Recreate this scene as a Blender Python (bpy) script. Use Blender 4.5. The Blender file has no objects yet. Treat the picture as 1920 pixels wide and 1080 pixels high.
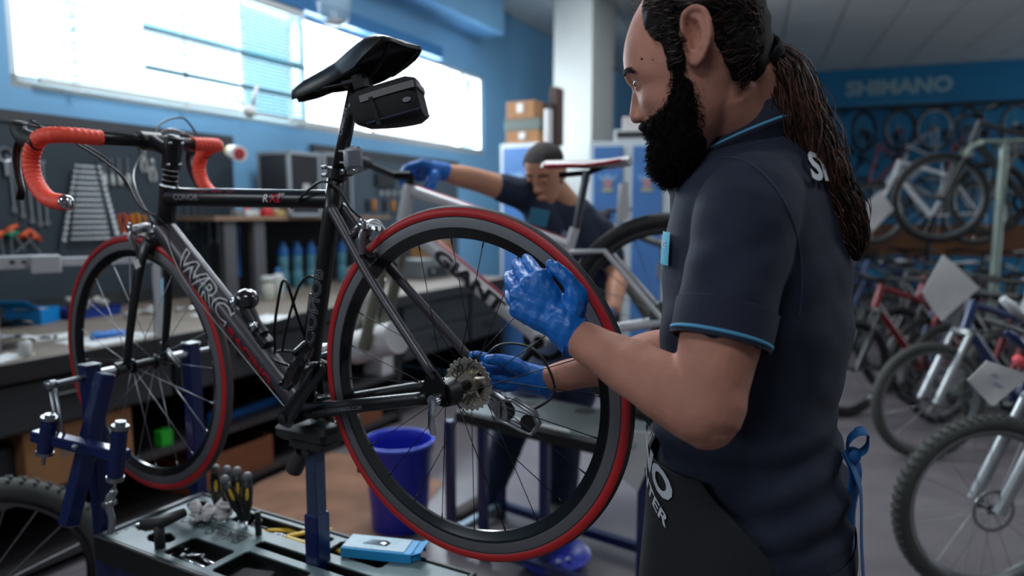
import bpy, math, random
from math import sin, cos, tan, atan, atan2, pi, sqrt, radians, degrees, exp, floor
from mathutils import Vector, Matrix, Euler, noise
import numpy as np
random.seed(7)
V = Vector
SC = bpy.context.scene
COL = SC.collection
# ---------------------------------------------------------------- camera
FPX = 1280.0
TH = atan(140 / FPX)
CAMZ = 1.42
cam_d = bpy.data.cameras.new('camera'); cam = bpy.data.objects.new('camera', cam_d); COL.objects.link(cam)
cam.location = (0, 0, CAMZ); cam.rotation_euler = (pi / 2 - TH, 0, 0)
cam_d.sensor_width = 36; cam_d.lens = FPX / 1920 * 36; cam_d.clip_start = .05
cam_d.dof.use_dof = True; cam_d.dof.focus_distance = 1.12; cam_d.dof.aperture_fstop = 2.0
SC.camera = cam

def px(u, v, Y):
    """world point seen at pixel (u, v) at depth Y"""
    a, b = (u - 960) / FPX, (540 - v) / FPX
    dy = cos(TH) + b * sin(TH); dz = -sin(TH) + b * cos(TH)
    return V((a / dy * Y, Y, CAMZ + dz / dy * Y))
def pz(u, v, z):
    """world point seen at pixel (u, v) at height z"""
    b = (540 - v) / FPX
    s = (-sin(TH) + b * cos(TH)) / (cos(TH) + b * sin(TH))
    return px(u, v, (z - CAMZ) / s)
RA = radians(28)
E1 = V((sin(RA), cos(RA), 0)); WN = V((-cos(RA), sin(RA), 0))
def rm(t, n, z=0.0):
    """room coordinates: t along the window wall, n towards it"""
    p = E1 * t + WN * n
    return V((p.x, p.y, z))
KW = 1.129; NW = 3.5 * KW
def rm0(t, n, z=0.0):
    """room coordinates of the shell: laid out for a wall at n = 3.5, scaled to NW"""
    return rm(t * KW, n * KW, z if (z < .2 or z > 3.3) else CAMZ + (z - CAMZ) * KW)
def pn(u, v, n):
    """world point seen at pixel (u, v) on the plane n = const, returned as (t, n, z)"""
    p = px(u, v, 1.0); k = n / (V((p.x, 1, 0)).dot(WN))
    q = px(u, v, k)
    return V((q.dot(E1), n, q.z))
# ---------------------------------------------------------------- world, light, exposure
w = bpy.data.worlds.new('overcast'); SC.world = w; w.use_nodes = True
wb = w.node_tree.nodes['Background']; wb.inputs[0].default_value = (.86, .94, 1, 1); wb.inputs[1].default_value = 3.0
def area(name, loc, target, sx, sy, power, color=(1, 1, 1), spread=180):
    d = bpy.data.lights.new(name, 'AREA'); d.shape = 'RECTANGLE'; d.size = sx; d.size_y = sy; d.energy = power; d.color = color
    d.spread = radians(spread)
    o = bpy.data.objects.new(name, d); COL.objects.link(o); o.location = loc
    o.rotation_euler = (V(target) - V(loc)).to_track_quat('-Z', 'Y').to_euler()
    return o
_c = rm0(3.85, 3.86, 2.4)
area('window_daylight', _c, _c - WN * 2 - V((0, 0, .55)), 4.3, .8, 350, (.84, .93, 1))
_c = rm0(-2.6, 3.86, 2.4)
area('window_daylight', _c, _c - WN * 2 - V((0, 0, .4)), 4.0, .8, 70, (.84, .93, 1))
CEIL = 3.746
for t_, n_, e_ in ((-1.2, .3, 42), (2.6, -1.8, 34), (2.6, 2.1, 74), (6.0, 1.4, 34), (7.0, -3.6, 34)):
    _c = rm(t_, n_, CEIL - .06)
    area('ceiling_lamp', _c, _c - V((0, 0, 1)), 1.2, .6, e_, (.88, .94, 1))
SC.view_settings.view_transform = 'Standard'; SC.view_settings.look = 'None'
SC.view_settings.exposure = 0.0; SC.view_settings.gamma = 1.0; SC.view_settings.use_curve_mapping = False
try:
    SC.cycles.use_denoising = True; SC.cycles.max_bounces = 6; SC.cycles.diffuse_bounces = 3; SC.cycles.glossy_bounces = 3
    SC.cycles.transparent_max_bounces = 8; SC.cycles.sample_clamp_indirect = 4; SC.cycles.caustics_reflective = False; SC.cycles.caustics_refractive = False
except Exception: pass
# ---------------------------------------------------------------- materials
def lin(c):
    c = c / 255.0
    return c / 12.92 if c <= .04045 else ((c + .055) / 1.055) ** 2.4
def rgb(c): return (lin(c[0]), lin(c[1]), lin(c[2]), 1)
_mats = {}
def mat(name, c, rough=.5, metal=0., var=0., scale=8., bump=0., bscale=60., emit=0., alpha=1., trans=0., coat=0., c2=None, stretch=None, spec=None, sub=0.):
    if name in _mats: return _mats[name]
    m = bpy.data.materials.new(name); m.use_nodes = True; nt = m.node_tree; N = nt.nodes; L = nt.links
    b = N['Principled BSDF']; b.inputs['Base Color'].default_value = rgb(c); b.inputs['Roughness'].default_value = rough; b.inputs['Metallic'].default_value = metal
    if emit: b.inputs['Emission Color'].default_value = rgb(c); b.inputs['Emission Strength'].default_value = emit
    if alpha < 1: b.inputs['Alpha'].default_value = alpha
    if trans: b.inputs['Transmission Weight'].default_value = trans
    if coat: b.inputs['Coat Weight'].default_value = coat; b.inputs['Coat Roughness'].default_value = .12
    if spec is not None: b.inputs['Specular IOR Level'].default_value = spec
    if sub: b.inputs['Subsurface Weight'].default_value = sub; b.inputs['Subsurface Radius'].default_value = (.01, .004, .002); b.inputs['Subsurface Scale'].default_value = 1.0
    if var or bump or c2:
        tc = N.new('ShaderNodeTexCoord'); mp = N.new('ShaderNodeMapping'); L.new(tc.outputs['Object'], mp.inputs[0])
        if stretch: mp.inputs['Scale'].default_value = stretch
    if var or c2:
        n = N.new('ShaderNodeTexNoise'); n.inputs['Scale'].default_value = scale; n.inputs['Detail'].default_value = 5; L.new(mp.outputs[0], n.inputs[0])
        r = N.new('ShaderNodeValToRGB'); r.color_ramp.elements[0].position = .35; r.color_ramp.elements[1].position = .68
        ca = rgb(c); cb = rgb(c2) if c2 else tuple(min(1, x * (1 + var)) for x in ca[:3]) + (1,)
        if not c2: ca = tuple(x * (1 - var) for x in ca[:3]) + (1,)
        r.color_ramp.elements[0].color = ca; r.color_ramp.elements[1].color = cb
        L.new(n.outputs[0], r.inputs[0]); L.new(r.outputs[0], b.inputs['Base Color'])
    if bump:
        n2 = N.new('ShaderNodeTexNoise'); n2.inputs['Scale'].default_value = bscale; n2.inputs['Detail'].default_value = 4; L.new(mp.outputs[0], n2.inputs[0])
        bp = N.new('ShaderNodeBump'); bp.inputs['Strength'].default_value = bump; bp.inputs['Distance'].default_value = .003; L.new(n2.outputs[0], bp.inputs['Height']); L.new(bp.outputs[0], b.inputs['Normal'])
    _mats[name] = m
    return m
# ---------------------------------------------------------------- mesh builder
_W = {}
def wm(o): return _W.get(o.name, Matrix.Identity(4)) if o else Matrix.Identity(4)
def mrot(axis, a): return Matrix.Rotation(a, 4, axis)
def frame(z, x=None):
    """3x3 whose z column is along z"""
    z = V(z).normalized()
    if x is None: x = V((1, 0, 0)) if abs(z.x) < .9 else V((0, 1, 0))
    y = z.cross(V(x)).normalized(); x = y.cross(z).normalized()
    return Matrix((x, y, z)).transposed()
class MB:
    def __init__(s): s.v = []; s.f = []; s.m = []; s.k = 0; s.X = None
    def add(s, vs, fs):
        o = len(s.v)
        if s.X is not None: vs = [s.X @ V(p) for p in vs]
        s.v += [tuple(p) for p in vs]; s.f += [tuple(i + o for i in f) for f in fs]; s.m += [s.k] * len(fs)
        return s
    def box(s, c, size, R=None, bev=0.0):
        c = V(c); x, y, z = size[0] / 2, size[1] / 2, size[2] / 2
        R = R or Matrix.Identity(3)
        if bev <= 0:
            P = [V((a * x, b * y, d * z)) for d in (-1, 1) for a, b in ((-1, -1), (1, -1), (1, 1), (-1, 1))]
            F = [(0, 3, 2, 1), (4, 5, 6, 7), (0, 1, 5, 4), (1, 2, 6, 5), (2, 3, 7, 6), (3, 0, 4, 7)]
        else:
            e = min(bev, x * .9, y * .9, z * .9); P = []
            def ring(a, b, h): return [V((-a, -b + e, h)), V((-a + e, -b, h)), V((a - e, -b, h)), V((a, -b + e, h)), V((a, b - e, h)), V((a - e, b, h)), V((-a + e, b, h)), V((-a, b - e, h))]
            rs = [ring(x - e, y - e, -z), ring(x, y, -z + e), ring(x, y, z - e), ring(x - e, y - e, z)]
            for r in rs: P += r
            F = [tuple(reversed(range(8))), tuple(range(24, 32))]
            for j in range(3):
                for i in range(8): F.append((j * 8 + i, j * 8 + (i + 1) % 8, j * 8 + 8 + (i + 1) % 8, j * 8 + 8 + i))
        return s.add([c + R @ p for p in P], F)
    def cyl(s, a, b, r0, r1=None, n=16, cap=True):
        a = V(a); b = V(b); r1 = r0 if r1 is None else r1
        R = frame(b - a); P = []
        for q, r in ((a, r0), (b, r1)):
            for i in range(n):
                t = 2 * pi * i / n; P.append(q + R @ V((cos(t) * r, sin(t) * r, 0)))
        F = [(i, (i + 1) % n, n + (i + 1) % n, n + i) for i in range(n)]
        if cap: F += [tuple(reversed(range(n))), tuple(range(n, 2 * n))]
        return s.add(P, F)
    def lathe(s, a, axis, prof, n=32, closed=False):
        """prof: list of (dist along axis, radius)"""
        a = V(a); R = frame(axis); P = []
        for h, r in prof:
            for i in range(n):
                t = 2 * pi * i / n; P.append(a + R @ V((cos(t) * r, sin(t) * r, h)))
        m = len(prof); F = []
        for j in range(m if closed else m - 1):
            k = (j + 1) % m
            for i in range(n): F.append((j * n + i, j * n + (i + 1) % n, k * n + (i + 1) % n, k * n + i))
        if not closed:
            F += [tuple(reversed(range(n))), tuple(range((m - 1) * n, m * n))]
        return s.add(P, F)
    def tube(s, pts, r, n=10, closed=False, ry=None, up=None, cap=True):
        """swept tube; r number or list; ry second radius (flat tubes)"""
        pts = [V(p) for p in pts]; m = len(pts)
        rr = r if isinstance(r, (list, tuple)) else [r] * m
        r2 = rr if ry is None else (ry if isinstance(ry, (list, tuple)) else [ry] * m)
        P = []; x = V(up) if up is not None else None
        for j in range(m):
            if closed: d = pts[(j + 1) % m] - pts[j - 1]
            else: d = pts[min(j + 1, m - 1)] - pts[max(j - 1, 0)]
            if d.length < 1e-9: d = V((0, 0, 1))
            z = d.normalized()
            if x is None: x = V((1, 0, 0)) if abs(z.x) < .9 else V((0, 1, 0))
            y = z.cross(x)
            if y.length < 1e-6: y = z.cross(V((.3, .5, .8)))
            y.normalize(); x = y.cross(z).normalized()
            for i in range(n):
                t = 2 * pi * i / n; P.append(pts[j] + x * cos(t) * rr[j] + y * sin(t) * r2[j])
            if up is not None: x = V(up)
        F = []
        for j in range(m if closed else m - 1):
            k = (j + 1) % m
            for i in range(n): F.append((j * n + i, j * n + (i + 1) % n, k * n + (i + 1) % n, k * n + i))
        if not closed and cap: F += [tuple(reversed(range(n))), tuple(range((m - 1) * n, m * n))]
        return s.add(P, F)
    def rings(s, rs, closed=False, cap=True):
        n = len(rs[0]); m = len(rs); P = [p for r in rs for p in r]; F = []
        for j in range(m if closed else m - 1):
            k = (j + 1) % m
            for i in range(n): F.append((j * n + i, j * n + (i + 1) % n, k * n + (i + 1) % n, k * n + i))
        if not closed and cap: F += [tuple(reversed(range(n))), tuple(range((m - 1) * n, m * n))]
        return s.add(P, F)
    def ball(s, c, r, n=14, R=None):
        r = r if isinstance(r, (tuple, list)) else (r, r, r); c = V(c); R = R or Matrix.Identity(3)
        rs = []
        m = max(4, n // 2)
        for j in range(m + 1):
            ph = -pi / 2 + pi * j / m; q = max(cos(ph), 1e-3)
            rs.append([c + R @ V((cos(2 * pi * i / n) * q * r[0], sin(2 * pi * i / n) * q * r[1], sin(ph) * r[2])) for i in range(n)])
        return s.rings(rs)
    def prism(s, out, h, M=None):
        """outline (2D list) extruded h along local z; M 4x4 placement; h centred"""
        n = len(out); M = M or Matrix.Identity(4)
        P = [M @ V((x, y, -h / 2)) for x, y in out] + [M @ V((x, y, h / 2)) for x, y in out]
        F = [tuple(reversed(range(n))), tuple(range(n, 2 * n))] + [(i, (i + 1) % n, n + (i + 1) % n, n + i) for i in range(n)]
        return s.add(P, F)
    def quad(s, a, b, c, d): return s.add([V(a), V(b), V(c), V(d)], [(0, 1, 2, 3)])
    def build(s, name, m, parent=None, smooth=False, world=False, label=None, kind=None, auto=None):
        me = bpy.data.meshes.new(name); vs = s.v
        if world and parent is not None:
            I = wm(parent).inverted(); vs = [tuple(I @ V(p)) for p in vs]
        me.from_pydata(vs, [], s.f)
        ms = m if isinstance(m, (list, tuple)) else [m]
        for q in ms: me.materials.append(q)
        if len(ms) > 1: me.polygons.foreach_set('material_index', s.m)
        if smooth:
            me.polygons.foreach_set('use_smooth', [True] * len(me.polygons))
        me.update()
        if smooth and auto: me.set_sharp_from_angle(angle=radians(auto))
        o = bpy.data.objects.new(name, me); COL.objects.link(o)
        if parent is not None: o.parent = parent
        _W[o.name] = wm(parent).copy() if parent is not None else Matrix.Identity(4)
        if label: o['label'] = label
        if kind: o['kind'] = kind
        return o
def thing(name, label, cat, loc=(0, 0, 0), rz=0., group=None, M=None):
    o = bpy.data.objects.new(name, None); COL.objects.link(o); o.empty_display_size = .05
    if M is None: M = Matrix.Translation(V(loc)) @ mrot('Z', rz)
    o.matrix_world = M; o.location = M.to_translation(); o.rotation_euler = M.to_euler()
    _W[o.name] = M.copy(); o['label'] = label; o['category'] = cat
    if group: o['group'] = group
    return o
def tag(o, label=None, cat=None, group=None, kind=None):
    if label: o['label'] = label
    if cat: o['category'] = cat
    if group: o['group'] = group
    if kind: o['kind'] = kind
    return o
def struct(name, mb, m, **k):
    o = mb.build(name, m, **k); o['kind'] = 'structure'; return o
def copy_tree(o, parent=None, M=None, label=None, group=None):
    c = o.copy(); COL.objects.link(c)
    if parent is not None: c.parent = parent
    if M is not None:
        c.location = M.to_translation(); c.rotation_euler = M.to_euler(); c.scale = M.to_scale(); _W[c.name] = M.copy()
    if label: c['label'] = label
    if group: c['group'] = group
    for ch in list(_kids(o)): copy_tree(ch, c)
    return c
def _kids(o): return [x for x in o.children]
def origin(o, p):
    """move a top-level mesh's origin to p"""
    o.data.transform(Matrix.Translation(-V(p))); o.location = V(p); _W[o.name] = Matrix.Translation(V(p)); return o
def catmull(P, k=6, closed=False):
    P = [V(p) for p in P]; n = len(P); out = []
    for i in range(n if closed else n - 1):
        a, b, c, d = (P[(i - 1) % n], P[i], P[(i + 1) % n], P[(i + 2) % n]) if closed else (P[max(i - 1, 0)], P[i], P[i + 1], P[min(i + 2, n - 1)])
        for j in range(k):
            t = j / k
            out.append(.5 * ((2 * b) + (c - a) * t + (2 * a - 5 * b + 4 * c - d) * t * t + (3 * b - a - 3 * c + d) * t ** 3))
    if not closed: out.append(P[-1])
    return out
def lerp_tab(tab, x):
    """tab rows (key, a, b, ...) sorted by key; smooth interpolation"""
    if x <= tab[0][0]: return tab[0][1:]
    if x >= tab[-1][0]: return tab[-1][1:]
    for i in range(len(tab) - 1):
        if tab[i][0] <= x <= tab[i + 1][0]:
            k0, k1 = tab[i][0], tab[i + 1][0]; t = (x - k0) / (k1 - k0)
            A = tab[max(i - 1, 0)]; B = tab[i]; C = tab[i + 1]; D = tab[min(i + 2, len(tab) - 1)]
            r = []
            for j in range(1, len(B)):
                mb_ = (C[j] - A[j]) / max(C[0] - A[0], 1e-9) * (k1 - k0); mc = (D[j] - B[j]) / max(D[0] - B[0], 1e-9) * (k1 - k0)
                h = t * t * (3 - 2 * t)
                r.append((2 * t ** 3 - 3 * t * t + 1) * B[j] + (t ** 3 - 2 * t * t + t) * mb_ + (-2 * t ** 3 + 3 * t * t) * C[j] + (t ** 3 - t * t) * mc)
            return r
_tc = {}
def text_geo(s, size=1., bold=0.0, spacing=1.0, shear=0.0, outline=0.0):
    """triangulated flat text: (verts 2D list, faces), centred, width reported"""
    key = (s, size, bold, spacing, shear)
    if key in _tc: return _tc[key]
    cu = bpy.data.curves.new('t', 'FONT'); cu.body = s; cu.size = size; cu.offset = bold; cu.space_character = spacing; cu.shear = shear
    cu.align_x = 'CENTER'; cu.align_y = 'CENTER'; cu.resolution_u = 3; cu.fill_mode = 'FRONT'
    o = bpy.data.objects.new('t', cu); COL.objects.link(o); bpy.context.view_layer.update()
    me = o.evaluated_get(bpy.context.evaluated_depsgraph_get()).to_mesh()
    vs = [(p.co.x, p.co.y) for p in me.vertices]; fs = [tuple(p.vertices) for p in me.polygons]
    o.to_mesh_clear(); bpy.data.objects.remove(o); bpy.data.curves.remove(cu)
    _tc[key] = (vs, fs); return vs, fs
def subdiv(vs, fs, n):
    vs = list(vs); T = []
    for f in fs: T += [(f[0], f[i], f[i + 1]) for i in range(1, len(f) - 1)]
    for _ in range(n):
        E = {}; R = []
        def mid(a, b):
            k = (min(a, b), max(a, b))
            if k not in E: E[k] = len(vs); vs.append(((vs[a][0] + vs[b][0]) / 2, (vs[a][1] + vs[b][1]) / 2))
            return E[k]
        for a, b, c in T:
            x, y, z = mid(a, b), mid(b, c), mid(c, a); R += [(a, x, z), (x, b, y), (z, y, c), (x, y, z)]
        T = R
    return vs, T
def text_on(name, s, fn, m, parent=None, size=1., bold=0., spacing=1., shear=0., world=False, sx=1., sub=0, **k):
    """text whose 2D points are mapped through fn(x, y) -> 3D"""
    vs, fs = text_geo(s, size, bold, spacing, shear)
    if sub: vs, fs = subdiv(vs, fs, sub)
    b = MB(); b.add([fn(x * sx, y) for x, y in vs], fs)
    return b.build(name, m, parent, world=world, **k)
def plane_fn(o, x, y):
    o, x, y = V(o), V(x), V(y)
    return lambda a, b: o + x * a + y * b
def world_build_root(o): return o
# ================================================================ ROOM
M_bluewall = mat('blue wall paint', (118, 172, 212), .6, var=.05, scale=2, bump=.08, bscale=120)
M_blueback = mat('blue back wall paint', (30, 128, 176), .6, var=.06, scale=2)
M_white = mat('white paint', (214, 216, 214), .5, var=.03, scale=3)
M_ceil = mat('ceiling panel', (216, 216, 214), .85, var=.03, scale=2)
M_ceilseam = mat('ceiling grid', (130, 130, 130), .8)
M_floor = mat('grey floor', (112, 106, 110), .36, var=.10, scale=3.5, bump=.08, bscale=90)
M_skirt = mat('dark skirting', (60, 60, 62), .6)
M_steelw = mat('window aluminium', (206, 210, 212), .35, .3)
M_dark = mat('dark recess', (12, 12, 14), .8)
TB = 11.4   # far end of the window wall
# floor
b = MB(); b.add([rm0(t, n, z) for z in (-.1, 0) for t, n in ((-6.1, -8.1), (13, -8.1), (13, 3.7), (-6.1, 3.7))], [(0, 3, 2, 1), (4, 5, 6, 7), (0, 1, 5, 4), (1, 2, 6, 5), (2, 3, 7, 6), (3, 0, 4, 7)]); struct('floor', b, M_floor)
# window wall with two openings
WT = .22
b = MB()
def wallbox(t0, t1, z0, z1, n0=3.5, n1=3.5 + WT):
    b.add([rm0(t, n, z) for z in (z0, z1) for t, n in ((t0, n0), (t1, n0), (t1, n1), (t0, n1))],
          [(0, 3, 2, 1), (4, 5, 6, 7), (0, 1, 5, 4), (1, 2, 6, 5), (2, 3, 7, 6), (3, 0, 4, 7)])
WZ0, WZ1 = 2.02, 2.76
WA, WB_ = 1.74, 5.98
wallbox(-6, TB, 0, WZ0); wallbox(-6, TB, WZ1, CEIL); wallbox(WB_, TB, WZ0, WZ1); wallbox(-.6, WA, WZ0, WZ1); wallbox(-6, -4.6, WZ0, WZ1)
struct('wall_left', b, M_bluewall)
def rbox(bb, t0, t1, n0, n1, z0, z1):
    bb.add([rm0(t, n, z) for z in (z0, z1) for t, n in ((t0, n0), (t1, n0), (t1, n1), (t0, n1))],
           [(0, 3, 2, 1), (4, 5, 6, 7), (0, 1, 5, 4), (1, 2, 6, 5), (2, 3, 7, 6), (3, 0, 4, 7)])
# far wall
BWd = V((.944, -.33, 0)).normalized(); BWo = V((6.80, 11.0, 0)); BWn = V((BWd.y, -BWd.x, 0))  # normal away from camera? checked below
if BWn.y < 0: BWn = -BWn
def bw(s, d, z): return BWo + BWd * s - BWn * d + V((0, 0, z))   # s along wall, d out of the wall into the room
def bbox(bb, s0, s1, d0, d1, z0, z1):
    bb.add([bw(s, d, z) for z in (z0, z1) for s, d in ((s0, d0), (s1, d0), (s1, d1), (s0, d1))],
           [(0, 3, 2, 1), (4, 5, 6, 7), (0, 1, 5, 4), (1, 2, 6, 5), (2, 3, 7, 6), (3, 0, 4, 7)])
b = MB(); bbox(b, -5.6, 7, -.2, 0, 0, CEIL + .1); struct('wall_back', b, M_blueback)
# side and rear wall (behind the camera)
b = MB(); rbox(b, -6.2, 9, -8.2, -8, 0, CEIL); struct('wall_right', b, M_white)
b = MB(); rbox(b, -6.2, -6, -8, 3.7, 0, CEIL); struct('wall_front', b, M_white)
# ceiling: slab above, laid panels 0.6 wide in long rows, recessed joints
b = MB(); b.add([rm0(t, n, z) for z in (CEIL + .05, CEIL + .15) for t, n in ((-6.1, -8.1), (13, -8.1), (13, 3.7), (-6.1, 3.7))], [(0, 3, 2, 1), (4, 5, 6, 7), (0, 1, 5, 4), (1, 2, 6, 5), (2, 3, 7, 6), (3, 0, 4, 7)]); ceil_o = struct('ceiling', b, M_ceilseam)
pm = None; k_ = 0
for i in range(-9, 10):
    for j in range(-3, 9):
        s0 = i * .62; d0 = -.4 + j * 1.24
        c = bw(s0 + .31, d0 + .62, CEIL + .03)
        if c.y < .5 or c.dot(WN) > 4.0 or c.dot(WN) < -8: continue
        if pm is None:
            q = MB(); q.box((0, 0, 0), (.60, 1.22, .045), bev=.004); pm = q.build('ceiling_panel', M_ceil, ceil_o); o = pm
        else:
            o = pm.copy(); COL.objects.link(o)
        o.location = c; o.rotation_euler = (0, 0, atan2(BWd.y, BWd.x)); k_ += 1
# soffit box above the window wall
b = MB(); rbox(b, -5.9, 5.86, 3.2, 3.5, 3.1, CEIL + .05); struct('trim_1', b, M_bluewall)
M_lintel = mat('lintel blue', (38, 118, 176), .5, var=.05)
b = MB(); rbox(b, WA - .1, 5.15, 3.42, 3.5, WZ1 + .0, WZ1 + .1); struct('trim_2', b, M_lintel)
b = MB(); rbox(b, 5.9, 9.6, 3.485, 3.5, 0, .09); struct('baseboard_left', b, M_skirt)
b = MB(); bbox(b, -4.4, 5, 0, .015, 0, .09); struct('baseboard_back', b, M_skirt)
# column
b = MB(); t0 = 6.2
rbox(b, t0, t0 * 1.097, .394 * t0, .458 * t0, 0, CEIL + .04); struct('column', b, mat('column paint', (172, 175, 173), .55, var=.02))
# windows: frame, sashes, panes, blinds
M_glass = bpy.data.materials.new('window glass'); M_glass.use_nodes = True
_n = M_glass.node_tree; _n.nodes.clear(); _o = _n.nodes.new('ShaderNodeOutputMaterial'); _mx = _n.nodes.new('ShaderNodeMixShader'); _t = _n.nodes.new('ShaderNodeBsdfTransparent'); _g = _n.nodes.new('ShaderNodeBsdfGlossy')
_g.inputs['Roughness'].default_value = .02; _mx.inputs[0].default_value = .06; _n.links.new(_t.outputs[0], _mx.inputs[1]); _n.links.new(_g.outputs[0], _mx.inputs[2]); _n.links.new(_mx.outputs[0], _o.inputs[0])
M_blind = mat('blind slat', (120, 172, 186), .5, spec=.3)
_nt = M_blind.node_tree; _tr = _nt.nodes.new('ShaderNodeBsdfTranslucent'); _tr.inputs[0].default_value = rgb((150, 196, 208)); _ms = _nt.nodes.new('ShaderNodeMixShader'); _ms.inputs[0].default_value = .05
_nt.links.new(_nt.nodes['Principled BSDF'].outputs[0], _ms.inputs[1]); _nt.links.new(_tr.outputs[0], _ms.inputs[2]); _nt.links.new(_ms.outputs[0], _nt.nodes['Material Output'].inputs[0]); M_tape = mat('blind tape', (225, 228, 226), .7)
def window(idx, ta, tb, splits, zsplit=None):
    root = MB(); n0, n1 = 3.52, 3.60; w_ = .035
    for (a, c, z0, z1) in ((ta, tb, WZ0, WZ0 + w_), (ta, tb, WZ1 - w_, WZ1), (ta, ta + w_, WZ0, WZ1), (tb - w_, tb, WZ0, WZ1)): rbox(root, a, c, n0, n1, z0, z1)
    o = struct('window_%d' % idx, root, M_steelw)
    prev = ta + w_
    for s_ in splits + [tb]:
        if s_ < tb:
            m_ = MB(); rbox(m_, s_ - .02, s_ + .02, n0, n1, WZ0 + w_, WZ1 - w_); m_.build('window_mullion', M_steelw, o)
        g = MB(); rbox(g, prev, (s_ - .02 if s_ < tb else tb - w_), 3.555, 3.56, WZ0 + w_, WZ1 - w_); g.build('window_pane', M_glass, o)
        prev = s_ + .02
    return o
w1 = window(1, WA, WB_, [3.57, 4.3, 5.6])
q = MB(); rbox(q, WA + .04, 3.55, 3.53, 3.59, 2.425, 2.445); q.build('transom', M_steelw, w1)
window(2, -4.6, -.6, [-3.2, -2.0])
b = MB(); rbox(b, WA, WB_, 3.5, 3.52, WZ0 - .025, WZ0); struct('trim_3', b, M_steelw)
# blind, let down over the middle of the left sashes
bl = thing('venetian_blind', 'pale blue venetian blind with white ladder tapes in the left window', 'blind', rm0(3.0, 3.46, WZ1))
q = MB(); rbox(q, 1.8, 3.52, 3.44, 3.49, WZ1 - .04, WZ1); q.build('head_rail', M_tape, bl, world=True)
q = MB()
for (ta, tb, ca, cz) in ((1.84, 2.98, .018, .0150), (2.99, 3.51, .0095, .0204)):
  for i in range(32):
    z = WZ1 - .05 - i * .0215
    q.add([rm0(t, n, zz) for t in (ta, tb) for n, zz in ((3.452, z), (3.452 + ca, z + cz), (3.4525 + ca, z + cz - .0008), (3.4525, z - .0008))], [(0, 1, 5, 4), (1, 2, 6, 5), (2, 3, 7, 6), (3, 0, 4, 7), (0, 3, 2, 1), (4, 5, 6, 7)])
q.build('slat', M_blind, bl, world=True, kind='stuff')
for t_ in (2.0, 2.6, 3.0, 3.38):
    q = MB()
    for i in range(24):
        z = WZ1 - .04 - i * .0302
        rbox(q, t_ - .013, t_ - .008, 3.440, 3.444, z - .03, z); rbox(q, t_ + .008, t_ + .013, 3.440, 3.444, z - .03, z); rbox(q, t_ - .013, t_ + .013, 3.440, 3.444, z - .008, z)
    q.build('ladder_tape', M_tape, bl, world=True)
q = MB(); rbox(q, 1.84, 3.52, 3.45, 3.475, WZ1 - .765 + .03, WZ1 - .745 + .03); q.build('bottom_rail', M_tape, bl, world=True)
for z_ in (2.175, 2.375):
    q = MB(); rbox(q, 2.35, 3.50, 3.425, 3.435, z_, z_ + .020); q.build('cross_bar', mat('bar grey', (70, 84, 90), .6), w1)
# unseen roof of daylight outside: plain pavement ledge below the windows
# far wall sign lettering and hanging rail
M_sign = mat('sign grey', (150, 182, 190), .6); M_signblue = mat('sign blue', (18, 122, 172), .5)
def sgeo(u, v):
    p = px(u, v, 1.0); dr = V((p.x, 1.0, p.z - CAMZ)); o_ = V((0, 0, CAMZ))
    k = (BWo - o_).dot(BWn) / dr.dot(BWn); h = o_ + dr * k
    return (h - BWo).dot(BWd), h.z
s0, z0 = sgeo(1540, 212); s1, z1 = sgeo(1920, 112)
sg = thing('shop_sign', 'long blue wall sign with pale capital lettering above the hanging bikes', 'sign', bw((s0 + s1) / 2, .02, z0))
q = MB(); bbox(q, s0 - .8, s1 + 1.2, .004, .03, z0, CEIL - .1); q.build('panel', M_signblue, sg, world=True)
sa, za = sgeo(1584, 168); sb, zb = sgeo(1788, 160)
text_on('lettering', 'SHIMANO', plane_fn(bw((sa + sb) / 2, .034, (za + zb) / 2), BWd, (0, 0, 1)), M_sign, sg, size=.31, bold=.014, sx=(sb - sa) / 1.42, world=True)
sa, za = sgeo(1584, 200); sb, zb = sgeo(1784, 194)
text_on('lettering', 'SERVICE CENTER', plane_fn(bw((sa + sb) / 2, .034, (za + zb) / 2), BWd, (0, 0, 1)), mat('sign dim', (84, 150, 178), .6), sg, size=.12, sx=(sb - sa) / 1.15, world=True)
# ================================================================ BICYCLES
M_rub = mat('tyre rubber', (62, 62, 64), .65, bump=.1, bscale=300)
M_rubblk = mat('black rubber', (24, 24, 25), .6)
M_redtyre = mat('red tyre wall', (176, 26, 30), .5)
M_track = mat('brake track', (104, 104, 108), .5, .4)
M_rimblk = mat('black rim', (16, 16, 18), .22, coat=.4)
M_carbon = mat('black frame', (15, 15, 17), .42, coat=.22, spec=.35)
M_graph = mat('graphite frame', (56, 53, 60), .42, .15, coat=.2)
M_blk = mat('black metal', (20, 20, 22), .35, .5)
M_blkp = mat('black plastic', (18, 18, 20), .42)
M_chrome = mat('polished metal', (200, 202, 206), .18, 1.)
M_alu = mat('brushed aluminium', (160, 162, 166), .32, .9)
M_cass = mat('cassette steel', (196, 188, 172), .3, .8)
M_tape_red = mat('orange red bar tape', (255, 84, 62), .55, bump=.25, bscale=200)
M_redpaint = mat('red decal', (190, 20, 34), .4)
M_whitepaint = mat('white decal', (214, 214, 216), .4)
M_greydecal = mat('grey decal', (128, 128, 136), .4)
M_cable = mat('cable', (24, 24, 26), .4)
M_cabgrey = mat('cable grey', (150, 152, 156), .3, .6)

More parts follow.
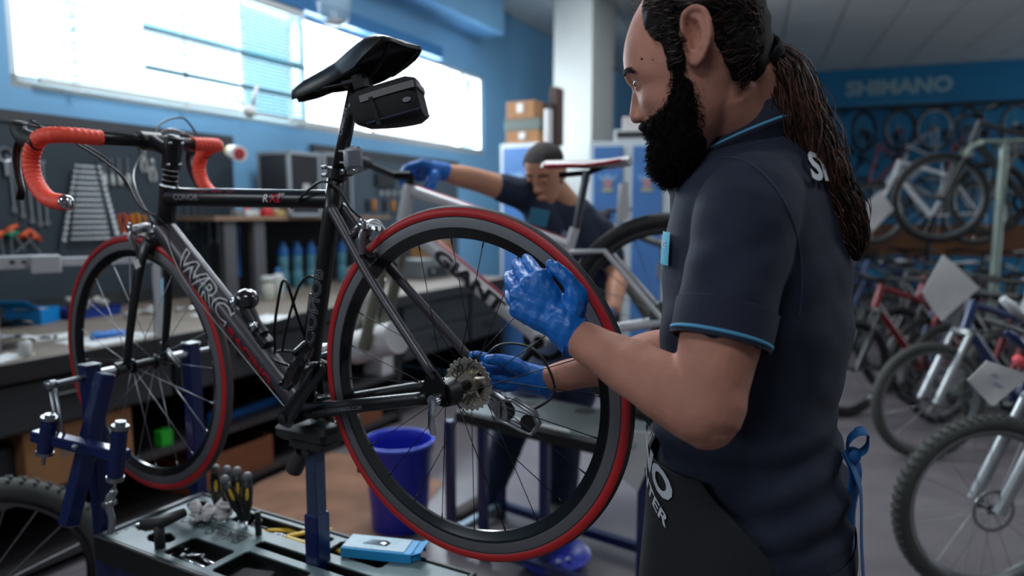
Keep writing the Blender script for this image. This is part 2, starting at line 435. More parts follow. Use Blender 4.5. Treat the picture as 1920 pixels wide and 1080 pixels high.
def circ_pts(c, r, n=64, y=None): return [V((c[0] + r * cos(2 * pi * i / n), c[1], c[2] + r * sin(2 * pi * i / n))) for i in range(n)]
def wheel(root, name, c, R, w, mats, nsp=20, hubw=.05, rimd=.03, stripe=None, track=None, tread=False, spoke_objs=True, X=None, n=96, sp_r=.0009, hub_m=None, disc=False, rim_h=None):
    """rim is the part; tyre, spokes, hub are its sub-parts"""
    m_tyre, m_rim, m_sp = mats
    def mb():
        b = MB(); b.X = X; return b
    rr = R - w              # centre of tyre section
    ri = rr - w * .75       # outer edge of rim
    rw = min(w * .82, .013) if w < .02 else w * .55
    b = mb()
    prof = [(-rw, ri + .003), (-rw * 1.05, ri - min(.018, rimd * .5)), (-rw * .85, ri - rimd * .6), (-rw * .3, ri - rimd), (rw * .3, ri - rimd), (rw * .85, ri - rimd * .6), (rw * 1.05, ri - min(.018, rimd * .5)), (rw, ri + .003)]
    b.lathe(c, (0, 1, 0), prof, n=n, closed=True)
    rim = b.build(name, m_rim, root, smooth=True, auto=35)
    b = mb(); k = 14
    b.lathe(c, (0, 1, 0), [(w * sin(2 * pi * i / k), rr + w * 1.0 * cos(2 * pi * i / k)) for i in range(k)][::-1], n=n, closed=True)
    if tread:
        rnd = random.Random(3)
        for i in range(int(n * .9)):
            a = 2 * pi * i / int(n * .9)
            for yy in (-.62, -.22, .22, .62):
                rr_ = R * 1.0 - abs(yy) ** 2 * w * .55; aa = a + (.02 if abs(yy) > .5 else 0)
                p = V(c) + V((cos(aa) * rr_, yy * w, sin(aa) * rr_))
                b.box(p, (.008, w * .30, .011), Matrix(((-cos(aa), 0, -sin(aa)), (0, 1, 0), (-sin(aa), 0, cos(aa)))).to_3x3() if False else frame((cos(aa), 0, sin(aa)), (0, 1, 0)))
    b.build('tyre', m_tyre, rim, smooth=True, auto=40)
    if stripe:
        for s in (-1, 1):
            b = mb(); seg = []
            for i in range(7):
                a = radians(50 + i * 11.5); seg.append((s * (w + .0006) * sin(a), rr + (w + .0006) * cos(a)))
            seg2 = [(h * .93, rr + (r_ - rr) * .93) for h, r_ in seg][::-1]
            pr = seg + seg2
            if s > 0: pr = pr[::-1]
            b.lathe(c, (0, 1, 0), pr, n=n, closed=True); b.build('tyre_stripe', stripe, rim, smooth=True, auto=50)
    if track:
        for s in (-1, 1):
            b = mb(); pr = [(s * rw * 1.03, ri + .001), (s * (rw * 1.06 + .0004), ri - .003), (s * (rw * 1.06 + .0004), ri - .017), (s * rw * .8, ri - .019), (s * rw * .8, ri)]
            if s > 0: pr = pr[::-1]
            b.lathe(c, (0, 1, 0), pr, n=n, closed=True); b.build('brake_track', track, rim, smooth=True, auto=40)
    if not track and rim_h:
        for s in (-1, 1):
            b = mb(); pr = [(s * rw * 1.1, ri), (s * rw * 1.1, ri - .006), (s * rw * .8, ri - .007), (s * rw * .8, ri)]
            if s > 0: pr = pr[::-1]
            b.lathe(c, (0, 1, 0), pr, n=n, closed=True); b.build('rim_band', rim_h, rim, smooth=True, auto=40)
    ro = ri - rimd * .98; hr = .016 if hubw < .055 else .022
    sb = None
    for i in range(nsp):
        s = 1 if i % 2 else -1
        a = 2 * pi * i / nsp; da = (.35 if (i // 2) % 2 else -.35) if hubw > .055 else .0
        p0 = V(c) + V((cos(a + da) * hr, s * hubw * .62, sin(a + da) * hr)); p1 = V(c) + V((cos(a) * ro, s * .002, sin(a) * ro))
        if spoke_objs:
            b = mb(); b.cyl(p0, p1, sp_r, n=5); b.cyl(p1 - (p1 - p0).normalized() * .012, p1, sp_r * 1.8, n=5); b.build('spoke', m_sp, rim, smooth=True)
        else:
            sb = sb or mb(); sb.cyl(p0, p1, sp_r, n=4, cap=False)
    if sb: sb.build('spokes', m_sp, rim, kind='stuff')
    b = mb(); h = hubw
    b.lathe(V(c) - V((0, h, 0)), (0, 1, 0), [(0, .006), (h * .12, .009), (h * .3, .011), (h * .34, hr + .003), (h * .42, hr + .003), (h * .5, .012), (h * 1.0, .011), (h * 1.5, .012), (h * 1.58, hr + .003), (h * 1.66, hr + .003), (h * 1.7, .011), (h * 1.9, .009), (h * 2, .006)], n=20)
    b.build('hub', hub_m or M_blk, rim, smooth=True, auto=40)
    if disc:
        b = mb(); y = h * .8
        b.lathe(V(c) + V((0, y, 0)), (0, 1, 0), [(0, .08), (.002, .08), (.002, .066), (0, .066)], n=40, closed=True)
        for i in range(6):
            a = i * pi / 3; b.cyl(V(c) + V((0, y + .001, 0)), V(c) + V((cos(a) * .068, y + .001, sin(a) * .068)), .003, n=4)
        b.build('brake_disc', M_alu, rim)
    return rim
def stube(b, p, q, r0, r1=None, ry0=None, ry1=None, n=16, k=6, up=(0, 1, 0)):
    """frame tube from p to q; r = half width along y, ry = half height in the plane"""
    p = V(p); q = V(q); r1 = r1 or r0; ry0 = ry0 or r0; ry1 = ry1 or r1
    b.tube([p.lerp(q, i / k) for i in range(k + 1)], [r0 + (r1 - r0) * i / k for i in range(k + 1)], n=n, ry=[ry0 + (ry1 - ry0) * i / k for i in range(k + 1)], up=up)
    return b
# ---------------------------------------------------------------- the road bicycle in the stand
MBIKE = Matrix.Translation(V((-.09199, 1.23784, CAMZ - .31936))) @ Euler((-.02846, .06583, 2.62435), 'XYZ').to_matrix().to_4x4()
bk = thing('road_bicycle', 'black road bicycle with orange bar tape and red striped tyres in the repair stand', 'bicycle', M=MBIKE)
BB = V((.418, 0, -.073)); SCl = V((.272, 0, .372)); STt = V((.258, 0, .418)); HT = V((.793, 0, .437)); HB = V((.838, 0, .312)); FH = V((.985, 0, 0)); RH = V((0, 0, 0))
RW = .334
wheel(bk, 'rear_wheel', (0, 0, 0), RW, .0125, (M_rub, M_rimblk, M_blk), 24, .062, .037, M_redtyre, M_track, n=128)
wheel(bk, 'front_wheel', (.985, 0, 0), RW, .0125, (M_rub, M_rimblk, M_alu), 20, .048, .036, M_redtyre, M_track, n=128)
b = MB()
stube(b, HB + V((.0, 0, .02)) + (HT - HB) * .05, BB, (.024), .025, .032, .029)                    # down tube
b.build('down_tube', M_graph, bk, smooth=True, auto=40, label='graphite grey down tube with large white outlined lettering')
b = MB(); stube(b, SCl + V((.0, 0, -.006)), HT + (HB - HT) * .20, .017, .02, .0185, .022); b.build('top_tube', M_carbon, bk, smooth=True, auto=40)
b = MB(); stube(b, BB, STt, .019, .0175); b.build('seat_tube', M_carbon, bk, smooth=True)
b = MB(); b.tube([HT, HT.lerp(HB, .5), HB], [.022, .02, .024], n=20, up=(0, 1, 0)); b.lathe(HB - (HT - HB).normalized() * .004, HT - HB, [(0, .025), (.008, .026), (.01, .023)], n=20)
b.build('head_tube', M_carbon, bk, smooth=True, auto=40)
b = MB(); b.cyl(BB - V((0, .036, 0)), BB + V((0, .036, 0)), .026, n=24); b.cyl(BB - V((0, .05, 0)), BB + V((0, .05, 0)), .02, n=24); b.build('bottom_bracket', M_carbon, bk, smooth=True, auto=40)
for s in (-1, 1):
    b = MB(); d = V((.0, s * .066, 0))
    P = catmull([BB + V((-.02, s * .022, .002)), V((.33, s * .034, -.060)), V((.2, s * .05, -.036)), V((.03, s * .066, -.006))], 5)
    b.tube(P, [.011] * len(P), n=12, ry=[.018 - .006 * i / len(P) for i in range(len(P))], up=(0, 1, 0)); b.build('chainstay', M_carbon, bk, smooth=True)
    b = MB(); P = catmull([SCl + V((.0, s * .015, -.02)), V((.225, s * .022, .285)), V((.15, s * .040, .19)), V((.012, s * .064, .03))], 5)
    b.tube(P, [.008] * len(P), n=12, ry=[.0115 - .003 * i / len(P) for i in range(len(P))], up=(0, 1, 0)); b.build('seatstay', M_graph, bk, smooth=True)
    b = MB(); b.prism([(-.013, -.014), (.012, -.018), (.045, -.012), (.045, .004), (.026, .040), (.008, .046), (-.008, .022)], .007, Matrix.Translation(V((0, s * .066, 0))) @ mrot('X', pi / 2) @ Matrix.Scale(-1, 4, (0, 1, 0)) if False else Matrix.Translation(V((0, s * .066, 0))) @ mrot('X', pi / 2))
    b.build('dropout', M_blk, bk)
b = MB(); b.tube([V((.215, -.024, .29)), V((.218, 0, .305)), V((.215, .024, .29))], .009, n=10); b.build('stay_bridge', M_graph, bk, smooth=True)
# fork
for s in (-1, 1):
    b = MB(); P = catmull([V((.868, s * .018, .312)), V((.885, s * .034, .27)), V((.925, s * .046, .15)), V((.975, s * .050, .012))], 6)
    b.tube(P, [.009 - .003 * i / len(P) for i in range(len(P))], n=12, ry=[.020 - .009 * i / len(P) for i in range(len(P))], up=(0, 1, 0)); b.build('fork_blade', M_carbon, bk, smooth=True)
    b = MB(); b.box((.888, s * .0440, .258), (.020, .004, .022), Euler((0, radians(20), 0)).to_matrix(), .001); b.build('fork_sticker', M_whitepaint, bk)
b = MB(); b.ball((.862, 0, .315), (.026, .030, .022)); b.build('fork_crown', M_carbon, bk, smooth=True)
# headset spacers, stem, handlebar
ST0 = HT + (HT - HB).normalized() * .004; up_ = (HT - HB).normalized()
b = MB()
for i in range(3): b.cyl(ST0 + up_ * (.012 * i), ST0 + up_ * (.012 * i + .0105), .0175, n=20)
b.build('headset_spacer', M_blk, bk, smooth=True, auto=40)
SB = ST0 + up_ * .075
BC = V((.850, 0, .548))
b = MB(); b.cyl(ST0 + up_ * .037, ST0 + up_ * .112, .021, n=20); b.cyl(ST0 + up_ * .112, ST0 + up_ * .116, .017, .012, n=20)
b.tube([SB, SB.lerp(BC, .5), BC - (BC - SB).normalized() * .012], [.017, .015, .02], n=14, up=(0, 1, 0))
b.cyl(BC - V((0, .024, 0)), BC + V((0, .024, 0)), .0225, n=24)
b.build('stem', M_blkp, bk, smooth=True, auto=40)
b = MB()
for y in (-.015, .015):
    for z in (-.017, .017): b.cyl(BC + V((.006, y, z)), BC + V((.026, y, z)), .0035, n=8)
for q in (.045, .095): b.cyl(ST0 + up_ * q + V((-.020, -.006, 0)), ST0 + up_ * q + V((-.026, -.006, 0)), .004, n=8); b.cyl(ST0 + up_ * q + V((-.018, .02, 0)), ST0 + up_ * q + V((-.024, .024, 0)), .004, n=8)
b.build('stem_bolt', M_chrome, bk, smooth=True)
text_on('stem_lettering', 'WRC', lambda x, y: BC + V((-.0228 * cos(y * 30), -x, .0228 * sin(y * 30))) if False else BC + V((-.0231, -x, y)), M_greydecal, bk, size=.011)
b = MB(); b.cyl(BC - V((0, .125, 0)), BC + V((0, .125, 0)), .0145, n=20); b.build('handlebar', M_carbon, bk, smooth=True)
def drop_pts(s):
    return catmull([BC + V((0, s * .115, 0)), BC + V((.002, s * .165, .002)), BC + V((.012, s * .196, .003)), BC + V((.045, s * .207, .004)), BC + V((.082, s * .209, -.006)), BC + V((.112, s * .210, -.040)), BC + V((.105, s * .211, -.088)), BC + V((.062, s * .212, -.128)), BC + V((.005, s * .213, -.142)), BC + V((-.012, s * .213, -.143))], 7)
for s in (1, -1):
    P = drop_pts(s); b = MB(); m_ = len(P)
    # wound tape: slight ridges
    Q = []; rr_ = []
    L_ = [0]
    for i in range(1, m_): L_.append(L_[-1] + (P[i] - P[i - 1]).length)
    k = int(L_[-1] / .0032)
    for i in range(k + 1):
        d = L_[-1] * i / k; j = max(q for q in range(m_) if L_[q] <= d + 1e-9); j = min(j, m_ - 2)
        Q.append(P[j].lerp(P[j + 1], (d - L_[j]) / (L_[j + 1] - L_[j]))); rr_.append(.0166 + (.0009 if (i % 4) < 2 else 0) + (.0005 if i % 4 == 0 else 0))
    b.tube(Q, rr_, n=16); b.build('bar_tape', M_tape_red, bk, smooth=True, label='orange red wound bar tape')
    e = P[-1]; b = MB(); b.lathe(e + V((.002, 0, 0)), (-1, 0, 0), [(0, .016), (.004, .0165), (.008, .013), (.011, .006)], n=16); b.build('bar_plug', M_chrome, bk, smooth=True)
    # brake hood and lever
    h0 = BC + V((.100, s * .211, .0)); b = MB()
    P = catmull([h0 + V((-.03, 0, -.006)), h0 + V((.0, 0, .002)), h0 + V((.035, -s * .003, .012)), h0 + V((.052, -s * .004, .032)), h0 + V((.050, -s * .004, .05))], 5)
    n_ = len(P); b.tube(P, [.016 - .001 * sin(i / n_ * pi) for i in range(n_ - 2)] + [.019, .011], n=14, ry=[.019 + .004 * (i / n_) for i in range(n_ - 2)] + [.020, .012]); b.build('brake_hood', M_rubblk, bk, smooth=True)
    b = MB(); P = catmull([h0 + V((.045, 0, .006)), h0 + V((.060, s * .003, -.02)), h0 + V((.058, s * .008, -.06)), h0 + V((.040, s * .014, -.105)), h0 + V((.046, s * .016, -.125))], 5)
    b.tube(P, .0035, n=8, ry=.009, up=(1, 0, 0)); b.build('brake_lever', M_blk, bk, smooth=True)
# cables
cab = lambda name, pts, r=.0025, m=M_cable: (lambda bb: bb.tube(catmull(pts, 7), r, n=8).build(name, m, bk, smooth=True))(MB())
cab('brake_cable', [BC + V((.10, .205, .045)), BC + V((.12, .16, .030)), BC + V((.09, .06, -.03)), BC + V((.05, .02, -.13)), V((.87, .006, .37)), V((.88, .0, .345))])
cab('gear_cable', [BC + V((.11, .205, .035)), BC + V((.10, .15, .02)), BC + V((.055, .05, -.07)), BC + V((.0, .045, -.15)), V((.80, .03, .36)), V((.79, .022, .34))])
cab('gear_cable', [BC + V((.11, -.205, .035)), BC + V((.11, -.12, .05)), BC + V((.09, -.02, -.04)), BC + V((.03, .03, -.11)), V((.82, .03, .35))], .0025, M_cabgrey)
cab('brake_cable', [BC + V((.10, -.205, .045)), BC + V((.08, -.15, .08)), BC + V((.03, -.04, .03)), V((.80, -.02, .45)), V((.76, -.012, .402))])
cab('brake_cable', [V((.40, -.004, .357)), V((.34, .024, .375)), V((.285, .026, .40)), V((.245, .022, .39)), V((.222, .012, .345)), V((.208, .0, .325))], .0026)
cab('gear_cable', [V((.80, .024, .33)), V((.73, .031, .21)), V((.58, .030, .06)), V((.44, .024, -.078))], .0012, M_cabgrey)
cab('gear_cable', [V((.03, -.07, -.02)), V((-.03, -.078, .06)), V((-.115, -.082, .055)), V((-.15, -.080, -.02)), V((-.10, -.075, -.06))], .0025)
# seatpost, clamp, saddle
spd = (STt - BB).normalized(); PT = V((.192, 0, .572))
b = MB(); b.tube([STt - spd * .02, STt.lerp(PT, .5), PT], [.0135, .0135, .0125], n=18); b.build('seatpost', M_carbon, bk, smooth=True)
text_on('seatpost_lettering', 'CARBON', lambda x, y: STt.lerp(PT, .60) + (PT - STt).normalized() * x + V((y, .0138, y * .3)), M_greydecal, bk, size=.013)
b = MB(); b.cyl(STt - spd * .012, STt + spd * .008, .0205, n=20); b.box(STt + V((-.024, .0, -.002)), (.018, .026, .016), None, .003); b.build('seat_clamp', M_blkp, bk, smooth=True, auto=40)
b = MB(); b.cyl(STt + V((-.026, .016, 0)), STt + V((-.026, -.016, 0)), .005, n=8); b.cyl(STt + V((.017, .012, .012)), STt + V((.026, .014, .012)), .004, n=8); b.cyl(STt + V((.017, .012, -.004)), STt + V((.027, .014, -.004)), .004, n=8); b.build('clamp_bolt', M_chrome, bk, smooth=True)
b = MB(); b.box(PT + V((-.002, 0, .008)), (.04, .045, .018), None, .005); b.cyl(PT + V((-.012, .0, -.004)), PT + V((-.012, 0, .022)), .004, n=8); b.build('saddle_clamp', M_blk, bk, smooth=True, auto=40)
# saddle shell
sec = [(.354, .008, .582, .008), (.344, .018, .594, .020), (.31, .022, .605, .030), (.26, .024, .6155, .034), (.215, .031, .625, .038), (.175, .046, .636, .046), (.140, .058, .645, .052), (.112, .064, .648, .050), (.088, .064, .645, .036), (.070, .058, .636, .014), (.063, .044, .631, .007)]
rs = []
for (x, hw, z, dr) in sec:
    r_ = []
    for i in range(13):
        a = -1 + 2 * i / 12; yy = hw * sin(a * pi / 2); zz = z - dr * abs(a) ** 3 - (.004 if abs(a) < .1 and x < .30 else 0) * (.3) + (.008 * a * a if x < .12 else 0)
        r_.append(V((x, yy, zz)))
    for i in range(12, -1, -1):
        a = -1 + 2 * i / 12; yy = hw * .93 * sin(a * pi / 2); zz = z - .006 - dr * abs(a) ** 3 * .92 + (.008 * a * a if x < .12 else 0)
        r_.append(V((x, yy, zz)))
    rs.append(r_)
# resample along x
rs2 = []
for k in range(len(rs) - 1):
    for t in (0, .5):
        rs2.append([p.lerp(q, t) for p, q in zip(rs[k], rs[k + 1])])
rs2.append(rs[-1])
b = MB(); b.rings(rs2); b.build('saddle', mat('saddle cover', (30, 30, 32), .38, bump=.06, bscale=180), bk, smooth=True, auto=50)
for s in (-1, 1):
    b = MB(); b.tube(catmull([V((.325, s * .008, .592)), V((.29, s * .012, .582)), V((.24, s * .021, .578)), V((.15, s * .021, .580)), V((.10, s * .03, .60)), V((.07, s * .04, .625))], 5), .0035, n=8); b.build('saddle_rail', M_blk, bk, smooth=True)
# saddle bag (own thing: strapped on)
SBM = MBIKE @ Matrix.Translation(V((.112, 0, .534))) @ mrot('Z', radians(26)) @ mrot('Y', radians(10))
bag = thing('saddle_bag', 'small black wedge saddle bag with grey reflective band strapped under the saddle', 'bag', M=SBM)
M_bag = mat('bag fabric', (26, 26, 28), .8, bump=.25, bscale=500)
b = MB(); rs = []
for i in range(9):
    t = i / 8; x = .068 - .128 * t; hw = .030 + .016 * sin(min(1, t * 1.3) * pi / 2); z0 = -.033 - .017 * sin(t * pi * .55); z1 = .030 + .002 * t
    if i in (0, 8): hw *= .86; z0 += .006; z1 -= .006
    r_ = []
    for j in range(20):
        a = 2 * pi * j / 20; cx_ = abs(cos(a)) ** .45 * (1 if cos(a) > 0 else -1); sz = abs(sin(a)) ** .45 * (1 if sin(a) > 0 else -1)
        r_.append(V((x, hw * cx_, (z0 + z1) / 2 + (z1 - z0) / 2 * sz)))
    rs.append(r_)
b.rings(rs); b.build('bag_body', M_bag, bag, smooth=True, auto=60)
def bag_side(y_off, za, zb, x0=.045, x1=-.06):
    r_ = []
    for i in range(7):
        t = i / 6; x = x0 + (x1 - x0) * t; tt = (.068 - x) / .128; hw = .030 + .016 * sin(min(1, tt * 1.3) * pi / 2)
        r_.append((V((x, hw + y_off, za)), V((x, hw + y_off, zb))))
    return r_
for s in (1, -1):
    b = MB(); q = bag_side(.0022, .004, .016)
    for i in range(6):
        A, B_ = q[i]; C, D = q[i + 1]; f = lambda p: V((p.x, s * p.y, p.z)); g = lambda p: V((p.x, s * (p.y - .003), p.z))
        b.add([f(A), f(B_), f(D), f(C), g(A), g(B_), g(D), g(C)], [(0, 1, 2, 3), (4, 7, 6, 5), (0, 3, 7, 4), (1, 5, 6, 2)])
    b.build('reflective_band', mat('reflective grey', (120, 116, 116), .5), bag)
    b = MB(); q = bag_side(.0016, -.036, -.033)
    for i in range(6):
        A, B_ = q[i]; C, D = q[i + 1]; b.quad(V((A.x, s * A.y, A.z)), V((B_.x, s * B_.y, B_.z)), V((D.x, s * D.y, D.z)), V((C.x, s * C.y, C.z)))
    b.build('piping', mat('dark blue piping', (24, 34, 62), .6), bag)
b = MB(); b.cyl((-.0615, 0, .010), (-.062, 0, .0101), .001, n=6); b.box((-.062, 0, .010), (.004, .07, .012), None, .001); b.build('reflective_band', mat('reflective grey', (0, 0, 0)), bag)
b = MB(); b.box((.022, .0425, -.018), (.009, .003, .052), Euler((0, .06, 0)).to_matrix(), .001); b.cyl((.022, .043, .004), (.022, .0455, .004), .003, n=8); b.build('zip_pull', M_blkp, bag)
b = MB(); b.box((.04, 0, .045), (.03, .05, .04), None, .008); b.box((.065, 0, .0), (.025, .03, .02), None, .004); b.build('strap', M_blkp, bag)
b = MB(); b.prism([(.008 * cos(a * pi / 6), .0045 * sin(a * pi / 6)) for a in range(12)], .001, Matrix.Translation(V((-.040, .0474, -.014))) @ mrot('X', pi / 2)); b.build('logo', M_greydecal, bag)
# rear reflector clamped on the seat post
RM_ = MBIKE @ Matrix.Translation(V((.203, .012, .440))) @ mrot('Z', radians(-38)) @ mrot('Y', radians(-16))
rf = thing('reflector', 'small pale grey rectangular light strapped to the seat post', 'light', M=RM_)
b = MB(); b.box((0, 0, 0), (.018, .036, .043), None, .006); b.build('lens', mat('frosted plastic', (176, 178, 188), .3), rf, smooth=True, auto=60)
b = MB(); b.box((-.0095, 0, 0), (.003, .024, .030), None, .004); b.build('lens_ring', mat('frosted plastic dim', (140, 142, 154), .3), rf)
b = MB()
for z in (-.012, .010): b.tube([V((.008, .0, z)), V((.020, .018, z)), V((.036, .022, z - .002)), V((.048, .014, z - .002))], .0022, n=8)
b.build('bracket', mat('bracket grey', (160, 162, 170), .4), rf, smooth=True)
# brakes (rear, front)
def brake(c, d, y=0):
    """dual pivot caliper at c; d = +1 faces backwards"""
    o = MB(); o.tube(catmull([c + V((-d * .012, -.032, -.045)), c + V((-d * .016, -.034, -.012)), c + V((-d * .016, -.012, .010)), c + V((-d * .016, .016, .008)), c + V((-d * .014, .036, .0))], 5), .006, n=10, ry=.008, up=(1, 0, 0))
    o.tube(catmull([c + V((-d * .012, .032, -.045)), c + V((-d * .018, .035, -.012)), c + V((-d * .020, .020, .006)), c + V((-d * .020, -.012, .002))], 5), .006, n=10, ry=.009, up=(1, 0, 0))
    o.cyl(c + V((-d * .010, .020, .0)), c + V((-d * .030, .020, .0)), .009, n=14)
    o.cyl(c + V((.01 * d, 0, 0)), c + V((-d * .032, 0, 0)), .005, n=10)
    q = o.build('brake_caliper', M_alu, bk, smooth=True, auto=50)
    o = MB()
    for s in (-1, 1): o.box(c + V((-d * .012, s * .018, -.05)), (.05, .007, .011), None, .002)
    o.build('brake_pad', M_blkp, q)
    o = MB(); o.cyl(c + V((-d * .022, .036, .004)), c + V((-d * .016, .036, .020)), .004, n=8); o.box(c + V((-d * .02, .034, .008)), (.022, .012, .02), None, .004); o.cyl(c + V((-d * .030, .020, 0)), c + V((-d * .034, .02, 0)), .0055, n=10); o.build('cable_anchor', M_chrome, q, smooth=True, auto=50)
brake(V((.196, 0, .302)), 1)
brake(V((.895, 0, .338)), -1)
# crankset: crank arms, chainring, pedals
CA0 = BB + V((-.020, .070, -.0)); ca = V((.262, .080, .055)); dcr = (ca - CA0).normalized()
ca = CA0 + dcr * .165
b = MB(); P = [CA0 - dcr * .018, CA0 - dcr * .008, CA0 + dcr * .03, CA0 + dcr * .09, ca, ca + dcr * .012]; b.tube(P, [.006, .010, .009, .008, .0085, .004], n=14, ry=[.012, .021, .019, .014, .016, .008], up=(0, 1, 0)); b.build('crank_arm', mat('crank carbon', (30, 30, 34), .3, .3, coat=.6), bk, smooth=True, label='left crank arm pointing up towards the rear wheel')
b = MB(); b.cyl(CA0 + V((0, .006, 0)), CA0 + V((0, .0125, 0)), .012, n=18); b.cyl(CA0 + V((0, .0125, 0)), CA0 + V((0, .0130, 0)), .009, .008, n=18); b.build('crank_bolt', M_blkp, bk, smooth=True, auto=40)
cb_ = BB + V((.02, -.07, 0)) - dcr * .165; cb_.y = -.082
b = MB(); b.tube([BB + V((0, -.06, 0)), (BB + cb_) / 2 + V((0, -.036, 0)), cb_], [.009, .008, .008], n=12, ry=[.02, .014, .015], up=(0, 1, 0)); b.build('crank_arm', M_blk, bk, smooth=True)
for (R_, y_) in ((.096, -.048), (.076, -.042)):
    b = MB(); out = []
    nt_ = int(R_ * 500)
    for i in range(nt_ * 4):
        a = 2 * pi * i / (nt_ * 4); r_ = R_ - (.004 if i % 4 in (2, 3) else 0); out.append((cos(a) * r_, sin(a) * r_))
    k = len(out)
    M_ = Matrix.Translation(BB + V((0, y_, 0))) @ mrot('X', pi / 2)
    vs = [M_ @ V((x, y, z)) for z in (-.0012, .0012) for x, y in out] + [M_ @ V((x * .8, y * .8, z)) for z in (-.0012, .0012) for x, y in out]
    fs = []
    for i in range(k):
        j = (i + 1) % k; fs += [(i, j, k + j, k + i), (2 * k + j, 2 * k + i, 3 * k + i, 3 * k + j), (j, i, 2 * k + i, 2 * k + j), (k + i, k + j, 3 * k + j, 3 * k + i)]
    b.add(vs, fs)
    for i in range(5):
        a = i * 2 * pi / 5 + .4; b.cyl(BB + V((0, y_ - .004, 0)), BB + V((cos(a) * R_ * .82, y_, sin(a) * R_ * .82)), .006, n=6)
    b.build('chainring', M_blk, bk)
def pedal(c, s, lab=None):
    M_ = Matrix.Translation(c) @ mrot('Y', radians(52)) @ mrot('X', radians(-22 * s))
    o = MB(); o.X = M_
    out = [(-.050, -.022), (-.040, -.030), (.005, -.033), (.035, -.026), (.050, -.010), (.050, .010), (.035, .026), (.005, .033), (-.040, .030), (-.050, .022), (-.053, 0)]
    rs = []
    for z, k in ((-.010, .72), (-.006, .95), (.004, 1.), (.009, .9)): rs.append([V((x * k, y * k, z)) for x, y in out])
    o.rings(rs); q = o.build('pedal', mat('pedal gloss', (20, 20, 22), .2, coat=.6), bk, smooth=True, auto=40, label=lab)
    o = MB(); o.X = M_; o.box((-.046, 0, .012), (.012, .05, .010), None, .003); o.build('cleat_stop', M_blk, q)
    o = MB(); o.X = M_; o.tube([V((.030, -.024, .010)), V((.046, 0, .016)), V((.030, .024, .010))], .004, n=8); o.build('cleat_clip', M_blk, q, smooth=True, auto=40)
    o = MB(); o.X = M_; o.lathe((-.002, 0, .009), (0, 0, 1), [(0, .019), (.004, .017), (.005, .012)], n=18); o.lathe((-.002, 0, .0145), (0, 0, 1), [(0, .009), (.003, .007)], n=14); o.build('axle_cap', M_rimblk, q, smooth=True, auto=40)
    o = MB(); o.cyl(c - V((0, s * .045, 0)), c + V((0, s * .012, 0)), .006, n=10); o.build('axle', M_alu, q, smooth=True)
pedal(ca + V((.010, .048, .008)), 1)
pedal(cb_ + V((0, -.045, 0)), -1)
# front derailleur, cassette, rear derailleur, chain
b = MB(); b.box(BB + V((-.05, -.040, .115)), (.05, .016, .012), Euler((0, .3, 0)).to_matrix(), .003); b.box(BB + V((-.045, -.02, .13)), (.03, .03, .016), None, .003); b.cyl(BB + V((-.042, .018, .12)), BB + V((-.042, .026, .12)), .006, n=10); b.build('front_derailleur', M_alu, bk, smooth=True, auto=40)
cg = None
for i, R_ in enumerate((.052, .048, .044, .040, .036, .033, .030, .027, .025)):
    b = MB(); nt_ = int(R_ * 500); k = nt_ * 4; y_ = -.020 - i * .0036; out = []; CI = .80 if i < 5 else .6
    for j in range(k):
        a = 2 * pi * j / k + i * .1; r_ = R_ - (.0035 if j % 4 in (2, 3) else 0); out.append((cos(a) * r_, sin(a) * r_))
    M_ = Matrix.Translation(V((0, y_, 0))) @ mrot('X', pi / 2)
    vs = [M_ @ V((x, y, z)) for z in (-.0009, .0009) for x, y in out] + [M_ @ V((x * CI, y * CI, z)) for z in (-.0009, .0009) for x, y in out]; fs = []
    for u_ in range(k):
        v_ = (u_ + 1) % k; fs += [(u_, v_, k + v_, k + u_), (2 * k + v_, 2 * k + u_, 3 * k + u_, 3 * k + v_), (v_, u_, 2 * k + u_, 2 * k + v_), (k + u_, k + v_, 3 * k + v_, 3 * k + u_)]
    b.add(vs, fs)
    for q in range(5 if i < 5 else 0):
        a = q * 2 * pi / 5 + i * .15; b.tube([V((cos(a) * .018, y_, sin(a) * .018)), V((cos(a + .3) * R_ * .82, y_, sin(a + .3) * R_ * .82))], .0035, n=4, ry=.0012, up=(cos(a + pi / 2), 0, sin(a + pi / 2)))
    if cg is None:
        b.cyl((0, -.055, 0), (0, -.014, 0), .020, n=20)
        cg = b.build('cassette', M_cass, bk)
    else: b.build('sprocket', M_cass, cg)
b = MB(); b.tube(catmull([V((.0, -.062, -.018)), V((-.022, -.070, -.035)), V((-.045, -.072, -.052)), V((-.042, -.07, -.085))], 5), .009, n=10, ry=.013, up=(0, 1, 0))
b.box((-.030, -.076, -.052), (.045, .012, .035), Euler((0, .7, 0)).to_matrix(), .004)
rd = b.build('rear_derailleur', M_alu, bk, smooth=True, auto=45)
b = MB()
for s in (-.006, .006):
    P = [(-.040, -.040), (-.070, -.038), (-.112, -.060), (-.120, -.080), (-.105, -.100), (-.085, -.095), (-.060, -.085), (-.036, -.078)]
    b.tube([V((x, -.066 + s, z)) for x, z in P], .0035, n=8, closed=True)
b.build('derailleur_cage', M_alu, rd, smooth=True)
for (x, z) in ((-.052, -.060), (-.098, -.082)):
    b = MB(); b.lathe((x, -.0675, z), (0, 1, 0), [(0, .005), (.0005, .0185), (.0025, .0185), (.003, .005)], n=11); b.build('jockey_wheel', M_blkp, rd)
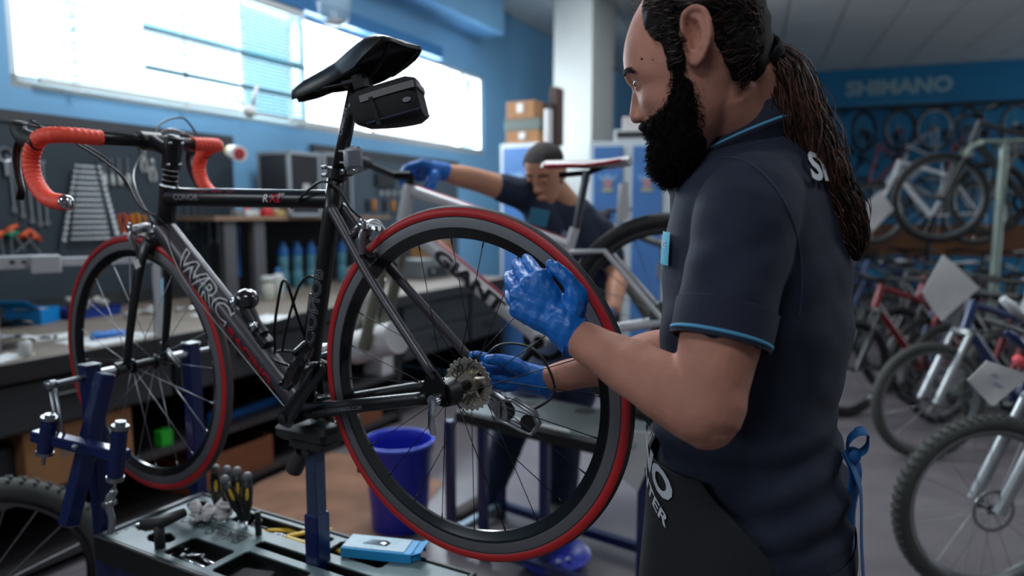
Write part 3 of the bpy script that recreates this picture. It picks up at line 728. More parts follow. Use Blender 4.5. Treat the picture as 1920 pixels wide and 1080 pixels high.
# chain as one strip of links around chainring and sprocket
P = [BB + V((-.092, -.050, -.150)), BB + V((-.090, -.050, -.08)), BB + V((-.093, -.049, -.02))]
for i in range(13): a = radians(190 - i * 15); P.append(V((BB.x + .095 * cos(a), -.048, BB.z + .095 * sin(a))))
P += [BB + V((.094, -.048, -.03)), BB + V((.088, -.05, -.085))]
Q = []
for i in range(len(P) - 1):
    a, c = P[i], P[i + 1]; k = max(1, int((c - a).length / .0127 + .5)); Q += [a.lerp(c, j / k) for j in range(k)]
b = MB()
for i in range(len(Q) - 1):
    a, c = Q[i], Q[i + 1]
    b.tube([a - (c - a) * .1, c + (c - a) * .1], .0028 if i % 2 else .0036, n=6, ry=.0042, up=(0, 1, 0))
b.build('chain', mat('chain steel', (70, 68, 66), .4, .9), bk, kind='stuff')
# quick releases
def qr(c, s, ang, parent=bk):
    o = MB(); o.cyl(c, c + V((0, s * .016, 0)), .0095, .008, n=14); o.cyl(c + V((0, s * .008, 0)), c + V((0, s * .02, 0)), .011, n=14)
    d = V((sin(ang), 0, -cos(ang))); e = c + V((0, s * .016, 0))
    o.tube([e, e + d * .02 + V((0, s * .006, 0)), e + d * .045 + V((0, s * .007, 0)), e + d * .06 + V((0, s * .004, 0))], [.005, .0035, .004, .003], n=10, ry=[.007, .0075, .0085, .006], up=(0, 1, 0))
    o.build('quick_release', M_chrome, parent, smooth=True, auto=50)
qr(V((.004, .070, -.004)), 1, .05)
b = MB(); b.cyl((0, -.075, 0), (0, .07, 0), .005, n=10); b.cyl((0, .035, 0), (0, .062, 0), .026, .022, n=22); b.cyl((0, -.085, 0), (0, -.07, 0), .009, n=12); b.build('rear_axle', M_blkp, bk, smooth=True, auto=45)
# bottle cage (bare wire) on the seat tube
def on_st(t, f, y): return BB.lerp(STt, t) + V((f, y, 0)) + spd * 0
perp = V((spd.z, 0, -spd.x))
def stp(a, f, y): return BB + spd * a + perp * f + V((0, y, 0))
b = MB(); W_ = .003
for s in (-1, 1):
    b.tube(catmull([stp(0.089, .02, s * .012), stp(0.094, .055, s * .034), stp(0.094, .085, s * .030), stp(0.096, .10, s * .008)], 4), W_, n=8)
    b.tube(catmull([stp(0.096, .098, s * .010), stp(0.164, .100, s * .018), stp(0.249, .088, s * .026), stp(0.274, .070, s * .036), stp(0.264, .05, s * .040), stp(0.214, .03, s * .030), stp(0.164, .021, s * .010)], 5), W_, n=8)
b.tube([stp(0.096, .10, -.010), stp(0.096, .10, .010)], W_, n=8)
b.box(stp(0.189, .022, 0), (.006, .016, .13), frame(spd, (0, 1, 0)), .001)
b.build('bottle_cage', M_blk, bk, smooth=True, auto=50)
# lamp / bell clamped on the down tube
ddt = (BB - HB).normalized(); nup = V((-ddt.z, 0, ddt.x)); nup = nup if nup.x < 0 else -nup
def dtp(a, h, y): return HB + ddt * (a + .024) + nup * h + V((0, y, 0))
b = MB(); b.ball(dtp(.275, .075, .0), (.030, .026, .024), 16); q = b.build('pump_head', mat('smoked plastic', (34, 32, 36), .18, coat=.8), bk, smooth=True)
b = MB(); b.tube([dtp(.285, .06, 0), dtp(.325, .05, 0), dtp(.36, .045, .0)], [.018, .013, .015], n=12); b.box(dtp(.37, .035, 0), (.03, .03, .04), frame(ddt, (0, 1, 0)), .004); b.build('pump_bracket', M_blkp, bk, smooth=True, auto=45)
for q_ in (.262, .34): b = MB(); b.cyl(dtp(q_, .057, .012), dtp(q_, .057, .026), .0105, n=12); b.build('pump_button', M_chrome, bk, smooth=True)
# lettering on the tubes
def tube_text(name, s, p, q, at_, size, m, ry, rx, up_dir, bold=0., sx=1., off=.0006, shear=0, v0=0.):
    p, q = V(p), V(q); d = (q - p).normalized(); up = V(up_dir); up = (up - d * up.dot(d)).normalized(); c = p.lerp(q, at_)
    def fn(x, y):
        y += v0; a = max(-1.4, min(1.4, y / ry)); return c + d * x + up * (ry + off) * sin(a) + V((0, (rx + off) * cos(a), 0))
    return text_on(name, s, fn, m, bk, size=size, bold=bold, sx=sx, shear=shear, sub=2)
DT0 = HB + V((0, 0, .02)) + (HT - HB) * .05
tube_text('lettering', 'WRC', DT0, BB, .36, .074, M_whitepaint, .0315, .0245, nup, bold=.0034, sx=1.2, v0=.006)
tube_text('lettering', 'WRC', DT0, BB, .36, .074, mat('decal black', (24, 22, 26), .35), .0315, .0245, nup, bold=.0002, sx=1.2, off=.0012, v0=.006)
tube_text('lettering', 'RACING', DT0, BB, .70, .030, M_redpaint, .0300, .0250, nup, bold=.0008, sx=1.5, v0=-.012)
b = MB()
for (t0_, t1_, v_) in ((.14, .24, -.016), (.50, .86, -.021)):
    b = MB(); d_ = (BB - DT0); N_ = 8
    for i in range(N_):
        for (ta, tb) in ((t0_ + (t1_ - t0_) * i / N_, t0_ + (t1_ - t0_) * (i + 1) / N_),):
            A = DT0 + d_ * ta; B2 = DT0 + d_ * tb
            f = lambda c, y: c + nup * .0320 * sin(y / .0300) + V((0, .0256 * cos(y / .0300), 0))
            b.quad(f(A, v_ - .004), f(B2, v_ - .004), f(B2, v_ + .004), f(A, v_ + .004))
    b.build('red_stripe', M_redpaint, bk)
tube_text('lettering', 'CONOR', BB, STt, .46, .034, M_greydecal, .0185, .0182, -perp, bold=.0009, sx=1.35)
tube_text('lettering', 'CONOR', BB, STt, .46, .034, mat('decal black', (0, 0, 0)), .0185, .0182, -perp, bold=-.0004, sx=1.35, off=.001)
TT0, TT1 = SCl + V((0, 0, -.006)), HT + (HB - HT) * .20
tube_text('lettering', 'CONOR', TT1, TT0, .17, .019, M_greydecal, .020, .0192, (0, 0, 1), bold=.0004, sx=1.25)
tube_text('lettering', 'R', TT1, TT0, .66, .022, M_whitepaint, .019, .0186, (0, 0, 1), bold=.0006, sx=1.2, shear=.3)
tube_text('lettering', 'X2', TT1, TT0, .715, .024, M_redpaint, .019, .0186, (0, 0, 1), bold=.0008, sx=1.1, shear=.3)
tube_text('lettering', '500', TT1, TT0, .75, .010, M_whitepaint, .019, .0186, (0, 0, 1), sx=1.2, shear=.3, v0=.008, off=.0012)
for (a_, s_) in ((.17, 'x'), (.35, 'x')): pass
d_ = TT0 - TT1
for (ta, tb) in ((.10, .30), (.33, .40), (.43, .47)):
    b = MB()
    f = lambda c, y: c + V((0, .0194 * cos(y / .020), .0208 * sin(y / .020)))
    b.quad(f(TT1 + d_ * ta, .012), f(TT1 + d_ * tb, .012), f(TT1 + d_ * tb, .017), f(TT1 + d_ * ta, .017))
    b.build('red_stripe', mat('dim red decal', (120, 24, 44), .4), bk)
tube_text('lettering', 'WWW.CONORBIKES.COM', V((.33, .045, -.060)), V((.2, .061, -.036)), .45, .0105, M_greydecal, .017, .0005, (0, 0, 1), sx=1.25, v0=-.002)
# ================================================================ PEOPLE
def remesh(b, name, m, parent, voxel=.004, smooth=4, world=False, label=None, disp=None, factor=.5):
    o = b.build('tmp', m, None)
    r = o.modifiers.new('r', 'REMESH'); r.mode = 'VOXEL'; r.voxel_size = voxel; r.use_smooth_shade = True
    if smooth:
        s = o.modifiers.new('s', 'SMOOTH'); s.iterations = smooth; s.factor = factor
    bpy.context.view_layer.update()
    me = bpy.data.meshes.new_from_object(o.evaluated_get(bpy.context.evaluated_depsgraph_get()))
    bpy.data.objects.remove(o); me.name = name
    n = len(me.vertices); co = np.empty(n * 3, 'f'); me.vertices.foreach_get('co', co); co = co.reshape(-1, 3)
    if disp is not None:
        no = np.empty(n * 3, 'f'); me.vertices.foreach_get('normal', no); no = no.reshape(-1, 3)
        co = co + no * disp(co)[:, None]
    if world and parent is not None:
        I = np.array(wm(parent).inverted()); co = co @ I[:3, :3].T + I[:3, 3]
    me.vertices.foreach_set('co', co.astype('f').ravel()); me.polygons.foreach_set('use_smooth', [True] * len(me.polygons)); me.update()
    q = bpy.data.objects.new(name, me); COL.objects.link(q)
    if parent is not None: q.parent = parent
    _W[q.name] = wm(parent).copy() if parent else Matrix.Identity(4)
    if label: q['label'] = label
    return q
def nz(co, sc, st=(1, 1, 1), seed=0):
    """cheap smooth noise from sums of sines (vectorised)"""
    r = np.random.RandomState(seed); p = co * np.array(st) * sc; v = 0
    for i in range(7):
        d = r.normal(size=3); d /= np.linalg.norm(d); v = v + np.sin(p @ d * (1 + i * .55) * 6.28 + r.uniform(0, 6.28)) / (1 + i * .45)
    return v / 3.0
M_skin = mat('skin', (178, 124, 106), .62, spec=.3, var=.14, scale=14, bump=.22, bscale=180, sub=.12)
M_skin2 = mat('skin of second man', (196, 140, 112), .5, var=.06, scale=14, bump=.1, bscale=150)
M_navy = mat('navy polo cotton', (25, 33, 54), .85, var=.10, scale=30, bump=.5, bscale=700)
M_navyd = mat('navy collar knit', (26, 31, 52), .85, bump=.5, bscale=500)
M_lblue = mat('light blue trim', (74, 150, 190), .7)
M_apron = mat('apron black', (17, 20, 25), .8, bump=.4, bscale=600)
M_ribbon = mat('apron tie blue', (10, 84, 144), .7, bump=.2, bscale=300)
M_glove = mat('blue nitrile glove', (14, 104, 190), .42, var=.14, scale=26, bump=.35, bscale=70)
M_hair = mat('dark hair', (22, 16, 14), .7, spec=.2, var=.3, scale=40)
M_hairb = mat('brown hair', (66, 42, 34), .5, var=.35, scale=30)
M_beard = mat('beard hair', (20, 16, 15), .8, spec=.15)
def seg_r(b, P, R, n=18, k=5):
    """tapered limb through joints P with radii R (scalar or (rx, ry))"""
    Q = catmull([V((p[0], p[1], p[2])) for p in P], k); m = len(P) - 1; rr = []
    for i in range(len(Q)):
        t = min(i / k, m - 1e-6); j = int(t); f = t - j; f = f * f * (3 - 2 * f); rr.append(R[j] * (1 - f) + R[j + 1] * f)
    b.tube(Q, rr, n=n); b.ball(Q[0], rr[0], 12); b.ball(Q[-1], rr[-1], 12)
    return b
def hand(b, wrist, palm_dir_pts, fingers, thumb, rw=.024, rm_=.0135, rf=.0095, g=1.0):
    """wrist point; palm_dir_pts = knuckles (4); fingers = list of joint lists; thumb = joint list"""
    for i, kn in enumerate(palm_dir_pts):
        seg_r(b, [wrist, V(wrist).lerp(V(kn), .55), kn], [rw * .72 * g, rm_ * 1.2 * g, rm_ * g], n=12, k=4)
    for i in range(3):
        a, c = V(palm_dir_pts[i]), V(palm_dir_pts[i + 1])
        seg_r(b, [V(wrist).lerp((a + c) / 2, .25), V(wrist).lerp((a + c) / 2, .92)], [rm_ * 1.1 * g, rm_ * .95 * g], n=10, k=4)
    for i, f in enumerate(fingers):
        s = (1.0, 1.04, 1.0, .86)[i] * rf * g
        seg_r(b, [palm_dir_pts[i]] + f, [s * 1.25, s * 1.12] + [s * 1.05] * (len(f) - 2) + [s * .82], n=12, k=4)
    seg_r(b, thumb, [rm_ * 1.35 * g, rm_ * 1.2 * g] + [rf * 1.25 * g] * (len(thumb) - 3) + [rf * .95 * g], n=12, k=4)
    return b
# ---------------------------------------------------------------- the bearded mechanic
BF = V((-.88, .475, 0)).normalized(); BL = V((-.475, -.88, 0)).normalized()
YB = 1.10
_rows = [(222, 1372, 1476, .050), (238, 1362, 1490, .060), (262, 1344, 1510, .084), (285, 1318, 1528, .118), (310, 1300, 1544, .154), (342, 1284, 1556, .184), (380, 1272, 1569, .203), (440, 1262, 1580, .205), (520, 1254, 1587, .198), (610, 1246, 1586, .186), (700, 1240, 1570, .176), (765, 1238, 1557, .171), (850, 1238, 1573, .178), (920, 1236, 1588, .185), (990, 1231, 1588, .187), (1080, 1225, 1582, .185), (1180, 1224, 1580, .182)]
TT = []
for v, ul, ur, hb in _rows:
    p, q = px(ul, v, YB), px(ur, v, YB); c = (p + q) / 2; h = (q - p).length / 2 * .95
    a = sqrt(max(h * h - (hb * .156) ** 2, 1e-4)) / .984
    TT.append((-p.z, c.x, c.y, a, hb))
def torso(z, phi, off=0.0, ex=2.35):
    cx, cy, a, hb = lerp_tab(TT, -z); a += off; hb += off
    c, s = cos(phi), sin(phi); k = 2 / ex
    f = abs(c) ** k * (1 if c >= 0 else -1); g = abs(s) ** k * (1 if s >= 0 else -1)
    p = V((cx, cy, 0)) + BF * (a * f) + BL * (hb * g); return V((p.x, p.y, z))
zof = lambda v: px(1400, v, YB).z
JSL = px(1402, 398, .935); JEL = px(1322, 768, .868); JWL = px(1074, 628, 1.0)
_c = lerp_tab(TT, -JSL.z); JSR = V((_c[0], _c[1], JSL.z)) - BL * .185; JER = px(1292, 648, 1.245); JWR = px(1012, 716, 1.335)
man = thing('person', 'bearded man with ponytail in navy polo and blue gloves working at the rear wheel', 'person', V((_c[0], _c[1], 0)))
# body: torso core, neck, head, arms as one surface
HCt = px(1296, 150, 1.045)
_r = V((HCt.x, HCt.y, 0)).normalized(); HL = -_r; HF = V((-_r.y, _r.x, 0))      # facing left, square to the line of sight
if HF.x > 0: HF = -HF
def hz(u, v):
    """pixel -> (a forward, z) on the head's middle plane"""
    d = px(u, v, 1.0) - V((0, 0, CAMZ)); k = HCt.dot(HL) / d.dot(HL); q = V((0, 0, CAMZ)) + d * k
    return (q - HCt).dot(HF), q.z
def hp(a, y, z): p = HCt + HF * a + HL * y; return V((p.x, p.y, z))
_hr = [(-40, 1285, 1335, .015), (-34, 1255, 1360, .036), (-20, 1228, 1384, .054), (0, 1208, 1400, .065), (28, 1191, 1413, .072), (60, 1178, 1421, .0755), (100, 1169, 1424, .077), (130, 1170, 1419, .077), (148, 1172.5, 1412, .076), (158, 1177, 1408, .075), (170, 1188, 1402, .0735), (182, 1193, 1394, .072), (200, 1197, 1384, .071), (220, 1203, 1372, .069), (234, 1211, 1362, .066), (248, 1224, 1352, .063), (275, 1230, 1334, .056), (298, 1238, 1318, .046), (316, 1250, 1296, .028)]
HT_ = []
for v, uf, ub, w_ in _hr:
    af, z = hz(uf, v); ab, _ = hz(ub, v); HT_.append((-z, (af + ab) / 2, (af - ab) / 2, w_))
def head_sec(z): return lerp_tab(HT_, -z)
def head_pt(z, phi, off=0.):
    ac, ah, w_ = head_sec(z); c, s = cos(phi), sin(phi)
    ex = 2.15; k = 2 / ex
    f = abs(c) ** k * (1 if c >= 0 else -1); g = abs(s) ** k * (1 if s >= 0 else -1)
    a = ac + (ah + off) * f; y = (w_ + off) * g
    return a, y, z
def head_y(a, z, off=0.):
    ac, ah, w_ = head_sec(z); t = min(1., abs(a - ac) / (ah + off)); return (w_ + off) * max(0., 1 - t ** 2.15) ** (1 / 2.15)
za_, zb_ = -HT_[0][0], -HT_[-1][0]
b = MB(); rs = []
zs = [za_ + (zb_ - za_) * (i / 60) for i in range(61)]
ev = hz(1197, 160)[1]
for z in zs:
    r_ = []
    for j in range(64):
        ph = 2 * pi * j / 64; a, y, zz = head_pt(z, ph)
        if cos(ph) > 0:   # eye sockets and cheekbones
            for s in (-1, 1):
                e = exp(-(((y - s * .031) / .014) ** 2 + ((z - ev) / .011) ** 2)); a -= .0075 * e
                e = exp(-(((y - s * .048) / .016) ** 2 + ((z - (ev - .030)) / .014) ** 2)); a += .004 * e; y += s * .003 * e
                e = exp(-(((y - s * .028) / .018) ** 2 + ((z - (ev + .012)) / .006) ** 2)); a += .0035 * e
        r_.append(hp(a, y, zz))
    rs.append(r_)
b.rings(rs)
# nose: bridge, tip, wings
def hq(u, v, y): a, z = hz(u, v); return hp(a, y, z)
seg_r(b, [hq(1194, 168, 0), hq(1192, 184, 0), hq(1191, 200, 0), hq(1191.5, 214, 0), hq(1193, 222, 0)], [.0065, .0068, .0078, .0098, .0092], n=14)
b.ball(hq(1204, 205, 0), (.012, .012, .022), 14); b.ball(hq(1191.5, 222, 0), (.0085, .0085, .0075), 12)
for s in (-1, 1): b.ball(hq(1201, 222, s * .0125), (.0085, .0062, .0068), 12); b.ball(hq(1202, 212, s * .009), (.008, .007, .010), 10)
# upper lip / mouth mass (hidden by beard), jaw
# eyelids
for s in (-1, 1): seg_r(b, [hq(1200, 153, s * .041), hq(1193, 151, s * .032), hq(1190, 155, s * .022)], [.0034, .0042, .0036], n=10)
for s in (-1, 1): seg_r(b, [hq(1203, 167, s * .040), hq(1196, 170, s * .031), hq(1194, 169, s * .022)], [.0028, .0030, .0028], n=10)
for s in (-1, 1): c = hq(1204, 160.5, s * .0300); b.ball(c + V((0, 0, .0034)) - HF * .0002, .0116, 16)
# ears
for s in (-1, 1):
    def ep(u, v, o_): a, z = hz(u, v); return hp(a, s * (head_y(a, z) + o_), z)
    hel = [(1291, 104, .004), (1281, 88, .008), (1279, 68, .011), (1287, 53, .014), (1302, 47, .018), (1317, 54, .022), (1326, 75, .024), (1327, 98, .023), (1321, 118, .019), (1314, 133, .014), (1306, 141, .009), (1298, 138, .005), (1296, 126, .003)]
    Hh = [ep(*q) for q in hel]; seg_r(b, Hh, [.0032, .0038, .004, .0044, .0046, .0046, .0044, .0042, .0044, .005, .0055, .005, .004], n=10, k=4)
    Hc_ = catmull(Hh, 3); cen = ep(1303, 92, .006)
    rs = []
    for t, lift in ((1.0, 0), (.82, -.004), (.58, -.010), (.3, -.014), (.05, -.015)):
        rs.append([cen.lerp(p, t) + HL * s * lift * .6 for p in Hc_])
    top = [[p + HL * s * .0018 for p in r_] for r_ in rs]; bot = [[p - HL * s * .0022 for p in r_] for r_ in rs]
    b.rings(top + bot[::-1], closed=True)
    seg_r(b, [ep(1299, 62, .013), ep(1311, 72, .016), ep(1315, 92, .016), ep(1311, 112, .013), ep(1303, 121, .009)], [.0030, .0036, .0036, .0034, .003], n=8)
    b.ball(ep(1291, 110, .005), (.005, .004, .006), 10); b.ball(ep(1302, 123, .006), .004, 10)
    b.ball(ep(1304, 88, -.009), (.016, .009, .022), 10)
    b.ball(ep(1308, 132, .008), (.0068, .0045, .0085), 10)
# neck and trapezius
NK0 = hq(1352, 170, 0); NK1 = px(1402, 290, 1.085); NK1 = V((NK1.x, NK1.y, NK1.z))
seg_r(b, [NK0, NK0.lerp(NK1, .5), NK1, NK1 + V((.01, .01, -.06))], [.056, .058, .060, .064], n=28)
seg_r(b, [hq(1395, 130, 0), px(1425, 205, 1.06), px(1440, 270, 1.07)], [.038, .046, .05], n=18)
# inner torso
rs = []
for i in range(24):
    z = zof(250) + (zof(1000) - zof(250)) * i / 23; rs.append([torso(z, 2 * pi * j / 32, -.016) for j in range(32)])
b.rings(rs)
def arm(b, S, E, W, up, fo):
    seg_r(b, [S, S.lerp(E, .3), S.lerp(E, .62), E.lerp(S, .12), E, E.lerp(W, .22), E.lerp(W, .5), E.lerp(W, .8), W], up + fo, n=24)
arm(b, JSL, JEL, JWL, [.058, .056, .053, .049, .0475], [.0475, .0415, .032, .026])
b.ball(JEL + V((.003, .0, -.012)), (.041, .040, .041), 16)
arm(b, JSR, JER, JWR, [.058, .052, .048, .044, .042], [.044, .038, .030, .025])
def skin_d(co): return nz(co, 9, seed=3) * .0009
body = remesh(b, 'body', M_skin, man, .0032, 5, world=True, disp=skin_d)
# eyes, brows, moles
for s in (-1, 1):
    b = MB(); c = hq(1204, 160.5, s * .0300); b.ball(c, .0105, 16); e = b.build('eye', mat('eye white', (150, 140, 136), .3), man, smooth=True, world=True)
    b = MB(); d = (HF + V((0, 0, -.45))).normalized(); b.lathe(c + d * .0086, d, [(0, .0052), (.0016, .0042), (.0022, .001)], n=14); b.build('iris', mat('iris', (34, 24, 18), .15), e, smooth=True, world=True)
    b = MB(); rnd = random.Random(5); b.tube([hq(1190, 146, s * .020) + HF * .010, hq(1178, 147, s * .012), hq(1183, 142, s * .030), hq(1196, 142, s * .044)][1:], [.0022, .0026, .0016], n=6)
    for i in range(170):
        t = rnd.random(); u = 1176 + 28 * t + rnd.uniform(-1, 1); v = 146 - 5 * sin(t * pi) + rnd.uniform(-3.0, 3.0); yy = .014 + .034 * t
        a, z = hz(u, v); # place on the surface at lateral yy
        ac, ah, w_ = head_sec(z); aa = ac + ah * max(0, 1 - (yy / w_) ** 2.15) ** (1 / 2.15) + .0030
        p = hp(aa, s * yy, z); q = hp(aa - .005, s * (yy + .007), z + rnd.uniform(-.002, .003)); b.tube([p, (p + q) / 2 + HF * .0012, q], [.0008, .0007, .0002], n=3, cap=False)
    b.build('eyebrow', M_beard, man, world=True, kind='stuff')
b = MB()
for (u, v, r) in ((1208, 126, .0019), (1228, 130, .0012)):
    a, z = hz(u, v); b.ball(hp(a, head_y(a, z) + .0002, z), r, 8)
b.build('mole', mat('mole', (84, 44, 34), .6), man, smooth=True, world=True, kind='stuff')
# ---- hair cap, drawn back to the tie
def inpoly(x, y, P):
    c = False; n = len(P)
    for i in range(n):
        x1, y1 = P[i]; x2, y2 = P[(i + 1) % n]
        if (y1 > y) != (y2 > y) and x < (x2 - x1) * (y - y1) / (y2 - y1) + x1: c = not c
    return c
def pdist(x, y, P):
    d = 1e9; n = len(P)
    for i in range(n):
        x1, y1 = P[i]; x2, y2 = P[(i + 1) % n]; dx, dy = x2 - x1, y2 - y1; t = max(0, min(1, ((x - x1) * dx + (y - y1) * dy) / (dx * dx + dy * dy + 1e-9)))
        d = min(d, sqrt((x - x1 - t * dx) ** 2 + (y - y1 - t * dy) ** 2))
    return d
HPOLY = [hz(*q) for q in [(1232, -80), (1216, -20), (1209, 20), (1207, 47), (1213, 72), (1226, 92), (1244, 103), (1250, 122), (1256, 150), (1285, 152), (1283, 118), (1276, 90), (1273, 62), (1281, 44), (1303, 36), (1324, 44), (1332, 72), (1334, 96), (1345, 118), (1362, 150), (1378, 178), (1400, 194), (1428, 200), (1470, 150), (1480, 20), (1400, -90)]]
b = MB(); grid = {}; Nz, Np = 90, 120
for i in range(Nz + 1):
    z = za_ + .006 + (zb_ - za_ - .006) * i / Nz * .80
    for j in range(Np):
        ph = 2 * pi * j / Np; zc = min(z, za_); a, y, zz = head_pt(zc, ph)
        if z > za_: a = head_sec(za_)[0] + (a - head_sec(za_)[0]) * .6; y *= .6
        ins = inpoly(a, z, HPOLY); d = pdist(a, z, HPOLY)
        bk_ = max(0, min(1, (.02 - a) / .1))
        off = (min(.008 + .009 * bk_, .001 + d * .5)) if ins else -min(.02, d + .001)
        off += .0012 * sin(a * 260 + z * 170) * (1 if ins else 0)
        a2, y2, _ = head_pt(zc, ph, off)
        if z > za_: a2 = a; y2 = y
        grid[i, j] = hp(a2, y2, z)
rs = [[grid[i, j] for j in range(Np)] for i in range(Nz + 1)]
b.rings(rs); b.build('hair', M_hair, man, smooth=True, world=True, label='dark hair combed back')
TIE = hq(1436, 94, 0)
rnd = random.Random(11); b = MB(); b2 = MB()
taz = hz(1430, 92); EARB = (hz(1332, 90)[0], hz(1274, 90)[0], hz(1300, 145)[1], hz(1300, 44)[1])
cnt = 0
while cnt < 4200:
    s = rnd.choice((-1, 1)); u = rnd.uniform(1205, 1420); v = rnd.uniform(-45, 195)
    a, z = hz(u, v)
    if not inpoly(a, z, HPOLY) or z > za_ - .002: continue
    if z < hz(1300, 95)[1] and a > hz(1335, 100)[0]:   # sideburn: short
        y = s * (head_y(a, z) + .001); p = hp(a, y, z); q = hp(a - .003 + rnd.uniform(-.003, .003), y + s * .004, z - .012); b.tube([p, q], [.0006, .0003], n=3, cap=False); cnt += 1; continue
    ac0, ah0, w0 = head_sec(z)
    if abs(a - ac0) > ah0 * 1.0: continue
    full = rnd.random() < .55; L_ = 1.0 if full else rnd.uniform(.25, .6); P = []; wv = rnd.uniform(0, 6.28); am = rnd.uniform(.0006, .0022); N_ = 10
    lift = rnd.uniform(.006, .0125) if rnd.random() < .93 else rnd.uniform(.014, .02)
    for k in range(N_ + 1):
        t = k / N_ * L_; aa = a + (taz[0] - a) * t; sag = -.020 * sin(t * pi) * (1 if z > taz[1] else -.25); zz = z + (taz[1] - z) * (t ** 1.25) - sag * .6
        zz = min(zz, za_ - .001) + am * sin(wv + t * 17)
        yy = head_y(max(aa, head_sec(min(zz, za_))[0] - head_sec(min(zz, za_))[1] * .999), min(zz, za_), lift) * (1 - .35 * max(0, t - .7) / .3)
        P.append(hp(aa, s * (yy + am * cos(wv + t * 14)), zz))
    if any(EARB[0] < (p - HCt).dot(HF) < EARB[1] and EARB[2] < p.z < EARB[3] for p in P): continue
    r_ = rnd.uniform(.0005, .0009); (b if rnd.random() < .7 else b2).tube(P, [r_] * (len(P) - 1) + [r_ * .4], n=3, cap=False); cnt += 1
b.build('hair_strands', M_hair, man, world=True, kind='stuff'); b2.build('hair_strands', M_hairb, man, world=True, kind='stuff', label='browner strands of hair')
b = MB(); b2 = MB()
for i in range(1700):
    s = rnd.choice((-1, 1)); u = rnd.uniform(1205, 1290); v = rnd.uniform(-45, 150); a, z = hz(u, v)
    if not inpoly(a, z, HPOLY) or z > za_ - .002: continue
    if EARB[0] < a < EARB[1] and EARB[2] < z < EARB[3]: continue
    P = []; dx, dz_ = -rnd.uniform(.006, .014), rnd.uniform(-.006, .006) + (.004 if z < taz[1] else -.004); lf = rnd.uniform(.007, .013)
    for k in range(4):
        aa = a + dx * k / 3 * (1.4 if u < 1270 else .4); zz = min(z + dz_ * k / 3, za_ - .001); P.append(hp(aa, s * head_y(aa, zz, lf * (.35 + .22 * k)), zz + rnd.uniform(-.0012, .0012)))
    (b if rnd.random() < .8 else b2).tube(P, [.0007, .0007, .0006, .0002], n=3, cap=False)
b.build('temple_hair', M_hair, man, world=True, kind='stuff'); b2.build('temple_hair', M_hairb, man, world=True, kind='stuff')
# loose frizz above the forehead
b = MB()
for i in range(120):
    u = rnd.uniform(1172, 1215); v = rnd.uniform(-40, 45) ; a, z = hz(max(u, 1185 if v > 0 else 1200), v); s = rnd.choice((-1, 1)); z = min(z, za_ - .002); y0 = min(head_y(a, z), .05) * rnd.uniform(.3, 1)
    p = hp(a - .02, s * y0, z); q = hp(a + rnd.uniform(-.002, .012), s * y0 * 1.05, z + rnd.uniform(.0, .012)); r2 = hp(a - rnd.uniform(.0, .02), s * y0, z + rnd.uniform(.008, .018)); b.tube([p, q, r2], [.00025, .0002, .0001], n=3, cap=False)
b.build('loose_hair', M_hairb, man, world=True, kind='stuff')
# tie and ponytail
b = MB(); tdir = (px(1470, 150, 1.06) - TIE).normalized(); fr_ = frame(tdir)
for k in range(7):
    a_ = k * .9; b.tube([TIE + tdir * (-.004 + .002 * k) + fr_ @ V((cos(q * pi / 9) * .021, sin(q * pi / 9) * .021, .0022 * sin(q * 2 + a_))) for q in range(18)], .0034, n=6, closed=True)
b.build('hair_tie', mat('hair tie black', (10, 10, 11), .8), man, smooth=True, world=True)
PT_ = [(1428, 88, 1.045, .020), (1446, 104, 1.045, .020), (1468, 142, 1.035, .033), (1488, 190, 1.025, .037), (1512, 245, 1.015, .036), (1536, 300, 1.005, .033), (1562, 352, .998, .028), (1586, 402, .995, .025), (1602, 445, .995, .020), (1606, 480, .995, .009)]
PP = [px(u, v, y) for u, v, y, r in PT_]; PR = [r for *_, r in PT_]
b = MB(); seg_r(b, PP, [r * .86 for r in PR], n=20); b.build('ponytail', M_hair, man, smooth=True, world=True, label='long brown ponytail down the back')
Q = catmull(PP, 8); QR = []
for i in range(len(Q)):
    t = min(i / 8, len(PR) - 1.001); j = int(t); QR.append(PR[j] + (PR[j + 1] - PR[j]) * (t - j))
b = MB(); b2 = MB(); n_ = len(Q)
for i in range(1500):
    ph = rnd.uniform(0, 6.28); rad = sqrt(rnd.uniform(.35, 1.0)) * rnd.choice((.92, 1.0, 1.04)); st = 0 if rnd.random() < .75 else rnd.randint(5, n_ - 20); en = n_ - rnd.randint(0, 22) if rnd.random() < .6 else rnd.randint(st + 12, n_)
    w1_, w2_ = rnd.uniform(0, 6.28), rnd.uniform(3, 6.5); am = rnd.uniform(.001, .0045); P = []
    if rnd.random() < .06: rad *= 1.25; am *= 2
    for k in range(st, min(en, n_), 2):
        t = k / n_; d = (Q[min(k + 1, n_ - 1)] - Q[max(k - 1, 0)]).normalized(); R_ = frame(d, (.2, .9, .1)); a_ = ph + t * 1.2 + .25 * sin(w1_ + t * 9)
        P.append(Q[k] + R_ @ V((cos(a_) * QR[k] * rad, sin(a_) * QR[k] * rad, 0)) + R_ @ V((sin(w1_ + t * w2_ * 6.28), cos(w1_ + t * w2_ * 5), 0)) * am * min(1, t * 4))
    if len(P) > 3:
        r_ = rnd.uniform(.0005, .0009); (b if rnd.random() < .35 else b2).tube(P, [r_] * (len(P) - 1) + [.0002], n=3, cap=False)
b.build('ponytail_strands', M_hair, man, world=True, kind='stuff'); b2.build('ponytail_strands', mat('ponytail brown', (74, 44, 34), .5, var=.35, scale=30), man, world=True, kind='stuff', label='reddish brown ponytail strands')
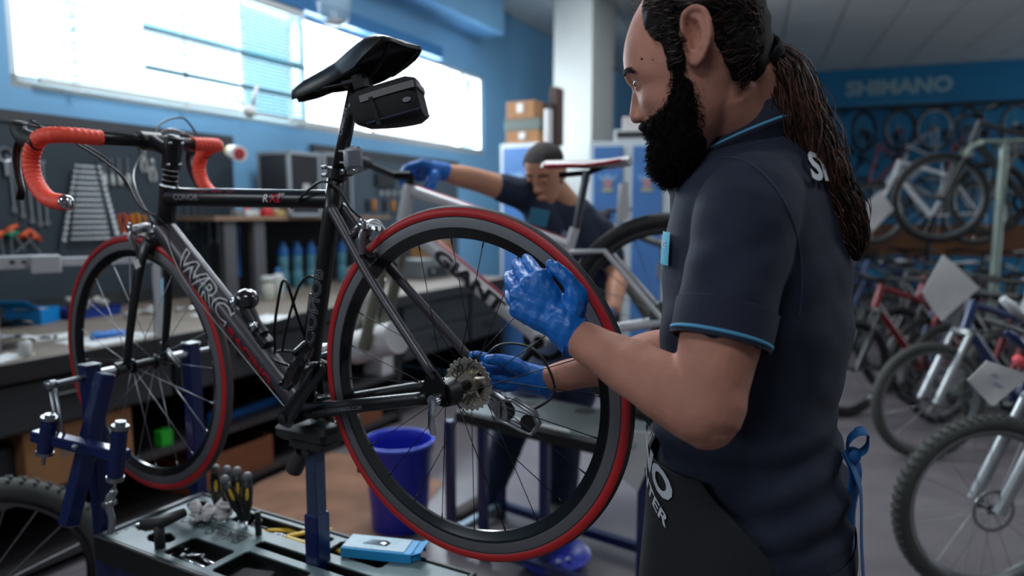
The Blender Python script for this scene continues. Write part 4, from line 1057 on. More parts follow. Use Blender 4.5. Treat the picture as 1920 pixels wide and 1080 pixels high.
# ---- beard
_br = [(128, 1252, 1272, .0745), (150, 1247, 1294, .0795), (175, 1241, 1322, .0805), (195, 1233, 1332, .0805), (215, 1222, 1336, .079), (236, 1208, 1338, .076), (250, 1211, 1338, .073), (268, 1217, 1337, .070), (288, 1214, 1332, .065), (306, 1216, 1321, .058), (324, 1223, 1304, .047), (338, 1238, 1276, .030), (346, 1250, 1262, .010)]
BT = []
for v, uf, ub, w_ in _br:
    af, z = hz(uf, v); ab, _ = hz(ub, v); BT.append((-z, (af + ab) / 2, (af - ab) / 2, w_))
b = MB(); rs = []; zt, zb = -BT[0][0], -BT[-1][0]
def beard_pt(z, ph, off=0.):
    ac, ah, w_ = lerp_tab(BT, -z); c, s = cos(ph), sin(ph); k = 2 / 2.3
    return ac + (ah + off) * abs(c) ** k * (1 if c >= 0 else -1), (w_ + off) * abs(s) ** k * (1 if s >= 0 else -1)
for i in range(41):
    z = zt + (zb - zt) * i / 40; rs.append([hp(*beard_pt(z, 2 * pi * j / 48, -.004 + .0022 * sin(j * 2.1 + i * 1.3) * sin(i * .9 + j)), z) for j in range(48)])
b.rings(rs); b.ball(hq(1214, 238, 0), (.014, .024, .008), 14)
b.build('beard', M_beard, man, smooth=True, world=True, label='thick black beard')
b = MB()
for i in range(6500):
    t = rnd.random() ** .85; z = zt + (zb - zt) * t; ph = rnd.uniform(-2.3, 2.3); a, y = beard_pt(z, ph, -.004)
    n_ = (HF * cos(ph) + HL * sin(ph)).normalized(); p = hp(a, y, z); L_ = rnd.uniform(.006, .013) * (.35 if t < .15 else 1) * (1.25 if t > .8 else 1)
    d = (n_ * 1.0 + V((0, 0, -.7 - .4 * t)) + V((rnd.uniform(-1, 1), rnd.uniform(-1, 1), rnd.uniform(-1, 1))) * .55).normalized(); q = p + d * L_ * .5 + V((rnd.uniform(-1, 1), rnd.uniform(-1, 1), rnd.uniform(-1, 1))) * .002
    e = q + (d + V((rnd.uniform(-1, 1), rnd.uniform(-1, 1), rnd.uniform(-1, .6))) * .6).normalized() * L_ * .5
    b.tube([p, q, e], [.0005, .00045, .0002], n=3, cap=False)
for i in range(420):   # moustache
    s = rnd.choice((-1, 1)); yy = rnd.uniform(0, .030); u = 1207 + rnd.uniform(0, 8) + yy * 500; v = 233 + rnd.uniform(0, 9) + yy * 200; p = hq(u, v, s * yy); q = p + HL * s * .006 + V((0, 0, -.010)) + HF * rnd.uniform(.0, .005); b.tube([p, q], [.0006, .0002], n=3, cap=False)
b.build('beard_hairs', M_beard, man, world=True, kind='stuff')
# ---- polo shirt
b = MB(); rs = []
zt, zb = zof(246), zof(985)
def sh_off(z, ph): return .004
for i in range(64):
    z = zt + (zb - zt) * i / 63; rs.append([torso(z + (-.012 * cos(2 * pi * j / 64) if i > 55 else 0) * 0, 2 * pi * j / 64, .003) for j in range(64)])
b.rings(rs)
HEM = JSL.lerp(JEL, .60)
for (S, E, R0) in ((JSL, JEL, 1.0), (JSR, JER, .98)):
    I = S + (-BL if S is JSL else BL) * .08 + V((0, 0, .015))
    Hm = S.lerp(E, .56 if S is JSL else .54)
    seg_r(b, [I, S + V((0, 0, .004)), S.lerp(E, .22), S.lerp(E, .45), Hm], [.074 * R0, .071 * R0, .068 * R0, .064 * R0, .0625 * R0], n=28)
    seg_r(b, [V((NK1.x, NK1.y, 0)) * 1 + V((0, 0, zof(322))), S + V((0, 0, .0))], [.050, .062], n=20)
def fold(co):
    d = nz(co, 2.2, (1, 1, 2.0), 5) * .0036 + nz(co, 5.0, (1, 1, 1.6), 9) * .0020
    z = co[:, 2]; w_ = np.clip((zof(740) - z) / .06, 0, 1) * np.clip((z - zof(960)) / .02, 0, 1)
    f = (co @ np.array([BF.x, BF.y, 0])); d = d + w_ * .0045 * np.sin(z * 95 + f * 26 + 2 * np.sin(f * 14))
    w2_ = np.clip((zof(560) - z) / .05, 0, 1) * np.clip((z - zof(760)) / .05, 0, 1); d = d + w2_ * .002 * np.sin(z * 30 - f * 60)
    # diagonal pull folds from the arm pit
    w3_ = np.clip((zof(430) - z) / .03, 0, 1) * np.clip((z - zof(700)) / .08, 0, 1); d = d + w3_ * .0018 * np.sin(z * 50 + f * 75)
    return d
shirt = remesh(b, 'polo_shirt', M_navy, man, .0042, 5, world=True, disp=fold, label='navy short sleeved polo shirt')
# shoulder seam, laid on the cloth
from mathutils.bvhtree import BVHTree
_Ws = wm(man); _bv = BVHTree.FromPolygons([_Ws @ v.co for v in shirt.data.vertices], [tuple(p.vertices) for p in shirt.data.polygons])
def seam(pts, name, m, r=.0012):
    P = []
    for u, v in catmull([V((a, c, 0)) for a, c in pts], 8) and [(q.x, q.y) for q in catmull([V((a, c, 0)) for a, c in pts], 8)]:
        o_ = V((0, 0, CAMZ)); d_ = (px(u, v, 1.0) - o_).normalized(); h = _bv.ray_cast(o_, d_)
        if h[0] is not None: P.append(h[0] + h[1] * .0003)
    if len(P) > 3: b = MB(); b.tube(P, r, n=6, ry=r * .5); b.build(name, m, man, smooth=True, world=True)
seam([(1352, 296), (1392, 300), (1436, 330), (1474, 384), (1496, 450), (1504, 530), (1498, 596)], 'sleeve_seam', mat('seam thread', (40, 48, 74), .8), .0016)
seam([(1342, 300), (1372, 284), (1420, 268), (1462, 262)], 'yoke_seam', mat('seam thread', (0, 0, 0)), .0012)
# shirt tail hem: slight flare band
b = MB(); rs = []
for i, (dz, of) in enumerate(((.03, .006), (.0, .009), (-.012, .010), (-.012, .006), (.03, .002))):
    rs.append([torso(zb + dz + .010 * cos(2 * pi * j / 64 + .4) - .012, 2 * pi * j / 64, of) for j in range(64)])
b.rings(rs, cap=False); b.build('shirt_hem', M_navy, man, smooth=True, world=True)
# sleeve cuffs and trim
for (S, E, f) in ((JSL, JEL, .60), (JSR, JER, .58)):
    d = (E - S).normalized(); c = S.lerp(E, f); tl = BF * .0 
    n2 = (d + BF * -.0).normalized()
    b = MB(); b.lathe(c - n2 * .030, n2, [(0, .0655), (.001, .0672), (.036, .0662), (.050, .0655), (.0505, .062), (.001, .062)], n=40, closed=True); q = b.build('sleeve_cuff', M_navyd, man, smooth=True, auto=50, world=True)
    b = MB(); b.lathe(c + n2 * .0105, n2, [(0, .0662), (.0003, .0672), (.0042, .0670), (.0045, .0655)], n=40, closed=True); b.build('sleeve_trim', M_lblue, q, smooth=True, world=True)
# seam line of sleeve
# collar
Cn = px(1379, 262, 1.095)
def col(phi, r, dz): 
    a, hb = .087 + r, .082 + r; zz = px(1400, 262, 1.09).z + .045 * (-cos(phi)) + .004 + dz
    p = Cn + BF * (a * cos(phi) - .004) + BL * (hb * sin(phi)); return V((p.x, p.y, zz))
b = MB(); N_ = 64; P_ = [radians(14) + (2 * pi - radians(28)) * i / N_ for i in range(N_ + 1)]
def cstrip(rows):
    vs = []; fs = []
    for r_, dz in rows: vs += [col(p, r_ + .004 * max(0, cos(p)), dz - .018 * max(0, cos(p)) ** 3 * (1 if dz < 0 else 0)) for p in P_]
    n = N_ + 1; m = len(rows)
    for j in range(m):
        k = (j + 1) % m
        for i in range(N_): fs.append((j * n + i, j * n + i + 1, k * n + i + 1, k * n + i))
    fs += [tuple(j * n for j in range(m))[::-1], tuple(j * n + N_ for j in range(m))]
    return vs, fs
b.add(*cstrip([(.004, -.085), (-.004, .010), (-.001, .020), (.003, .018), (.010, .0), (.0185, -.017), (.0165, -.021), (.012, -.030), (.010, -.085)])); cl = b.build('collar', M_navyd, man, smooth=True, auto=60, world=True, label='navy knitted collar')
b = MB(); b.add(*cstrip([(.0155, -.0105), (.0175, -.0135), (.0165, -.0155), (.0145, -.0125)])); b.build('collar_trim', M_lblue, cl, smooth=True, world=True)
b = MB(); q = col(.25, .018, -.035); b.lathe(q, BF, [(0, .004), (.0015, .004), (.002, .003)], n=12); b.build('button', mat('button', (200, 204, 210), .4), man, world=True)
# lettering on the back and chest badge
def on_torso(z0, ph0, off):
    def fn(x, y):
        z = z0 + y; _, _, a, hb = lerp_tab(TT, -z); return torso(z, ph0 - x / .17, off)
    return fn
zB = zof(325)
M_wt = mat('print grey white', (196, 200, 206), .7)
text_on('lettering', 'SHIMANO', lambda x, y: on_torso(zB, pi * 1.075, .0115)(-x, y), M_wt, man, size=.055, bold=.002, sx=1.35, world=True, sub=1)
text_on('lettering', 'SERVICE CENTER', lambda x, y: on_torso(zof(388), pi * 1.12, .0115)(-x, y), M_wt, man, size=.024, bold=.0006, sx=1.3, world=True)
b = MB(); vs = []; fs = []
for i in range(9):
    for j in range(5): vs.append(torso(zof(432) - (zof(432) - zof(490)) * j / 4, radians(18) + radians(30) * i / 8, .0095))
for i in range(8):
    for j in range(4): fs.append((i * 5 + j, i * 5 + j + 1, i * 5 + j + 6, i * 5 + j + 5))
b.add(vs, fs); b.build('chest_badge', mat('badge cyan', (34, 156, 186), .6, var=.15, scale=30), man, smooth=True, world=True)
text_on('badge_lettering', 'SERVICE', lambda x, y: on_torso(zof(455), radians(33), .0105)(-x, y), M_wt, man, size=.016, world=True)
# ---- apron
b = MB(); vs = []; fs = []; NI, NJ = 48, 40
zA0, zA1 = zof(838), .38
for k, of in enumerate((.017, .0125)):
    for i in range(NI + 1):
        z = zA0 + (zA1 - zA0) * i / NI
        for j in range(NJ + 1):
            pl = -105 + 188 * j / NJ; tc = max(0, .10 - (zA0 - z)) * 260 if j > NJ / 2 else 0
            ph = radians(-100 + (206 - tc) * j / NJ)
            fl = .006 * sin(j * .55) * min(1, (zA0 - z) / .2)
            vs.append(torso(max(z, .80), ph, of + fl + max(0, .80 - z) * .03).xyz * 1); vs[-1].z = z
n1 = (NI + 1) * (NJ + 1)
for i in range(NI):
    for j in range(NJ):
        a0 = i * (NJ + 1) + j; fs.append((a0, a0 + NJ + 1, a0 + NJ + 2, a0 + 1)); fs.append((n1 + a0, n1 + a0 + 1, n1 + a0 + NJ + 2, n1 + a0 + NJ + 1))
for j in range(NJ): fs.append((j, j + 1, n1 + j + 1, n1 + j)); e = NI * (NJ + 1); fs.append((e + j + 1, e + j, n1 + e + j, n1 + e + j + 1))
for i in range(NI):
    for e in (0, NJ): a0 = i * (NJ + 1) + e; fs.append((a0, n1 + a0, n1 + a0 + NJ + 1, a0 + NJ + 1) if e else (a0 + NJ + 1, n1 + a0 + NJ + 1, n1 + a0, a0))
b.add(vs, fs); ap = b.build('apron', M_apron, man, smooth=True, auto=60, world=True, label='black work apron')
def apt(x, y, z0, xe):
    sl = .55; z = z0 + y * .9 - sl * (x - xe); return torso(z, radians(67) + (x - xe) / .15 + sl * y / .2, .0195)
text_on('lettering', 'SHIMANO', lambda x, y: apt(x, y, zof(886), .155), M_wt, ap, size=.053, bold=.0022, sx=1.2, sub=1, world=True)
text_on('lettering', 'SERVICE CENTER', lambda x, y: apt(x, y, zof(938), .155), M_wt, ap, size=.026, bold=.0006, sx=1.35, world=True)
# bow and hanging ribbon at the back
BK = torso(zof(806), radians(172), .016)
b = MB()
def ribbon(b, P, w_, t=.0012, side=None):
    P = catmull(P, 6); b.tube(P, w_ / 2, n=8, ry=t, up=side or (0, 0, 1))
side = (0, .35, .94)
ribbon(b, [BK, BK + V((-.004, -.012, .022)), BK + V((.004, -.02, .036)), BK + V((.020, -.016, .034)), BK + V((.024, -.010, .010)), BK + V((.010, -.004, -.006))], .024, side=(.3, .9, .2))
ribbon(b, [BK, BK + V((.006, -.02, -.03)), BK + V((.012, -.025, -.06)), BK + V((.020, -.02, -.14)), BK + V((.032, -.018, -.24)), BK + V((.042, -.02, -.36))], .038, side=(.5, .8, 0))
ribbon(b, [BK, BK + V((.010, -.01, -.03)), BK + V((.006, -.005, -.10)), BK + V((.012, -.0, -.20)), BK + V((.016, .0, -.30))], .030, side=(.8, .4, 0))
b.ball(BK + V((.006, -.006, -.004)), (.012, .012, .014), 10)
b.build('apron_tie', M_ribbon, man, smooth=True, world=True, label='bright blue apron ribbon tied in a bow')
# ---- trousers and shoes
M_pants = mat('black trousers', (16, 16, 19), .8, bump=.3, bscale=400)
b = MB(); rs = []
for i in range(12):
    z = zof(960) + (.72 - zof(960)) * i / 11; rs.append([torso(max(z, .8), 2 * pi * j / 40, -.004 - .02 * max(0, i - 8) / 3).xyz for j in range(40)])
    for p in rs[-1]: p.z = z
b.rings(rs)
_h = lerp_tab(TT, -.82)
for s in (-1, 1):
    H0 = V((_h[0], _h[1], .84)) + BL * s * .095; K = V((_h[0], _h[1], .50)) + BL * s * .11 + BF * .02; A_ = V((_h[0], _h[1], .09)) + BL * s * .12 - BF * .015
    seg_r(b, [H0, H0.lerp(K, .5), K, K.lerp(A_, .4), A_], [.10, .088, .068, .065, .056], n=24)
remesh(b, 'trousers', M_pants, man, .007, 4, world=True, disp=lambda co: nz(co, 3, (1, 1, 2), 4) * .003)
M_shoe = mat('dark shoe', (24, 22, 24), .6)
def shoe(c, f, l, par, m=M_shoe):
    b = MB(); R_ = Matrix((f, l, V((0, 0, 1)))).transposed(); rs = []
    for x, w_, h in ((-.085, .022, .045), (-.075, .034, .075), (-.04, .038, .085), (.02, .040, .07), (.08, .046, .052), (.13, .045, .042), (.165, .034, .032), (.180, .015, .02)):
        r_ = []
        for j in range(16):
            a = 2 * pi * j / 16; r_.append(V(c) + R_ @ V((x, w_ * cos(a), max(.0, h / 2 + h / 2 * sin(a) * 1.02) + .004)))
        rs.append(r_)
    b.rings(rs); q = b.build('shoe', m, par, smooth=True, world=True)
    b = MB(); b.X = Matrix.Translation(V(c)) @ R_.to_4x4(); b.prism([(-.088, -.03), (-.05, -.04), (.06, -.045), (.13, -.047), (.17, -.03), (.184, 0), (.17, .03), (.13, .047), (.06, .045), (-.05, .04), (-.088, .03)], .016, Matrix.Translation(V((0, 0, .008)))); b.build('sole', mat('sole', (60, 58, 56), .7), q, world=True)
for s in (-1, 1): shoe(V((_h[0], _h[1], 0)) + BL * s * .12 - BF * .01, BF, BL, man)
# ---- gloves
b = MB(); kn = [px(1014, 524, 1.012), px(992, 535, 1.018), px(974, 555, 1.020), px(974, 580, 1.014)]
fi = [[px(1000, 503, 1.04), px(991, 491, 1.062), px(986, 484, 1.085)],
      [px(979, 515, 1.048), px(971, 501, 1.072), px(967, 493, 1.092)],
      [px(961, 538, 1.042), px(955, 525, 1.062), px(954, 514, 1.080)],
      [px(962, 568, 1.034), px(956, 558, 1.050), px(953, 549, 1.066)]]
th_ = [px(1066, 598, 1.005), px(1080, 560, 1.0), px(1066, 528, 1.0), px(1048, 508, 1.008), px(1033, 496, 1.015)]
WLg = px(1060, 618, 1.0)
hand(b, WLg, kn, fi, th_, rw=.031, rm_=.0165, rf=.0090)
seg_r(b, [px(1050, 600, 1.01), px(1030, 560, 1.012)], [.024, .022], n=16); b.ball(px(1072, 585, 1.0), (.020, .018, .022), 14)
seg_r(b, [px(1078, 632, .998), px(1062, 616, 1.0), px(1046, 592, 1.008)], [.0305, .0300, .030], n=20)
def gl(co): return nz(co, 14, (1, 1, 1), 8) * .0012 + nz(co, 26, (1.6, .6, 1.6), 2) * .0009 + np.abs(nz(co, 30, (1, 1, .5), 12)) * -.0004
g1 = remesh(b, 'glove', M_glove, man, .0018, 2, world=True, disp=gl, label='left blue nitrile glove')
b = MB(); d = (JWL - WLg).normalized(); fr_ = frame((JEL - JWL).normalized())
b.tube([px(1081, 635, .997) + fr_ @ V((cos(q * pi / 16) * .0312, sin(q * pi / 16) * .0312, .0022 * sin(q * 1.7))) for q in range(32)], .0017, n=6, closed=True); b.build('glove_cuff', M_glove, g1, smooth=True, world=True)
b = MB(); kn = [px(944, 682, 1.33), px(940, 694, 1.32), px(940, 708, 1.315), px(948, 722, 1.32)]
fi = [[px(915, 672, 1.325), px(897, 668, 1.315), px(884, 666, 1.30)], [px(918, 690, 1.315), px(903, 688, 1.30), px(894, 688, 1.285)], [px(918, 706, 1.31), px(905, 706, 1.295), px(898, 706, 1.28)], [px(926, 722, 1.31), px(914, 724, 1.30), px(906, 725, 1.29)]]
th_ = [px(985, 700, 1.325), px(965, 686, 1.305), px(938, 676, 1.29), px(915, 674, 1.285)]
WRg = px(1000, 712, 1.335); hand(b, WRg, kn, fi, th_, rw=.029, rm_=.0145, rf=.0098)
seg_r(b, [px(1021, 717, 1.335), px(1000, 712, 1.335), px(975, 704, 1.33)], [.032, .031, .030], n=20)
g2 = remesh(b, 'glove', M_glove, man, .0026, 4, world=True, disp=gl, label='right blue nitrile glove behind the wheel')
b = MB(); fr_ = frame((JER - JWR).normalized()); b.tube([px(1020, 717, 1.335) + fr_ @ V((cos(q * pi / 16) * .033, sin(q * pi / 16) * .033, .002 * sin(q * 1.7))) for q in range(32)], .0016, n=6, closed=True); b.build('glove_cuff', M_glove, g2, smooth=True, world=True)
# ================================================================ REPAIR STAND UNDER THE ROAD BICYCLE
M_standblue = mat('stand blue', (17, 31, 84), .35, .2, coat=.3)
M_zinc = mat('zinc', (150, 154, 158), .32, .9)
M_traytop = mat('tray top', (104, 122, 124), .35, var=.10, scale=18, bump=.2, bscale=300)
M_trayblk = mat('tray black', (14, 15, 16), .45)
TZ = .66
Dd = V((.877, -.480, 0)).normalized(); Dn = V((-.480, -.877, 0)).normalized()   # along the bicycle (rearwards), towards the camera
TC = pz(375, 928, TZ)                                                          # back left corner of the tray
def tp(a, c, z=TZ): p = TC + Dd * a + Dn * c; return V((p.x, p.y, z))
RT = Matrix((Dd, Dn * -1, V((0, 0, 1)))).transposed()
st = thing('repair_stand', 'blue steel repair stand with grey tool tray holding the road bicycle', 'stand', tp(.4, .14, 0))
Lt, Wt = .86, .264
# tray: plate with cut outs built as strips, walls and floors of the wells
wells = [(.195, .50, .010, .066, 'box'), (.52, .68, .010, .070, 'box'), (.20, .345, .165, .250, 'box'), (.365, .565, .150, .250, 'box'), (.585, .80, .150, .250, 'box'), (.355, .84, .100, .130, 'slot')]
rounds = [(.052, .190, .017), (.135, .205, .024), (.058, .045, .024)]
# grid plate
xs = sorted({0, Lt} | {w_[0] for w_ in wells} | {w_[1] for w_ in wells}); ys = sorted({0, Wt} | {w_[2] for w_ in wells} | {w_[3] for w_ in wells})
def ctr(x, y): return any(w_[0] < x < w_[1] and w_[2] < y < w_[3] for w_ in wells)
xs2 = []
N1, N2 = 172, 53
b = MB(); vid = {}
def hole(x, y):
    for w_ in wells:
        r = .014; x0, x1, y0, y1 = w_[:4]; r = min(r, (y1 - y0) / 2.01, (x1 - x0) / 2.01)
        qx = max(x0 + r - x, 0, x - x1 + r); qy = max(y0 + r - y, 0, y - y1 + r)
        if x0 <= x <= x1 and y0 <= y <= y1 and qx * qx + qy * qy <= r * r: return True
    return any((x - cx_) ** 2 * .35 + (y - cy_) ** 2 < r * r * 1 for cx_, cy_, r in rounds) or any((x - .022) ** 2 + (y - cy_) ** 2 < .0035 ** 2 for cy_ in (.15, .20, .22, .245))
H = np.zeros((N1, N2), bool)
for i in range(N1):
    for j in range(N2): H[i, j] = hole((i + .5) * Lt / N1, (j + .5) * Wt / N2)
def vv(i, j, k):
    key = (i, j, k)
    if key not in vid: vid[key] = len(b.v); b.v.append(tuple(tp(i * Lt / N1, j * Wt / N2, TZ - .004 * k)))
    return vid[key]
for i in range(N1):
    for j in range(N2):
        if H[i, j]: continue
        b.f.append((vv(i, j, 0), vv(i, j + 1, 0), vv(i + 1, j + 1, 0), vv(i + 1, j, 0))); b.m.append(0)
        for (di, dj, e) in ((-1, 0, ((i, j), (i, j + 1))), (1, 0, ((i + 1, j + 1), (i + 1, j))), (0, -1, ((i + 1, j), (i, j))), (0, 1, ((i, j + 1), (i + 1, j + 1)))):
            ii, jj = i + di, j + dj
            if ii < 0 or jj < 0 or ii >= N1 or jj >= N2 or H[ii, jj]:
                p, q = e; b.f.append((vv(*p, 0), vv(*p, 1), vv(*q, 1), vv(*q, 0))[::-1]); b.m.append(0)
b.build('tray_top', M_traytop, st, world=True)
b = MB()
for w_ in wells:
    x0, x1, y0, y1 = w_[:4]; dz = .032
    b.box(tp((x0 + x1) / 2, (y0 + y1) / 2, TZ - dz), (x1 - x0 + .01, y1 - y0 + .01, .003), RT)
    for (cx_, cy_, sx_, sy_) in (((x0 + x1) / 2, y0 - .004, x1 - x0 + .012, .003), ((x0 + x1) / 2, y1 + .004, x1 - x0 + .012, .003), (x0 - .004, (y0 + y1) / 2, .003, y1 - y0 + .012), (x1 + .004, (y0 + y1) / 2, .003, y1 - y0 + .012)):
        b.box(tp(cx_, cy_, TZ - dz / 2 - .004), (sx_, sy_, dz - .001), RT)
for cx_, cy_, r in rounds: b.cyl(tp(cx_, cy_, TZ - .04), tp(cx_, cy_, TZ - .036), r * 1.8, n=20)
b.build('tray_well', M_trayblk, st, world=True)
b = MB()
b.box(tp(Lt / 2, Wt + .008, TZ - .028), (Lt + .03, .012, .062), RT, .003); b.box(tp(Lt / 2, -.008, TZ - .028), (Lt + .03, .012, .062), RT, .003)
b.box(tp(-.008, Wt / 2, TZ - .028), (.012, Wt + .02, .062), RT, .003); b.box(tp(Lt + .008, Wt / 2, TZ - .028), (.012, Wt + .02, .062), RT, .003)
b.box(tp(Lt / 2, Wt / 2, TZ - .062), (Lt, Wt, .004), RT); b.build('tray_rim', M_trayblk, st, world=True, smooth=False)
b = MB(); b.box(tp(.004, Wt / 2, TZ + .003), (.012, Wt, .006), RT, .002); b.build('tray_lip', mat('lip grey', (96, 100, 108), .4), st, world=True)
text_on('tray_lettering', 'BikeSupport', lambda x, y: tp(.175 + .0 - y, .155 + .0 - x * .0, TZ + .0008) if False else tp(.185 - x, .122 + y * 1.0, TZ + .0006), mat('tray print', (44, 52, 54), .5), st, size=.054, bold=.0012, sx=1.0, world=True)
b = MB(); b.box(tp(.185, .096, TZ + .0005), (.26, .0022, .0008), RT); b.build('tray_line', mat('tray print', (0, 0, 0)), st, world=True)
# legs and feet of the frame
def post(p, q, w_, m=M_standblue, name='post', parent=st, d=None):
    p, q = V(p), V(q); b = MB(); b.box((p + q) / 2, (w_, w_ if d is None else d, (q - p).length), frame(q - p, Dd), .003); return b.build(name, m, parent, world=True)
for (a_, c_) in ((.05, .04), (.05, .24), (.80, .04), (.80, .24)): post(tp(a_, c_, .02), tp(a_, c_, TZ - .065), .035, name='leg')
for c_ in (.04, .24): b = MB(); b.box(tp(.42, c_, .05), (.76, .035, .035), RT, .003); b.build('foot_rail', M_standblue, st, world=True)
for a_ in (.05, .80): b = MB(); b.box(tp(a_, .14, .05), (.035, .2, .035), RT, .003); b.build('cross_rail', M_standblue, st, world=True)
# middle post: lower sleeve, upper bar, cradle under the bottom bracket
cpz = px(592, 1060, 1.0)
mp = None
bbw = MBIKE @ BB
Mq = V((0, 0, 0)); 
_d = px(590, 900, 1.0); 
# place on the bicycle plane: intersection of view ray (590) with vertical plane through the bicycle
_o = MBIKE @ V((0, 0, 0)); _f = (MBIKE.to_3x3() @ V((1, 0, 0))); _n2 = V((_f.y, -_f.x, 0)).normalized()
def on_bike_plane(u, v):
    d = px(u, v, 1.0) - V((0, 0, CAMZ)); k = (_o.dot(_n2)) / d.dot(_n2) if True else 1; return V((0, 0, CAMZ)) + d * k
mp = on_bike_plane(592, 900)
post((mp.x, mp.y, .1), (mp.x, mp.y, on_bike_plane(592, 960).z), .040, name='post_sleeve')
post((mp.x, mp.y, .5), (mp.x, mp.y, bbw.z - .075), .032, mat('post grey blue', (66, 78, 104), .35, .5), name='post_bar')
b = MB(); b.box((bbw.x + .01, bbw.y, bbw.z - .052), (.15, .075, .035), RT, .010); b.box((mp.x, mp.y, bbw.z - .072), (.10, .06, .022), RT, .006)
b.cyl(V((mp.x, mp.y, bbw.z - .085)) + Dn * .03, V((mp.x, mp.y, bbw.z - .085)) - Dn * .09, .010, n=10); b.build('bracket_cradle', M_rubblk, st, smooth=True, auto=40, world=True)
b = MB(); e = V((mp.x, mp.y, bbw.z - .10)) - Dd * .035; b.cyl(e, e - Dd * .03 + V((0, 0, -.045)), .017, .019, n=14); b.build('clamp_knob', mat('dark knob', (52, 46, 48), .5), st, smooth=True, auto=40, world=True)
# front axle posts
def bp(x, y, z): return MBIKE @ V((x, y, z))
for s, tp_v in ((1, 712), (-1, 652)):
    c = bp(.985, s * .135, .0); top = c + V((0, 0, .026))
    c0 = V((c.x, c.y, 0))
    if s > 0:
        q = post(V((c.x + .035, c.y - .02, .02)), top + V((.0, 0, 0)), .036, name='fork_post')
    else: q = post(V((c.x, c.y, .02)), top, .036, name='fork_post')
    b = MB(); b.box(top + V((0, 0, .002)), (.038, .038, .004), frame((0, 0, 1), Dd), .001); b.build('post_cap', M_zinc, q, world=True)
    b = MB(); b.cyl(bp(.985, s * .235 if s > 0 else s * .20, 0), bp(.985, s * .05, 0), .0065, n=10); b.cyl(bp(.985, s * .118, 0), bp(.985, s * .075, 0), .0125, n=14)
    b.build('clamp_rod', M_zinc, q, smooth=True, auto=40, world=True)
    b = MB(); b.cyl(bp(.985, s * .075, 0), bp(.985, s * .055, 0), .018, n=16); b.build('clamp_cup', M_blkp, q, smooth=True, auto=40, world=True)
    b = MB()
    e = bp(.985, s * .225 if s > 0 else s * .16, 0)
    if s > 0:
        for k in (0, .022): b.tube([e + V((0, 0, -.005)) + Dd * k, e + Dd * (k + .012) + V((.0, -.0, -.085)), e + Dd * (k + .03) + V((.0, 0, -.13))], .0035, n=6)
        b.cyl(e - Dn * .012, e + Dn * .010, .011, n=12)
    else:
        e = bp(.985, s * .05, .045)
        for k in (0, .012): b.tube([e + V((0, 0, 0)), e + Dd * .04 + V((0, 0, -.02 - k)), e + Dd * .075 + V((0, 0, -.045 - k))], .003, n=6)
    b.build('clamp_handle', M_zinc, q, smooth=True, world=True)
b = MB(); b.cyl(bp(.985, .04, 0), bp(.985, -.04, 0), .0105, n=14); b.build('axle_sleeve', M_alu, st, smooth=True, world=True)
# leaning arm and cross bar with vertical clamps at the left
A0 = px(198, 700, 1.56); A1 = px(128, 985, 1.49)
q = post(A1, A0, .034, name='leaning_arm')
X0 = px(66, 815, 1.52); X1 = px(238, 856, 1.46)
b = MB(); b.box((X0 + X1) / 2, (.026, .03, (X1 - X0).length), frame(X1 - X0, (0, 0, 1)), .003); b.build('cross_bar', M_standblue, st, world=True)
b = MB(); c = px(140, 838, 1.462); b.ball(c, .007, 8); b.build('cross_bolt', M_zinc, st, world=True, smooth=True)
for (u, vt, vb, Y) in ((90, 778, 862, 1.50), (222, 792, 915, 1.45)):
    tpv, btv = px(u + 4, vt, Y), px(u - 8, vb, Y)
    b = MB(); b.cyl(tpv.lerp(btv, .12), tpv.lerp(btv, .82), .0165, n=16); o_ = b.build('clamp_tube', M_standblue, st, smooth=True, auto=40, world=True)
    b = MB(); b.cyl(tpv.lerp(btv, -.02), tpv.lerp(btv, .12), .012, n=6); b.cyl(tpv.lerp(btv, .04), tpv.lerp(btv, .10), .018, n=14); b.build('clamp_nut', M_zinc, o_, smooth=True, auto=40, world=True)
    b = MB(); b.cyl(tpv.lerp(btv, .82), tpv.lerp(btv, .88), .0185, n=14); b.cyl(tpv.lerp(btv, .88), tpv.lerp(btv, 1.12), .004, n=8); b.build('clamp_foot', M_zinc, o_, smooth=True, auto=40, world=True)
b = MB(); e = px(212, 915, 1.45); b.ball(e + V((0, 0, -.01)), .009, 10); b.tube(catmull([e + V((0, 0, -.01)), px(203, 945, 1.448), px(210, 975, 1.446), px(206, 1000, 1.446)], 4), [.006, .009, .011, .0105, .010, .009, .009, .009, .009, .009, .008, .007, .006][:13], n=10, ry=.004); b.cyl(px(194, 948, 1.45), px(216, 940, 1.45), .008, n=10); b.build('cam_lever', M_alu, st, smooth=True, world=True)
